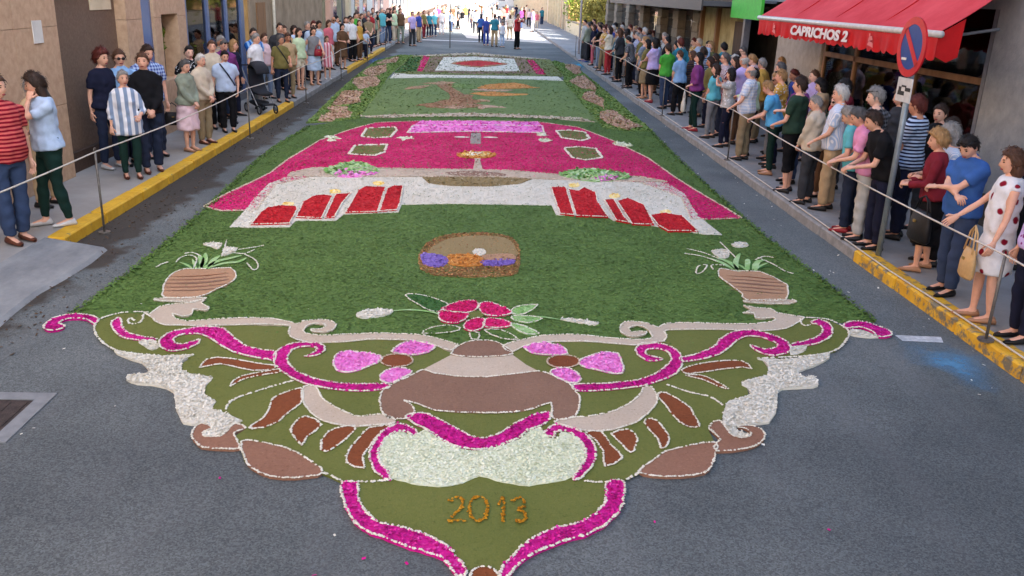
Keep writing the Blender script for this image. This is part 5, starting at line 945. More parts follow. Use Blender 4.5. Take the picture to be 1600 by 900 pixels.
def hand(wr, d, side_sign, s, nrm, seg=5, curl=.5):
    d = d/np.linalg.norm(d); nrm = nrm-d*(nrm@d); nrm /= np.linalg.norm(nrm)+1e-9; lat = np.cross(d, nrm)*side_sign
    V = []; Fc = []
    def add(t):
        k = sum(len(v) for v in V); V.append(t[0]); Fc.extend([tuple(i+k for i in f) for f in t[1]])
    add(tube([wr-d*.02*s, wr+d*.02*s, wr+d*.06*s, wr+d*.088*s], [.024*s, .034*s, .041*s, .038*s], [.02*s, .017*s, .015*s, .012*s], side=lat, seg=8))
    for i, (off, ln) in enumerate(((.030, .066), (.010, .076), (-.010, .071), (-.029, .056))):
        b = wr+d*.084*s+lat*off*s; c1 = curl*(1+.12*i); p1 = b+(d*math.cos(c1)+nrm*math.sin(c1))*ln*.5*s; c2 = c1*2.1; p2 = p1+(d*math.cos(c2)+nrm*math.sin(c2))*ln*.5*s
        add(tube([b-d*.012*s, b, p1, p2], [.0095*s, .0095*s, .009*s, .0072*s], seg=seg))
    b = wr+d*.022*s+lat*.03*s; p1 = b+(d*.6+lat*.62+nrm*.25)*.042*s; p2 = p1+(d*.8+lat*.15+nrm*.4)*.034*s
    add(tube([b-lat*.012*s, b, p1, p2], [.013*s, .0125*s, .011*s, .0085*s], seg=seg))
    return np.concatenate(V), Fc
def head_shape(dx, dy, dz):
    """unit directions -> head surface offsets, face toward -y"""
    f = np.clip(-dy, 0, 1); rx = np.full_like(dx, .073); ry = np.where(dy > 0, .098, .088); rz = np.where(dz > 0, .116, .118)
    low = np.clip(-dz, 0, 1); rx = rx*(1-.30*low**1.6); x = dx*rx; y = dy*ry; z = dz*rz
    y = np.where(dy > 0, y*(1-.25*low), y*(1+.06*low))
    y = y-.024*np.exp(-(dx/.15)**2-((dz+.16)/.17)**2)*f**2-.008*np.exp(-(dx/.10)**2-((dz-.06)/.2)**2)*f
    y = y+.010*np.exp(-((np.abs(dx)-.38)/.15)**2-((dz-.10)/.10)**2)*f-.005*np.exp(-((np.abs(dx)-.32)/.3)**2-((dz-.28)/.09)**2)*f
    y = y-.010*np.exp(-(dx/.32)**2-((dz+.86)/.2)**2)*f-.004*np.exp(-(dx/.25)**2-((dz+.5)/.09)**2)*f
    x = x+np.sign(dx)*.004*np.exp(-((np.abs(dx)-.7)/.25)**2-((dz+.1)/.25)**2)*f
    return x, y, z
def sphere_dirs(nu, nv):
    D = []
    for j in range(nv+1):
        t = math.pi*j/nv
        for i in range(nu): p = 2*math.pi*i/nu; D.append((math.sin(t)*math.sin(p), -math.sin(t)*math.cos(p), math.cos(t)))
    Fc = [(j*nu+i, (j+1)*nu+i, (j+1)*nu+(i+1) % nu, j*nu+(i+1) % nu) for j in range(nv) for i in range(nu)]
    return np.array(D), Fc
def hair_shell(style, nu, nv, rng, thick=.018):
    D, Fc = sphere_dirs(nu, nv); dx, dy, dz = D.T; az = np.abs(np.arctan2(dx, -dy))
    if style == 'bald': line = np.interp(az, [0, .9, 1.2, 1.6, 2.0, 3.2], [2, 2, .25, -.1, -.5, -.6]); top = np.interp(az, [0, 1.1, 1.4, 3.2], [0, .3, .45, .5])
    else: line = np.interp(az, [0, .6, 1.0, 1.25, 1.45, 1.75, 2.1, 3.2], [.60, .58, .46, .22, -.12, .02 if style in ('short', 'crop') else -.3, -.52, -.66]); top = np.full_like(az, 2.)
    th = {'crop': .008, 'bald': .007, 'short': .016, 'curly': .032, 'bob': .024, 'long': .022, 'bun': .014, 'tail': .014, 'bouffant': .034}[style]
    cov = np.clip((dz-line)/.10+.5, 0, 1)*np.clip((top-dz)/.1+.5, 0, 1)
    x, y, z = head_shape(dx, dy*.999, dz); P = np.c_[x, np.where(dy < 0, dy*.09, y), z]
    n = D.copy(); off = cov*th-(1-cov)*.03
    amp = {'curly': .011, 'bouffant': .009, 'bob': .006, 'long': .006}.get(style, .004)
    off = off+amp*cov*(np.sin(dx*17+rng.random()*6)+np.sin(dy*19+rng.random()*6)*.8+np.sin(dz*21+dx*9+rng.random()*6)*.7+rng.normal(0, .5, len(D)))*.6
    P = P+n*off[:, None]; P[:, 2] += cov*np.clip(dz, 0, 1)*th*.3
    return P, Fc
def person(label, pos, h, face, sex='m', top=('white', 'short', None), bot=('trousers', 'denim'), hair=('short', 'brown'), pose='down', lean=0, turn=0, nod=0, skin='fair', shoe='black', belly=0.02, wide=1.13, lod=0, cap=None, group=None, stance=.10, step=0.0, hem=None, shades=None, strap=None, hands=None):
    rng = np.random.default_rng(abs(hash(label)) % (2**31) if False else sum(ord(c)*(i+1) for i, c in enumerate(label)) % (2**31))
    turn = turn+rng.normal(0, 9); nod = nod+rng.uniform(-2, 9); stance = stance*rng.uniform(.8, 1.35); step = step+rng.normal(0, .035); face = face+rng.normal(0, 6)
    s = h/1.72; fem = sex == 'f'; g = .0
    root = empty('person', pos, math.radians(face), label, 'person', group)
    piv = np.array([0, 0, .98]); la = math.radians(lean)
    def Lp(p):
        t = min(max((p[2]-.92)/.28, 0), 1); return rotx(p, piv, la*t) if lean else np.array(p, float)
    sw = (.182 if not fem else .160)*wide; shz = 1.405
    tors = [(.80, .135, .105, .005), (.90, .165, .118, .01), (.98, .162, .112, .005), (1.07, .146 if not fem else .13, .102, 0), (1.18, .158 if not fem else .142, .110, -.005), (1.29, .176 if not fem else .152, .116, -.004), (1.36, .178 if not fem else .155, .108, .0), (1.40, .150 if not fem else .132, .092, .008), (1.438, .112 if not fem else .096, .076, .014), (1.475, .070 if not fem else .062, .064, .010)]
    def torso(inf, z0, z1, flare=0, seg=14):
        P = []; A = []; B = []
        zs = [t[0] for t in tors]; zz_ = [z for z in np.linspace(z0, z1, 11)]
        for z in zz_:
            a = np.interp(z, zs, [t[1] for t in tors])*wide; b = np.interp(z, zs, [t[2] for t in tors])*(.5+.5*wide); y = np.interp(z, zs, [t[3] for t in tors])
            bb = belly*math.exp(-((z-1.06)/.13)**2); fl = flare*max(0, (1.1-z)/.3)
            P.append(Lp((0, y-bb*.6, z))*s); A.append((a+inf+fl+bb*.35)*s); B.append((b+inf+fl*.8+bb*.6)*s)
        return tube(P, A, B, side=(1, 0, 0), seg=seg, cap=.15)
    # legs
    legs = []
    for sg in (1, -1):
        hp = np.array([sg*.088*wide, .005, .88]); ft = np.array([sg*stance, sg*step, .085]); kn = (hp+ft)/2+np.array([sg*.006, -.022-abs(step)*.15, .02])
        legs.append((hp, kn, ft))
    def leg(sg, inf, upto=1.0, loose=0):
        hp, kn, ft = legs[0 if sg > 0 else 1]
        pts = [hp+(0, 0, .02), hp*.75+kn*.25, hp*.4+kn*.6, kn, kn*.7+ft*.3, kn*.35+ft*.65, ft]
        r = [.078, .088 if not fem else .092, .070, .056, .058, .050, .037]
        L_ = []; R_ = []
        tt = [0, .2, .38, .5, .65, .83, 1.0]
        for p, q, t in zip(pts, r, tt):
            if t <= upto+1e-6: L_.append(p); R_.append(q)
        if upto < 1:
            k = len(L_); t0, t1 = tt[k-1], tt[k] if k < 7 else 1; f = (upto-t0)/(t1-t0); 
            if k < 7 and f > .05: L_.append(pts[k-1]*(1-f)+pts[k]*f); R_.append(r[k-1]*(1-f)+r[k]*f)
        L_ = [p*s for p in L_]; R_ = [(q+inf+loose*max(0, t-.3))*s for q, t in zip(R_, tt+[1])]
        return tube(L_, R_, seg=10, cap=.2)
    arms = []
    hd_ = hands or POSE[pose]
    for sg, tg in ((1, hd_[0]), (-1, hd_[1])):
        if pose in ('down', 'pocket', 'bag', 'behind') and not hands: tg = (tg[0]+rng.normal(0, .02), tg[1]+rng.normal(-.04, .07), tg[2]+abs(rng.normal(0, .03)))
        sh = Lp((sg*sw*.97, .010, shz-.047)); tg = np.array(tg, float)
        if pose in ('down', 'pocket', 'hipL') and lean: tg = tg+np.array([0, -math.sin(la)*.3, 0])
        if pose in ('fold', 'camera', 'chin', 'hold', 'bag') and lean: tg = Lp(tg)
        el, wr = bone_ik(sh, tg, .285, .245, (sg*.55, .55, -.45) if pose not in ('fold', 'front', 'camera') else (sg*.8, -.35 if pose == 'fold' else .15, -.5)); arms.append((sh, el, wr))
    def arm(i, inf, frac=1.0, seg=8):
        sh, el, wr = arms[i]; inn = sh*np.array([.66, 1, 1])+np.array([0, 0, .022])
        pts = [inn, sh, sh*.45+el*.55, el, el*.6+wr*.4, wr]; r = [.050, .055 if not fem else .048, .046 if not fem else .041, .040 if not fem else .036, .036, .026]; t = [-.1, 0, .28, .54, .72, 1.0]
        P = []; R_ = []
        for k in range(6):
            if t[k] <= frac: P.append(pts[k]); R_.append(r[k])
        k = len(P)
        if k < 6: f = (frac-t[k-1])/(t[k]-t[k-1]); P.append(pts[k-1]*(1-f)+pts[k]*f); R_.append(r[k-1]*(1-f)+r[k]*f)
        return tube([p*s for p in P], [(q*(.92+.08*wide)+inf)*s for q in R_], seg=seg, cap=.25)
    # head frame
    neck = Lp((0, .004, 1.46)); hc0 = Lp((0, -.012, 1.605)); ta, na = math.radians(turn), math.radians(nod+lean*.35)
    Rz = np.array([[math.cos(ta), -math.sin(ta), 0], [math.sin(ta), math.cos(ta), 0], [0, 0, 1]]); Rx = np.array([[1, 0, 0], [0, math.cos(na), -math.sin(na)], [0, math.sin(na), math.cos(na)]]); RH_ = Rz@Rx
    hc = neck+RH_@(np.array([0, -.016, .130]))
    def Hd(P): return (np.asarray(P)@RH_.T+hc)*s
    # ---- body
    q = MB(); q.add(*torso(-.006, .80, 1.475)); q.tube([neck*s-(0, 0, .03*s), (neck*.55+hc*.45)*s, (hc+RH_@np.array([0, .012, -.04]))*s], [.058*s*(.92 if fem else 1), .053*s*(.9 if fem else 1), .055*s], seg=10)
    for i in (0, 1): q.add(*arm(i, -.002))
    for sg in (1, -1): q.add(*leg(sg, -.005)); 
    for (hp, kn, ft) in legs: q.tube([np.array([ft[0], ft[1]+.045, .045])*s, np.array([ft[0], ft[1]-.04, .05])*s, np.array([ft[0]*1.08, ft[1]-.15, .032])*s], [.032*s, .038*s, .036*s], [.036*s, .034*s, .018*s], side=(1, 0, 0), seg=8)
    if fem:
        for sg in (1, -1): q.add(*ball(Lp((sg*.068, -.085, 1.25))*s, .058*s, 8, 6))
    ex = MB(); hi = lod == 0
    nu, nv = (26, 20) if hi else (14, 11) if lod == 1 else (10, 8)
    D, Fc = sphere_dirs(nu, nv); x, y, z = head_shape(*D.T); ex.add(Hd(np.c_[x, y, z]), Fc, 0)
    for sg in (1, -1):
        V, Fc = ball((sg*.073, .010, -.008), (.010, .020, .031), 8, 6); ex.add(Hd(V), Fc, 0)
        if lod < 2:
            V, Fc = ball((sg*.031, -.071, .012), (.0125, .012, .0068), 8, 6); ex.add(Hd(V), Fc, 1)
            V, Fc = ball((sg*.031, -.077, .034), (.022, .010, .004), 8, 5); ex.add(Hd(V), Fc, 3)
    if lod < 2:
        V, Fc = ball((0, -.083, -.058), (.026, .012, .009), 8, 6); ex.add(Hd(V), Fc, 2)
    for i in (0, 1):
        sh, el, wr = arms[i]; d = wr-el; sg = 1 if i == 0 else -1
        nrm = np.array([-sg*1.0, -.2, 0]) if pose in ('down', 'pocket', 'behind') else np.array([-sg*.4, .3, -1.0])
        V, Fc = hand(wr*s, d, -sg, s, nrm, 5 if hi else 4, .35 if pose == 'down' else .75); ex.add(V, Fc, 0)
    mats = [SKIN[skin], EYE, LIPS, BROW]
    def finish(nm, q, ml, vox, fold=0.0, extra=None):
        if lod < 2:
            o = q.build(nm, ml, root, smooth=True); md = o.modifiers.new('r', 'REMESH'); md.mode = 'VOXEL'; md.voxel_size = vox; md.use_smooth_shade = True
            sm = o.modifiers.new('s', 'SMOOTH'); sm.factor = .5; sm.iterations = 5 if lod == 0 else 3; REMESH.append((o, extra, fold, rng.random(6)*6.28))
        else:
            if extra:
                k = q.n; 
                for V in extra.V: q.V.append(V)
                q.F += [tuple(i+k for i in f) for f in extra.F]; q.M += extra.M
            o = q.build(nm, ml, root, smooth=True)
        return o
    vb = .0165 if lod == 0 else .024
    finish('body', q, mats, vb, 0, ex)
    # ---- clothes
    tc, sl, pat = top; tm = cloth(tc, pat); loose = .016
    kind, bc = bot[0], bot[1]; bpat = bot[2] if len(bot) > 2 else None
    dress = kind == 'dress'
    z0 = hem if hem else (.90 if fem else .87)
    if not dress or True:
        q = MB(); q.add(*torso(loose, z0 if not dress else .94, 1.452, .0 if dress else .034 if not fem else .058))
        if belly < .02:
            pass
        if fem:
            for sg in (1, -1): q.add(*ball(Lp((sg*.068, -.088, 1.25))*s, .066*s, 8, 6))
        fr = {'none': .0, 'short': .34, 'half': .55, 'three': .75, 'long': .97}[sl]
        if fr > 0:
            for i in (0, 1): q.add(*arm(i, .015 if sl != 'short' else .018, fr))
        else:
            for i in (0, 1): q.add(*arm(i, .010, .02))
        if sl != 'none' and not fem:   # collar
            q.tube([(neck-np.array([0, 0, .03]))*s, (neck+np.array([0, -.004, .022]))*s], [.075*s, .066*s], seg=10)
        if dress:
            zb = bot[1] if isinstance(bot[1], float) else .50
            P = []; A = []; B = []
            for t in np.linspace(0, 1, 7): z = 1.0+(zb-1.0)*t; P.append(np.array((0, .005, z))*s); A.append((.165+.06*t**.8)*s); B.append((.125+.06*t**.8)*s)
            q.tube(P, A, B, side=(1, 0, 0), seg=16, cap=.1)
        to = finish('dress' if dress else 'top', q, tm, vb, .0055)
    if kind in ('trousers', 'shorts', 'capri'):
        q = MB(); P = []; A = []; B = []
        for z, a, b in ((.80, .150, .118), (.88, .172, .126), (.95, .170, .120), (1.03, .152, .110)):
            bb = belly*.5*math.exp(-((z-1.06)/.13)**2); P.append(Lp((0, .006-bb*.5, z))*s); A.append((a*wide+.003+bb*.2)*s); B.append((b*(.5+.5*wide)+.002+bb*.3)*s)
        q.tube(P, A, B, side=(1, 0, 0), seg=14, cap=.2); up = {'trousers': .985, 'shorts': .40, 'capri': .72}[kind]
        for sg in (1, -1): q.add(*leg(sg, .013 if not fem else .007, up, .018 if not fem else .004))
        finish(kind if kind != 'capri' else 'trousers', q, cloth(bc, bpat), vb, .005)
    elif kind == 'skirt':
        zb = bot[3] if len(bot) > 3 else .52; q = MB(); P = []; A = []; B = []
        for t in np.linspace(0, 1, 7): z = 1.04+(zb-1.04)*t; P.append(Lp((0, .005, z))*s); A.append((.150+.075*min(1, t*1.6)**.8+.015*t)*s); B.append((.112+.06*min(1, t*1.6)**.8+.015*t)*s)
        q.tube(P, A, B, side=(1, 0, 0), seg=16, cap=.1); finish('skirt', q, cloth(bc, bpat), vb, .006)
    # ---- shoes
    for i, (hp, kn, ft) in enumerate(legs):
        q = MB(); fx, fy = ft[0], ft[1]; hgt = .05 if shoe != 'tan' else .03
        V = []
        for yy, w, zt in ((.068, .024, .6), (.05, .036, 1.15), (.0, .040, 1.25), (-.06, .045, .95), (-.12, .046, .75), (-.165, .034, .6), (-.19, .016, .45)):
            for k in range(8):
                a = 2*math.pi*k/8; V.append(((fx*1.04+w*math.cos(a))*s, (fy+yy)*s, max(.002, (.035+.036*math.sin(a))*zt if math.sin(a) > 0 else .035+.033*math.sin(a))*s))
        Fc = [(r*8+k, r*8+(k+1) % 8, (r+1)*8+(k+1) % 8, (r+1)*8+k) for r in range(6) for k in range(8)]+[tuple(range(8)), tuple(range(55, 47, -1))]
        q.add(V, Fc); q.build('shoe', SHOE[shoe], root, smooth=True)
    # ---- hair
    st, hcst = hair
    nu, nv = (36, 26) if hi else (20, 15) if lod == 1 else (12, 9)
    q = MB(); V, Fc = hair_shell(st, nu, nv, rng); q.add(Hd(V), Fc)
    if lod < 2:   # loose locks that break the outline
        D2, _ = sphere_dirs(nu, nv); rr = np.linalg.norm(V, axis=1); base_r = np.linalg.norm(np.stack(head_shape(*D2.T), 1), axis=1); ok = np.where(rr > base_r+.003)[0]; nl_ = 320 if lod == 0 else 90
        if len(ok) > 10:
            kk = rng.choice(ok, nl_); Pp = V[kk]+rng.normal(0, .006, (nl_, 3)); Dn = D2[kk]; dwn = np.array([0, .25, -1.0])-Dn*(Dn@np.array([0, .25, -1.0]))[:, None]; ln_ = rng.uniform(.015, .042, (nl_, 1))*(1.5 if st in ('curly', 'bob', 'long', 'bouffant') else 1)
            tip = Pp+dwn*ln_+Dn*rng.uniform(.001, .012, (nl_, 1))+rng.normal(0, .006, (nl_, 3)); sd_ = np.cross(Dn, dwn); sd_ /= np.linalg.norm(sd_, axis=1)[:, None]+1e-6; wd = .007 if lod == 0 else .011
            T_ = np.stack([Pp-sd_*wd, tip, Pp+sd_*wd, Pp+Dn*.006], 1).reshape(-1, 3); q.add(Hd(T_), [f for a in range(nl_) for f in ((4*a, 4*a+3, 4*a+1), (4*a+3, 4*a+2, 4*a+1))])
    if st in ('long', 'bob'):
        ln = .27 if st == 'long' else .13
        P = [Hd([[0, .030, .02]])[0], Hd([[0, .038, -.06]])[0], Hd([[0, .042, -.12]])[0]]
        if st == 'long': P += [(neck+np.array([0, .075, -.06]))*s, (neck+np.array([0, .10, -.17]))*s]
        else: P += [Hd([[0, .040, -.155]])[0]]
        n = len(P); A = ([.080, .092, .093, .095, .05] if st == 'long' else [.08, .098, .096, .055]); B = ([.062, .062, .058, .040, .018] if st == 'long' else [.062, .066, .062, .035])
        q.tube(P, [a*s for a in A], [b*s for b in B], side=RH_@np.array([1, 0, 0]), seg=16 if hi else 10)
    if st == 'bun': V, Fc = ball((0, .115, .035), (.042, .036, .04), 10, 8); q.add(Hd(V), Fc)
    if st == 'tail': q.tube([Hd([[0, .10, .04]])[0], Hd([[0, .14, -.02]])[0], Hd([[0, .135, -.12]])[0], Hd([[0, .12, -.19]])[0]], [.02*s, .03*s, .026*s, .01*s], seg=8)
    q.build('hair', HMAT[hcst], root, smooth=True)
    if cap:
        q = MB(); D, Fc = sphere_dirs(20, 14); k = D[:, 2] > .22; V = np.c_[D[:, 0]*.086, D[:, 1]*.108, np.where(k, D[:, 2], .22)*.135]; q.add(Hd(V), Fc)
        V, Fc = ball((0, -.125, .034), (.062, .06, .008), 12, 6); q.add(Hd(V), Fc); q.build('cap', cloth(cap), root, smooth=True)
    if shades:
        zz2, yy2 = (.085, -.075) if shades == 'up' else (.012, -.086); q = MB()
        for sg in (1, -1):
            V, Fc = ball((sg*.032, yy2-.012, zz2), (.027, .008, .02), 10, 6); q.add(Hd(V), Fc); q.tube([Hd([[sg*.058, yy2-.006, zz2+.006]])[0], Hd([[sg*.082, .0, zz2]])[0], Hd([[sg*.082, .03, zz2-.01]])[0]], .004*s, seg=5)
        q.tube([Hd([[-.012, yy2-.018, zz2+.005]])[0], Hd([[.012, yy2-.018, zz2+.005]])[0]], .004*s, seg=5); q.build('sunglasses', flat('dark_glasses', L(20, 18, 20), rough=.2), root, smooth=True)
    if strap:
        q = MB(); P = []
        for t in np.linspace(-.05, 1.05, 9):
            z = 1.43-.42*t; xx = -.12+.27*t; b = np.interp(z, [r[0] for r in tors], [r[2] for r in tors])+.047+belly*.6*math.exp(-((z-1.06)/.13)**2)*1.2
            P.append(Lp((xx, -b*math.sqrt(max(.1, 1-(xx/.24)**2)), z))*s)
        q.tube(P, [.016*s]*9, [.004*s]*9, side=(1, 0, .6), seg=6); q.build('strap', flat('strap_'+strap.replace(' ', '_'), CLOTH[strap]), root)
    return root, arms, s
def world_pt(root, p):
    a = root.rotation_euler.z; c, s_ = math.cos(a), math.sin(a); l = root.location
    return np.array([l[0]+c*p[0]-s_*p[1], l[1]+s_*p[0]+c*p[1], l[2]+p[2]])
def handbag(top_pt, face, col, label, w=.32, h=.24, d=.11, drop=.24, round_=False):
    """bag whose strap hangs from top_pt"""
    base = np.array(top_pt)-(0, 0, drop+h); r = empty('handbag', base, math.radians(face), label, 'handbag'); m = flat('bag_'+str(abs(hash(col)) % 999), col, rough=.55, bump=.2); q = MB()
    if round_: q.tube([(-w/2, 0, h*.55), (-w*.42, 0, h*.5), (0, 0, h*.46), (w*.42, 0, h*.5), (w/2, 0, h*.55)], [d*.2, d*.45, d*.55, d*.45, d*.2], [h*.25, h*.42, h*.48, h*.42, h*.25], side=(0, 1, 0), seg=12)
    else: q.tube([(0, 0, .004), (0, 0, h*.1), (0, 0, h*.55), (0, 0, h*.9), (0, 0, h)], [w*.42, w*.5, w*.48, w*.42, w*.38], [d*.4, d*.5, d*.48, d*.25, d*.12], side=(1, 0, 0), seg=14, cap=.05)
    q.build('pouch', m, r, smooth=True)
    for yy in (-.02, .02):
        q = MB(); q.tube([(-w*.34, yy, h*.88), (-w*.2, yy*.5, h+drop*.7), (0, 0, h+drop), (w*.2, yy*.5, h+drop*.7), (w*.34, yy, h*.88)], .008, seg=6); q.build('strap', m, r, smooth=True)
    q = MB(); q.box((-.02, -d*.52, h*.62), (.02, -d*.40, h*.7)); q.build('clasp', flat('brass', L(170, 140, 80), metal=.6), r)
    return r
def bake_people():
    bpy.context.view_layer.update(); dg = bpy.context.evaluated_depsgraph_get()
    for o, ex, fold, ph in REMESH:
        me = bpy.data.meshes.new_from_object(o.evaluated_get(dg)); n = len(me.vertices); V = np.empty(n*3); me.vertices.foreach_get('co', V); V = V.reshape(-1, 3)
        if fold:
            N = np.empty(n*3); me.vertices.foreach_get('normal', N); N = N.reshape(-1, 3); x, y, z = V.T
            a = np.sin(x*38+z*22+ph[0])*np.sin(z*16-x*9+ph[1])+.7*np.sin(z*47+y*26+np.sin(x*20+ph[2])*1.5+ph[3])*np.sin(y*21+ph[4])
            a = a*.9+.8*np.sin(z*11+x*14+ph[5])*np.sin(x*17-z*7+ph[2]); V = V+N*(fold*(a+.35)*1.35)[:, None]; me.vertices.foreach_set('co', V.ravel())
        old = o.data; mats = list(old.materials); nm = old.name
        if ex:
            nl = len(me.loops); npol = len(me.polygons); vi = np.empty(nl, int); me.loops.foreach_get('vertex_index', vi); ls = np.empty(npol, int); lt = np.empty(npol, int)
            me.polygons.foreach_get('loop_start', ls); me.polygons.foreach_get('loop_total', lt); vi = vi.tolist(); F0 = [vi[a:a+b] for a, b in zip(ls, lt)]
            EV = np.concatenate(ex.V); m2 = bpy.data.meshes.new(nm); m2.from_pydata(np.concatenate([V, EV]).tolist(), [], F0+[[i+n for i in f] for f in ex.F])
            mi_ = [0]*npol+ex.M; bpy.data.meshes.remove(me); me = m2
        me.materials.clear()
        for m in mats: me.materials.append(m)
        if ex: me.polygons.foreach_set('material_index', mi_)
        me.polygons.foreach_set('use_smooth', [True]*len(me.polygons)); o.modifiers.clear(); o.data = me; bpy.data.meshes.remove(old); me.name = nm
def who(label, ft, hy=None, h=None, z=.13, pos=None, **k):
    P = np.array([*pos, z]) if pos else at(*ft, z)
    if h is None:
        h = height_at(P, hy, 0)/(1-.00)
        h = min(max(h, 1.0 if k.pop('kid', False) else 1.54), 1.86)
    else: k.pop('kid', None)
    if k.get('group') == GR_ and P[0] < 4.86: P[0] = 4.86+.3*(P[0]-4.86)
    d = math.hypot(P[0], P[1]); k.setdefault('lod', 0 if d < 16.5 else 1 if d < 34 else 2)
    return person(label, P, h, **k)
BLKC = flat('camera_black', L(24, 24, 26), rough=.4)
GR_, GL_, GF_, GM_ = 'spectators behind the right rope', 'spectators along the left kerb', 'people in the far sunlit street', 'people standing in the road beyond the carpets'
# ---------------- right row, near to far
who('person in violet and white print top and navy trousers at the right photo edge', (1590, 532), h=1.66, face=-100, sex='f', top=('lilac', 'short', 'dots:purple'), bot=('trousers', 'navy'), hair=('bob', 'brown'), pose='down', group=GR_, shoe='black')
who('person with sunglasses on dark hair and pink shirt behind the floral dress', None, pos=(5.75, 8.0), h=1.74, face=-95, top=('rose', 'short', None), bot=('trousers', 'black'), hair=('short', 'black'), shades='up', pose='down', group=GR_)
w1 = who('woman in white dress with red flowers holding the right rope, brown hair', (1522, 500), 232, face=-118, sex='f', top=('white', 'none', 'floral:maroon'), bot=('dress', .52), hair=('bob', 'brown'), hands=((.25, -.1, .82), (-.16, -.38, .98)), turn=-6, group=GR_, shoe='tan', stance=.07)
handbag(np.array([4.62, 7.55, 1.05]), -100, L(206, 166, 112), 'tan handbag hanging from the hand of the woman in the floral dress', w=.30, h=.28, drop=.22)
who('man in blue polo with arms folded and sunglasses on his head, right kerb', (1476, 458), 205, face=-68, top=('blue', 'short', None), bot=('trousers', 'denim'), hair=('short', 'black'), shades='up', pose='fold', turn=4, nod=26, lean=3, wide=1.08, group=GR_, belly=.04)
who('woman in maroon cardigan and black skirt with curly blonde hair, right kerb', (1437, 422), 203, face=-112, sex='f', top=('maroon', 'long', None), bot=('skirt', 'black', None, .36), hair=('curly', 'blonde'), pose='hold', turn=18, nod=6, wide=1.12, group=GR_, shoe='tan', lean=6)
handbag(np.array([4.80, 8.85, 1.04]), -90, L(26, 24, 26), 'large black handbag held in front of the woman in the maroon cardigan', w=.42, h=.34, d=.16, drop=.16)
who('woman in pale patterned cardigan with light grey hair beside the maroon cardigan', None, pos=(5.25, 9.35), h=1.62, face=-105, sex='f', top=('pale blue', 'three', 'fine:white'), bot=('trousers', 'black'), hair=('bob', 'grey'), pose='hold', nod=10, group=GR_)
who('person in teal sleeveless top half hidden behind the grey haired woman', None, pos=(5.6, 10.0), h=1.60, face=-100, sex='f', top=('teal', 'short', None), bot=('trousers', 'black'), hair=('short', 'dark brown'), pose='front', group=GR_)
who('person in black t-shirt leaning both forearms on the right rope by the sign pole', (1362, 388), h=1.70, face=-104, top=('black', 'short', None), bot=('trousers', 'navy'), hair=('short', 'dark brown'), pose='lean', lean=22, nod=8, group=GR_)
who('man in bright pink polo with grey hair and pale grey trousers, right kerb', (1330, 374), h=1.68, face=-108, top=('pink', 'short', None), bot=('trousers', 'light grey'), hair=('short', 'dark grey'), pose='lean', lean=18, nod=20, group=GR_)
who('person in turquoise shirt with grey hair and jeans, stooping at the right rope', (1308, 362), 163, face=-118, top=('turquoise', 'short', None), bot=('trousers', 'dark denim'), hair=('short', 'grey'), pose='rope', lean=12, nod=22, group=GR_, belly=.04, shoe='red')
who('man in white shirt and tan trousers with white hair, right kerb', (1288, 328), 133, face=-128, top=('pale blue', 'short', 'fine:white'), bot=('trousers', 'tan'), hair=('short', 'white'), pose='ropeL', group=GR_, belly=.05, wide=1.08)
who('person in dark red shirt behind the man in tan trousers, by the pale pier', None, pos=(5.65, 13.3), h=1.74, face=-118, top=('maroon', 'short', None), bot=('trousers', 'charcoal'), hair=('short', 'black'), pose='down', group=GR_)
who('man in beige shirt and dark trousers with thin grey hair, back turned, right kerb', (1256, 318), 148, face=-140, top=('beige', 'long', None), bot=('trousers', 'charcoal'), hair=('crop', 'grey'), pose='front', turn=28, nod=8, group=GR_, wide=1.05)
who('woman in dark green top and black cropped trousers with a white jacket on her arm', (1226, 300), 120, face=-138, sex='f', top=('dark green', 'short', None), bot=('capri', 'black'), hair=('short', 'dark brown'), pose='bag', group=GR_, shoe='black')
who('woman in bright blue top with blonde hair leaning over the right rope', (1200, 272), 124, face=-112, sex='f', top=('cyan', 'short', None), bot=('trousers', 'bottle green'), hair=('short', 'blonde'), pose='lean', lean=16, nod=14, group=GR_, shoe='tan')
who('person with dark hair facing left behind the woman in bright blue', None, pos=(5.75, 16.6), h=1.74, face=-88, sex='f', top=('bottle green', 'short', None), bot=('trousers', 'navy'), hair=('short', 'dark grey'), pose='down', group=GR_)
who('man in pale blue check shirt with balding grey head and brown trousers', (1158, 250), 102, face=-118, top=('pale blue', 'short', 'plaid:white'), bot=('trousers', 'khaki'), hair=('bald', 'grey'), pose='ropeL', group=GR_, belly=.06, wide=1.06)
CAMW = who('woman with red scarf over white print top and navy trousers, camera raised', (1130, 230), 112, face=-112, sex='f', top=('light grey', 'short', 'dots:white'), bot=('trousers', 'navy'), hair=('bob', 'black'), pose='camera', strap='red', group=GR_)
who('woman in turquoise jacket and grey trousers with black hair, right kerb', (1108, 216), 104, face=-124, sex='f', top=('turquoise', 'short', None), bot=('trousers', 'grey'), hair=('bob', 'dark brown'), pose='front', group=GR_)
wp = who('woman in purple cardigan with long dark hair holding a white bag', (1080, 204), 82, face=-112, sex='f', top=('purple', 'three', None), bot=('trousers', 'bottle green'), hair=('long', 'black'), pose='bag', group=GR_, shoe='red')
handbag(np.array([4.55, 19.2, 1.02]), -100, L(214, 208, 196), 'white bag carried by the woman in the purple cardigan', w=.3, h=.3, drop=.16)
who('man in light blue shirt and black trousers with thin brown hair, right kerb', (1057, 180), 78, face=-128, top=('sky blue', 'short', None), bot=('trousers', 'black'), hair=('crop', 'brown'), pose='front', group=GR_, lean=6)
who('man in bright green t-shirt and jeans, back turned, right kerb', (1036, 170), 68, face=-150, top=('green', 'short', None), bot=('trousers', 'denim'), hair=('short', 'dark brown'), pose='front', group=GR_)
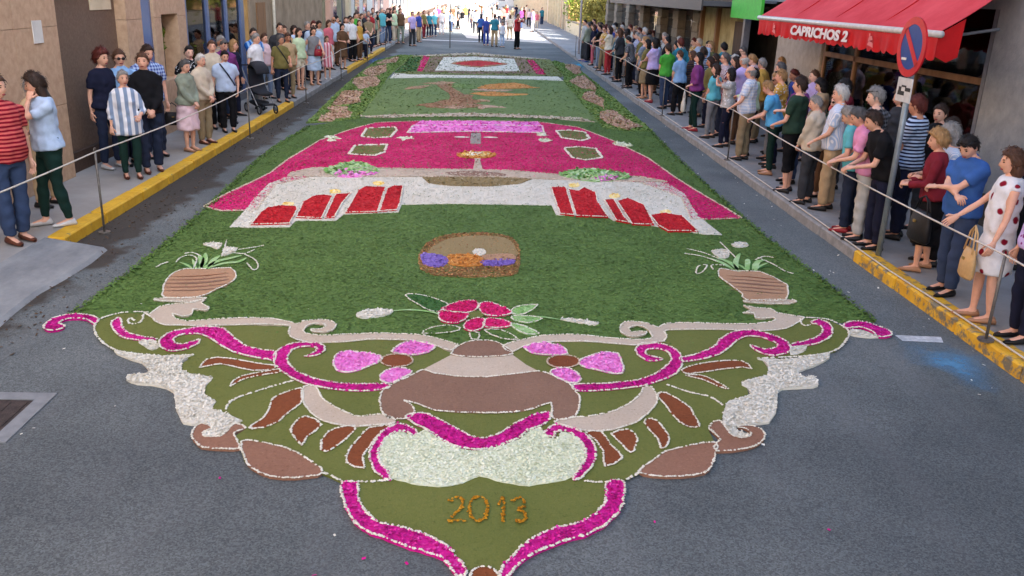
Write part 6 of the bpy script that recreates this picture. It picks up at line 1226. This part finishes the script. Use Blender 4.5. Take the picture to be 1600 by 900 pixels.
who('woman in lilac top and short black skirt, right kerb', (1016, 160), 60, face=-118, sex='f', top=('lilac', 'short', None), bot=('skirt', 'black', None, .5), hair=('bob', 'black'), pose='fold', group=GR_, shoe='red')
who('woman in olive top and grey skirt with bare legs, right kerb', (1004, 154), 62, face=-108, sex='f', top=('olive', 'half', None), bot=('skirt', 'khaki', None, .46), hair=('bob', 'black'), pose='front', group=GR_, shoe='tan')
who('man in grey blue shirt and black trousers, stooping, right kerb', (982, 138), 56, face=-118, top=('charcoal', 'short', 'fine:grey'), bot=('trousers', 'black'), hair=('short', 'black'), pose='ropeL', lean=10, nod=10, group=GR_)
who('person in black top and dark trousers with brown hair gripping the right rope', (964, 128), 46, face=-112, sex='f', top=('charcoal', 'half', None), bot=('trousers', 'black'), hair=('bob', 'brown'), pose='ropeL', lean=6, group=GR_)
who('woman in cream blouse and red trousers, far part of the right row', (946, 117), 42, face=-115, sex='f', top=('cream', 'short', None), bot=('trousers', 'red'), hair=('bob', 'dark brown'), pose='fold', group=GR_)
who('man in black t-shirt and grey jeans, far part of the right row', (932, 107), 38, face=-118, top=('black', 'short', None), bot=('trousers', 'pale denim'), hair=('short', 'black'), pose='fold', group=GR_)
who('person in navy top and rose trousers, far part of the right row', (919, 102), 38, face=-105, sex='f', top=('navy', 'short', None), bot=('trousers', 'rose'), hair=('bob', 'brown'), pose='down', group=GR_)
who('man in grey jacket and charcoal trousers second from the end of the right row', (908, 97), 34, face=-112, top=('grey green', 'long', None), bot=('trousers', 'charcoal'), hair=('short', 'dark grey'), pose='front', group=GR_, shoe='blue')
who('man in pale shirt at the far end of the right row', (898, 95), 30, face=-95, top=('light grey', 'short', None), bot=('trousers', 'charcoal'), hair=('short', 'black'), pose='down', group=GR_, shoe='blue')
# second rows on the right
BK = [((5.9, 10.9), 1.66, 'm', 'black', 'charcoal', ('short', 'dark brown'), -70, 'man with a tanned face and dark jacket by the shop window'), ((6.1, 12.4), 1.70, 'f', 'charcoal', 'black', ('bob', 'brown'), -95, 'woman in charcoal top in front of the shop window'), ((6.2, 9.3), 1.60, 'f', 'navy', 'black', ('bob', 'dark brown'), -95, 'woman in navy half hidden behind the maroon cardigan'),
      ((5.7, 19.4), 1.64, 'f', 'navy', 'navy', ('bob', 'dark brown'), -110, 'woman in navy top behind the red scarf'), ((5.6, 20.8), 1.60, 'f', 'maroon', 'brown', ('bob', 'dark brown'), -100, 'person in maroon top behind the purple cardigan'), ((6.25, 23.9), 1.74, 'f', 'olive', 'khaki', ('long', 'blonde'), -60, 'woman with long blonde hair and olive top by the timber shopfront'), ((6.35, 22.9), 1.78, 'm', 'teal', 'navy', ('short', 'black'), -150, 'man in teal shirt standing by the dark shop door'), ((6.5, 25.0), 1.70, 'f', 'yellow', 'khaki', ('bob', 'black'), -80, 'woman in yellow top by the timber shopfront'), ((6.5, 26.2), 1.72, 'm', 'pale blue', 'grey', ('short', 'white'), -90, 'person in pale blue by the cream display wall'),
      ((5.5, 24.6), 1.70, 'm', 'navy', 'navy', ('short', 'black'), -110, 'person in navy behind the green t-shirt'), ((5.6, 26.4), 1.72, 'm', 'black', 'black', ('short', 'black'), -115, 'person in black behind the lilac top'), ((5.5, 28.6), 1.66, 'f', 'white', 'navy', ('bob', 'dark grey'), -100, 'woman in white behind the stooping man in grey'), ((5.4, 30.8), 1.70, 'm', 'navy', 'charcoal', ('short', 'brown'), -110, 'man in navy behind the cream blouse'), ((5.5, 33.0), 1.68, 'f', 'black', 'black', ('bob', 'black'), -105, 'woman in black behind the far right row'), ((5.3, 35.2), 1.72, 'm', 'royal blue', 'navy', ('short', 'white'), -110, 'white haired man in royal blue, far right row'), ((5.2, 37.4), 1.66, 'f', 'pale pink', 'rose', ('bob', 'brown'), -100, 'woman in pale pink top, far right row'), ((5.4, 39.6), 1.70, 'm', 'charcoal', 'black', ('short', 'black'), -110, 'man in charcoal near the end of the right row'), ((6.2, 29.5), 1.70, 'm', 'light grey', 'charcoal', ('short', 'grey'), -95, 'man in light grey by the stone blocks, right'), ((6.2, 34.0), 1.68, 'f', 'cream', 'beige', ('bob', 'brown'), -95, 'woman in cream by the dark timber window, right')]
for p_, h_, sx_, t_, b_, hr_, fc_, lb_ in BK: who(lb_, None, pos=p_, h=h_, sex=sx_, face=fc_, top=(t_, 'short', None), bot=('trousers', b_), hair=hr_, pose='down', group=GR_)
# deeper rows on the right, filled in along the pavement
TOPS = ['white', 'navy', 'maroon', 'sky blue', 'black', 'beige', 'rose', 'charcoal', 'dark green', 'khaki', 'grey green', 'denim', 'tan', 'pale denim', 'pale pink', 'royal blue', 'grey', 'cream', 'purple', 'teal', 'light grey', 'brown', 'coral', 'olive', 'lilac', 'pale blue', 'mustard', 'mint', 'red']
BOTS = ['navy', 'black', 'charcoal', 'dark denim', 'khaki', 'brown', 'grey', 'denim']
HRS = ['black', 'dark brown', 'grey', 'brown', 'white', 'blonde', 'dark grey', 'auburn']
USED = set(); taken = [(o.location.x, o.location.y) for o in COL.objects if o.name.startswith('person')]
def fill(side, rows, grp, y0, y1, anchors, where):
    rg = random.Random(5 if side > 0 else 9); k = 0
    for x0, dy, ya in rows:
        y = max(y0, ya)
        while y < y1:
            x = side*(x0+rg.uniform(-.16, .16)); yy = y+rg.uniform(-.15, .15); y += dy
            if any(math.hypot(x-a, yy-b) < .50 for a, b in taken): continue
            for _ in range(60):
                t_, b_, hr_, sx_ = rg.choice(TOPS), rg.choice(BOTS), rg.choice(HRS), rg.choice('mf'); key = (t_, sx_, [a for a in anchors if a[0] <= yy][-1][1])
                if key not in USED: break
            USED.add(key); taken.append((x, yy))
            lab = f"{hr_}-haired {'woman' if sx_ == 'f' else 'man'} in {t_} top, {where} {key[2]}"
            st = rg.choice(('bob', 'short', 'long', 'bun') if sx_ == 'f' else ('short', 'short', 'crop', 'bald' if hr_ in ('grey', 'white') else 'short'))
            who(lab, None, pos=(x, yy), h=rg.uniform(1.55, 1.68) if sx_ == 'f' else rg.uniform(1.66, 1.82), sex=sx_, face=(-108 if side > 0 else 55)+rg.uniform(-34, 34), turn=rg.uniform(-25, 25), nod=rg.uniform(0, 12), top=(t_, rg.choice(('short', 'short', 'long', 'half')), rg.choice((None, None, None, 'fine:white', 'hstripe:navy', 'dots:white', 'plaid:grey'))), bot=('trousers', b_), hair=(st, hr_), pose=rg.choice(('down', 'front', 'fold', 'pocket', 'behind', 'bag', 'down')), wide=rg.uniform(1.05, 1.25), belly=rg.uniform(0, .05), skin=rg.choice(('fair', 'tan', 'pale')), shades=rg.choice((None, None, None, None, 'on', 'up')), strap=rg.choice((None, None, None, 'black', 'brown')), group=grp); k += 1
fill(1, [(5.35, .80, 10.4), (5.95, .95, 14.2), (6.45, 1.3, 20.5), (4.98, .62, 22.2), (5.3, .62, 12.6), (5.75, .72, 12.6), (6.3, .95, 15)], GR_, 7, 42, [(0, 'by the shop window'), (13.5, 'in front of the pale pier'), (17.5, 'behind the red scarf'), (20.5, 'by the dark shop door'), (23.5, 'by the timber shopfront'), (27, 'by the first stone blocks'), (30, 'beneath the grey canopy'), (34, 'by the dark windows'), (38, 'near the garden end')], 'packed in')
# ---------------- left row
who('man in red striped polo and jeans walking at the left photo edge', (28, 378), h=1.80, face=62, top=('coral', 'short', 'hstripe:maroon'), bot=('trousers', 'denim'), hair=('short', 'brown'), pose='down', wide=1.12, belly=.05, group=GL_, shoe='brown', stance=.09, step=.04)
who('woman in pale blue blouse and dark trousers with hand to her chin, left', (92, 352), 112, face=-42, sex='f', top=('pale blue', 'short', None), bot=('trousers', 'bottle green'), hair=('long', 'dark brown'), pose='chin', turn=-8, nod=8, group=GL_, shoe='white', step=.06, stance=.07)
who('person in tan trousers half hidden behind the red striped polo', None, pos=(-5.45, 10.95), h=1.62, face=80, sex='f', top=('tan', 'short', None), bot=('trousers', 'tan'), hair=('short', 'grey'), pose='down', group=GL_)
who('woman in navy top and jeans with curly dark red hair, left', (176, 262), 76, face=58, sex='f', top=('navy', 'short', None), bot=('trousers', 'dark denim'), hair=('curly', 'auburn'), pose='down', turn=16, wide=1.1, group=GL_, shoe='white')
who('older woman in blue shawl with white scarf and tan bag, left', (208, 278), 110, face=22, sex='f', top=('pale denim', 'three', 'wide:white'), bot=('trousers', 'bottle green'), hair=('short', 'grey'), pose='bag', group=GL_, shoe='brown', hem=.72, wide=1.1, turn=6)
who('person in black sweater and dark jeans leaning back slightly, left', (240, 268), 82, face=26, top=('black', 'long', None), bot=('trousers', 'dark denim'), hair=('short', 'brown'), pose='front', group=GL_, shoe='brown', wide=1.05, turn=-8)
handbag(at(224, 262, .13)+np.array([-.02, -.32, .98]), 30, L(176, 130, 78), 'tan handbag held by the older woman in the blue shawl', w=.30, h=.20, drop=.14)
who('man in light blue shirt with sunglasses behind the black sweater, left', None, pos=(-5.45, 13.7), h=1.76, face=40, top=('sky blue', 'short', None), bot=('trousers', 'navy'), hair=('short', 'brown'), shades='on', pose='down', group=GL_)
who('man in blue plaid shirt by the granite pier, left', None, pos=(-5.3, 14.4), h=1.80, face=30, top=('royal blue', 'short', 'plaid:pale blue'), bot=('trousers', 'dark denim'), hair=('short', 'dark brown'), pose='down', nod=10, group=GL_)
who('woman in grey jacket and pale pink skirt with short grey hair, left', (298, 236), 95, face=74, sex='f', top=('grey green', 'long', None), bot=('skirt', 'pale pink', None, .42), hair=('short', 'dark grey'), pose='front', nod=10, group=GL_, shoe='tan')
handbag(at(276, 232, .13)+np.array([.02, -.1, .8]), 20, L(28, 26, 30), 'black handbag beside the woman in the grey jacket', w=.3, h=.22, drop=.16)
who('man in beige jacket and tan trousers with white hair, left', (322, 224), 84, face=70, top=('beige', 'long', None), bot=('trousers', 'khaki'), hair=('short', 'white'), pose='front', nod=6, group=GL_, shoe='brown')
who('man in pale blue shirt and black trousers with a dark strap across, left', (358, 206), 78, face=36, top=('pale blue', 'short', None), bot=('trousers', 'black'), hair=('short', 'black'), strap='navy', pose='down', nod=14, group=GL_)
who('man in bright blue striped shirt behind the pushchair, left', (402, 160), 44, face=44, top=('sky blue', 'short', 'wide:blue'), bot=('trousers', 'dark denim'), hair=('short', 'dark brown'), pose='front', group=GL_, wide=1.06)
who('person in pale pink and white shirt beside the pushchair, left', (417, 154), 52, face=60, sex='f', top=('pale pink', 'three', None), bot=('trousers', 'pale denim'), hair=('short', 'brown'), pose='down', group=GL_)
who('tall man in black jacket and dark jeans, left', (442, 146), 36, face=40, top=('charcoal', 'long', None), bot=('trousers', 'dark denim'), hair=('short', 'dark brown'), pose='pocket', group=GL_, shoe='brown')
who('woman in mint top and white shorts with dark long hair, left', (470, 140), 44, face=48, sex='f', top=('mint', 'short', None), bot=('shorts', 'cream'), hair=('long', 'dark brown'), pose='down', group=GL_, shoe='tan')
who('woman in grey top and pale blue skirt carrying a red bag, left', (492, 133), 42, face=40, sex='f', top=('grey', 'none', None), bot=('skirt', 'pale blue', None, .45), hair=('long', 'dark brown'), pose='bag', group=GL_, shoe='tan')
handbag(at(492, 133, .13)+np.array([.16, -.14, 1.16]), 30, L(150, 22, 42), 'dark red bag carried by the woman in grey top and pale skirt', w=.26, h=.2, drop=.12)
who('girl in rose and white dress, left', (512, 124), 56, kid=True, face=30, sex='f', top=('rose', 'none', 'wide:pale pink'), bot=('dress', .50), hair=('long', 'brown'), pose='down', group=GL_, shoe='white')
who('man in dark jacket over a white shirt behind the girl in rose, left', None, pos=(-5.2, 27.4), h=1.74, face=50, top=('navy', 'long', None), bot=('trousers', 'navy'), hair=('short', 'grey'), pose='down', group=GL_)
who('woman in brown dress with long dark hair, left', (536, 108), 40, face=40, sex='f', top=('brown', 'half', None), bot=('dress', .46), hair=('long', 'black'), pose='hold', group=GL_)
who('man in white shirt and black trousers beside the brown dress, left', (551, 96), 27, face=44, top=('white', 'short', None), bot=('trousers', 'black'), hair=('short', 'brown'), pose='down', group=GL_)
who('person in mustard yellow top behind the blue shirted child, left', (562, 94), 32, face=60, sex='f', top=('mustard', 'short', None), bot=('trousers', 'brown'), hair=('bob', 'brown'), pose='down', group=GL_)
who('child in light blue shirt and navy trousers at the left kerb end', (572, 91), 46, kid=True, face=55, top=('pale blue', 'short', None), bot=('trousers', 'navy'), hair=('short', 'black'), pose='rope', group=GL_)
LROW = [((583, 72), 12, 'm', 'black', 'black', ('short', 'auburn'), 'man in black with reddish hair past the kerb gap, left'), ((597, 70), 12, 'm', 'turquoise', 'pale denim', ('short', 'grey'), 'man in turquoise shirt and pale jeans, far left row'), ((605, 68), 16, 'f', 'coral', 'white', ('bob', 'brown'), 'woman in coral top and white trousers, far left row'), ((616, 68), 10, 'f', 'mint', 'beige', ('bob', 'dark brown'), 'woman in mint top and beige trousers, far left row'), ((626, 68), 12, 'f', 'brown', 'grey green', ('long', 'brown'), 'woman with long brown hair and brown top, far left row'), ((644, 72), 18, 'm', 'lilac', 'charcoal', ('short', 'auburn'), 'man in pale lilac shirt and charcoal trousers, in the road at far left'), ((654, 66), 18, 'm', 'royal blue', 'tan', ('short', 'brown'), 'man in royal blue with tan trousers, far left'), ((662, 60), 16, 'f', 'olive', 'maroon', ('bob', 'brown'), 'woman in olive top and maroon trousers, far left'), ((670, 58), 18, 'f', 'teal', 'navy', ('bob', 'brown'), 'woman in teal top and navy trousers, far left'), ((678, 57), 24, 'm', 'turquoise', 'denim', ('short', 'brown'), 'boy in turquoise t-shirt and jeans, far left'), ((684, 46), 8, 'f', 'purple', 'black', ('bob', 'black'), 'woman in purple top and black trousers, far left')]
for ft, hy, sx_, t_, b_, hr_, lb_ in LROW: who(lb_, ft, hy, z=0.0 if ft[0] > 600 else .13, face=45+20*math.sin(ft[0]), sex=sx_, top=(t_, 'short', None), bot=('trousers', b_), hair=hr_, pose='down', group=GL_)
LB2 = [((-5.2, 17.6), 'm', 'beige', 'black', 'person in beige behind the strap wearing man, left', ('short', 'brown'), 1.7), ((-5.3, 19.5), 'f', 'navy', 'navy', 'woman in navy near the shopfront, left', ('bob', 'blonde'), 1.6), ((-5.1, 20.6), 'm', 'white', 'grey', 'person in white near the blue mullions, left', ('short', 'grey'), 1.7), ((-5.3, 24.6), 'm', 'tan', 'black', 'man in tan behind the black jacket, left', ('short', 'brown'), 1.72), ((-5.35, 26.1), 'f', 'pale blue', 'pale denim', 'woman in pale blue against the rough rendered wall, left', ('long', 'dark brown'), 1.66), ((-5.3, 29.0), 'f', 'red', 'pale pink', 'woman in red by the rendered house, left', ('bob', 'auburn'), 1.68), ((-5.2, 31.2), 'f', 'rose', 'white', 'woman in rose behind the brown dress, left', ('long', 'brown'), 1.66), ((-5.3, 33.5), 'm', 'pale blue', 'navy', 'man in pale blue behind the white shirt, left', ('short', 'black'), 1.74), ((-5.25, 35.6), 'f', 'white', 'denim', 'woman in white by the pink pilaster, left', ('bob', 'brown'), 1.64), ((-5.2, 38.0), 'm', 'green', 'black', 'man in green top by the grey green house, left', ('short', 'dark brown'), 1.76), ((-5.25, 40.2), 'f', 'black', 'charcoal', 'woman in black by the grey green house, left', ('bob', 'brown'), 1.66), ((-5.2, 42.6), 'm', 'red', 'navy', 'man in red by the second pilaster, left', ('short', 'grey'), 1.74), ((-5.1, 45.2), 'f', 'olive', 'beige', 'woman in olive by the display windows, left', ('bob', 'dark brown'), 1.66), ((-5.2, 48.0), 'm', 'purple', 'black', 'man in purple by the display windows, left', ('short', 'black'), 1.76), ((-5.0, 51.0), 'f', 'maroon', 'black', 'woman in maroon by the pale pink house, left', ('bob', 'auburn'), 1.66)]
for p_, sx_, t_, b_, lb_, hr_, h_ in LB2: who(lb_, None, pos=p_, h=h_, face=55+25*math.sin(p_[1]), sex=sx_, top=(t_, 'short', None), bot=('trousers', b_), hair=hr_, pose='down', group=GL_)
taken = [(o.location.x, o.location.y) for o in COL.objects if o.name.startswith('person')]
taken += [(-5.1, 19.9), (-5.2, 20.6), (-5.2, 21.2), (-4.75, 20.4), (-4.9, 20.9), (-4.6, 20.0), (-4.95, 20.2), (-4.9, 19.6)]
fill(-1, [(5.3, .85, 16.5), (4.98, .8, 22.0), (5.2, .9, 44)], GL_, 15, 58, [(0, 'near the shopfront'), (20.5, 'beside the pushchair'), (23.5, 'by the ochre front'), (27, 'near the white downpipe'), (31, 'by the rough wall'), (36, 'by the pilasters'), (43, 'by the display windows'), (51, 'by the pale pink house')], 'in the left row')
# ---------------- people in the road beyond the carpets
MID = [((743, 54), 14, 'm', 'pale blue', 'charcoal', 'person in pale blue top, leftmost of the group beyond the carpets', ('short', 'brown'), 180), ((751, 66), 22, 'f', 'blue', 'navy', 'woman in blue top with back turned, road group', ('bob', 'black'), 170), ((759, 71), 26, 'm', 'royal blue', 'royal blue', 'child in royal blue with a white badge, road group', ('short', 'black'), 10), ((772, 73), 22, 'm', 'teal', 'tan', 'man in teal shirt and tan shorts, road group', ('short', 'dark brown'), 160), ((784, 74), 34, 'f', 'white', 'pale blue', 'girl in white top and pale blue trousers, road group', ('bob', 'black'), 30), ((796, 62), 26, 'f', 'cream', 'tan', 'woman in cream behind the red shirt, road group', ('bob', 'brown'), 200)]
for ft, hy, sx_, t_, b_, lb_, hr_, fc_ in MID: who(lb_, ft, hy, z=0, kid=ft[0] in (759, 784), face=fc_, sex=sx_, top=(t_, 'short', None), bot=('trousers', b_), hair=hr_, pose='down', group=GM_)
CAMM = who('man in red shirt and black trousers raising his hands to his face beyond the carpets', (807, 77), h=1.86, z=0, face=60, top=('red', 'short', None), bot=('trousers', 'black'), hair=('short', 'brown'), pose='camera', group=GM_)
# ---------------- the distant crowd
FAR = ['white', 'coral', 'black', 'pale pink', 'sky blue', 'grey green', 'red', 'olive', 'lilac', 'cream', 'pale blue', 'khaki', 'navy', 'rose', 'mint', 'brown', 'purple', 'grey', 'teal', 'beige', 'charcoal', 'maroon', 'tan']
FARB = ['white', 'denim', 'black', 'beige', 'navy']
FX = [(690, 48), (697, 40), (704, 44), (706, 36), (716, 40), (722, 38), (727, 34), (733, 30), (738, 40), (748, 32), (756, 30), (764, 34), (772, 28), (780, 32), (786, 36), (792, 28), (800, 30), (814, 40), (818, 30), (826, 36), (832, 44), (838, 40), (846, 34), (700, 28), (712, 26), (742, 24), (752, 22), (768, 24), (776, 22), (790, 22), (806, 24), (686, 36), (694, 26), (680, 40), (822, 26), (730, 22)]
for i, (x, y) in enumerate(FX):
    t_, b_ = FAR[(i*5) % 23], FARB[(i*3+i//23) % 5]; P = at(x, y+6, 0)
    if not -5.4 < P[0] < 6.6 or P[1] > 150: continue
    who(f'tiny {("", "walking ", "standing ")[i // 23]}person in {t_} top and {b_} trousers in the far {"sunlit" if x > 760 else "shaded"} street', None, pos=tuple(P[:2]), z=0.0, h=1.62+.16*math.sin(i*2.3), face=(i*67) % 360, sex='mf'[i % 2], top=(t_, 'short', None), bot=('trousers', b_), hair=(('short', 'bob')[i % 2], ('black', 'brown', 'dark brown', 'grey')[i % 4]), pose='down', group=GF_, lod=2)
for r_, lb in ((CAMW, 'small black camera held up by the woman with the red scarf'), (CAMM, 'dark camera held to the face of the man in the red shirt')):
    p_ = world_pt(r_[0], np.array([0, -.33, 1.53])*r_[2]); e_ = empty('camera_body', p_, r_[0].rotation_euler.z, lb, 'camera'); q = MB(); q.box((-.055, -.02, -.035), (.055, .025, .035), bev=.006); q.build('case', BLKC, e_); q = MB(); q.tube([(0, -.02, 0), (0, -.06, 0)], .026, seg=12, cap=.1); q.build('lens', BLKC, e_, smooth=True)
# ---------------- pushchair and donation box
SP = at(408, 176, .13); ST = empty('pushchair', SP, math.radians(40), 'dark pushchair standing at the left kerb by the man in striped blue', 'pushchair'); DK = flat('pushchair_fabric', L(34, 36, 44), rough=.85); MT = flat('pushchair_frame', L(150, 152, 156), rough=.4, metal=.4)
q = MB(); q.tube([(0, .18, .98), (0, .12, .62), (0, -.02, .46), (0, -.30, .44)], [.17, .19, .19, .17], [.03, .05, .06, .04], side=(1, 0, 0), seg=12); q.build('seat', DK, ST, smooth=True)
q = MB(); q.tube([(0, .20, .98), (0, .06, 1.08), (0, -.12, 1.0), (0, -.2, .88)], [.18, .19, .18, .16], [.03, .06, .05, .02], side=(1, 0, 0), seg=12); q.build('hood', DK, ST, smooth=True)
for sx_ in (-1, 1):
    q = MB(); q.tube([(sx_*.2, .46, 1.02), (sx_*.2, .1, .55), (sx_*.2, -.32, .12)], .013, seg=6); q.tube([(sx_*.2, .06, .5), (sx_*.2, .30, .12)], .012, seg=6); q.build('frame', MT, ST, smooth=True)
    for yy in (-.32, .30):
        q = MB(); a = np.linspace(0, 2*np.pi, 15); q.tube([(sx_*.2, yy+.09*math.cos(t), .105+.09*math.sin(t)) for t in a], .018, seg=6); w = q.build('wheel', DK, ST, smooth=True); q = MB(); q.tube([(sx_*.2-.01, yy, .105), (sx_*.2+.01, yy, .105)], .05, seg=10, cap=0); q.build('hub', MT, w)
q = MB(); q.tube([(-.2, .46, 1.02), (.2, .46, 1.02)], .016, seg=6); q.build('handle', DK, ST, smooth=True)
q = MB(); q.box((-.15, -.42, .2), (.15, -.3, .24)); q.build('footrest', DK, ST); q = MB(); q.tube([(0, .28, .22), (0, .0, .2), (0, -.15, .24)], [.15, .16, .14], [.05, .08, .05], side=(1, 0, 0), seg=10); q.build('basket', DK, ST, smooth=True)
cb = np.array([6.02, 23.45, 1.15]); CBX = empty('placard', cb, 0, 'pale blue placard with a dark blue bird held up by the timber shopfront, right', 'placard')
bx('board', (5.98, 22.95, 1.15), (6.0, 23.85, 1.75), flat('placard_blue', L(150, 184, 226), rough=.6), CBX, cb)
q = MB(cb); x = 5.975
q.tube([(x, 23.62, 1.44), (x, 23.5, 1.43), (x, 23.38, 1.46), (x, 23.28, 1.49), (x, 23.22, 1.5)], [.02, .05, .06, .045, .01], [.003]*5, side=(0, 0, 1), seg=8); q.tube([(x-.002, 23.42, 1.48), (x-.002, 23.46, 1.58)], [.04, .01], [.003, .003], side=(0, 1, 0), seg=6); q.build('bird_emblem', flat('emblem_blue', L(36, 84, 160)), CBX)
bake_people()
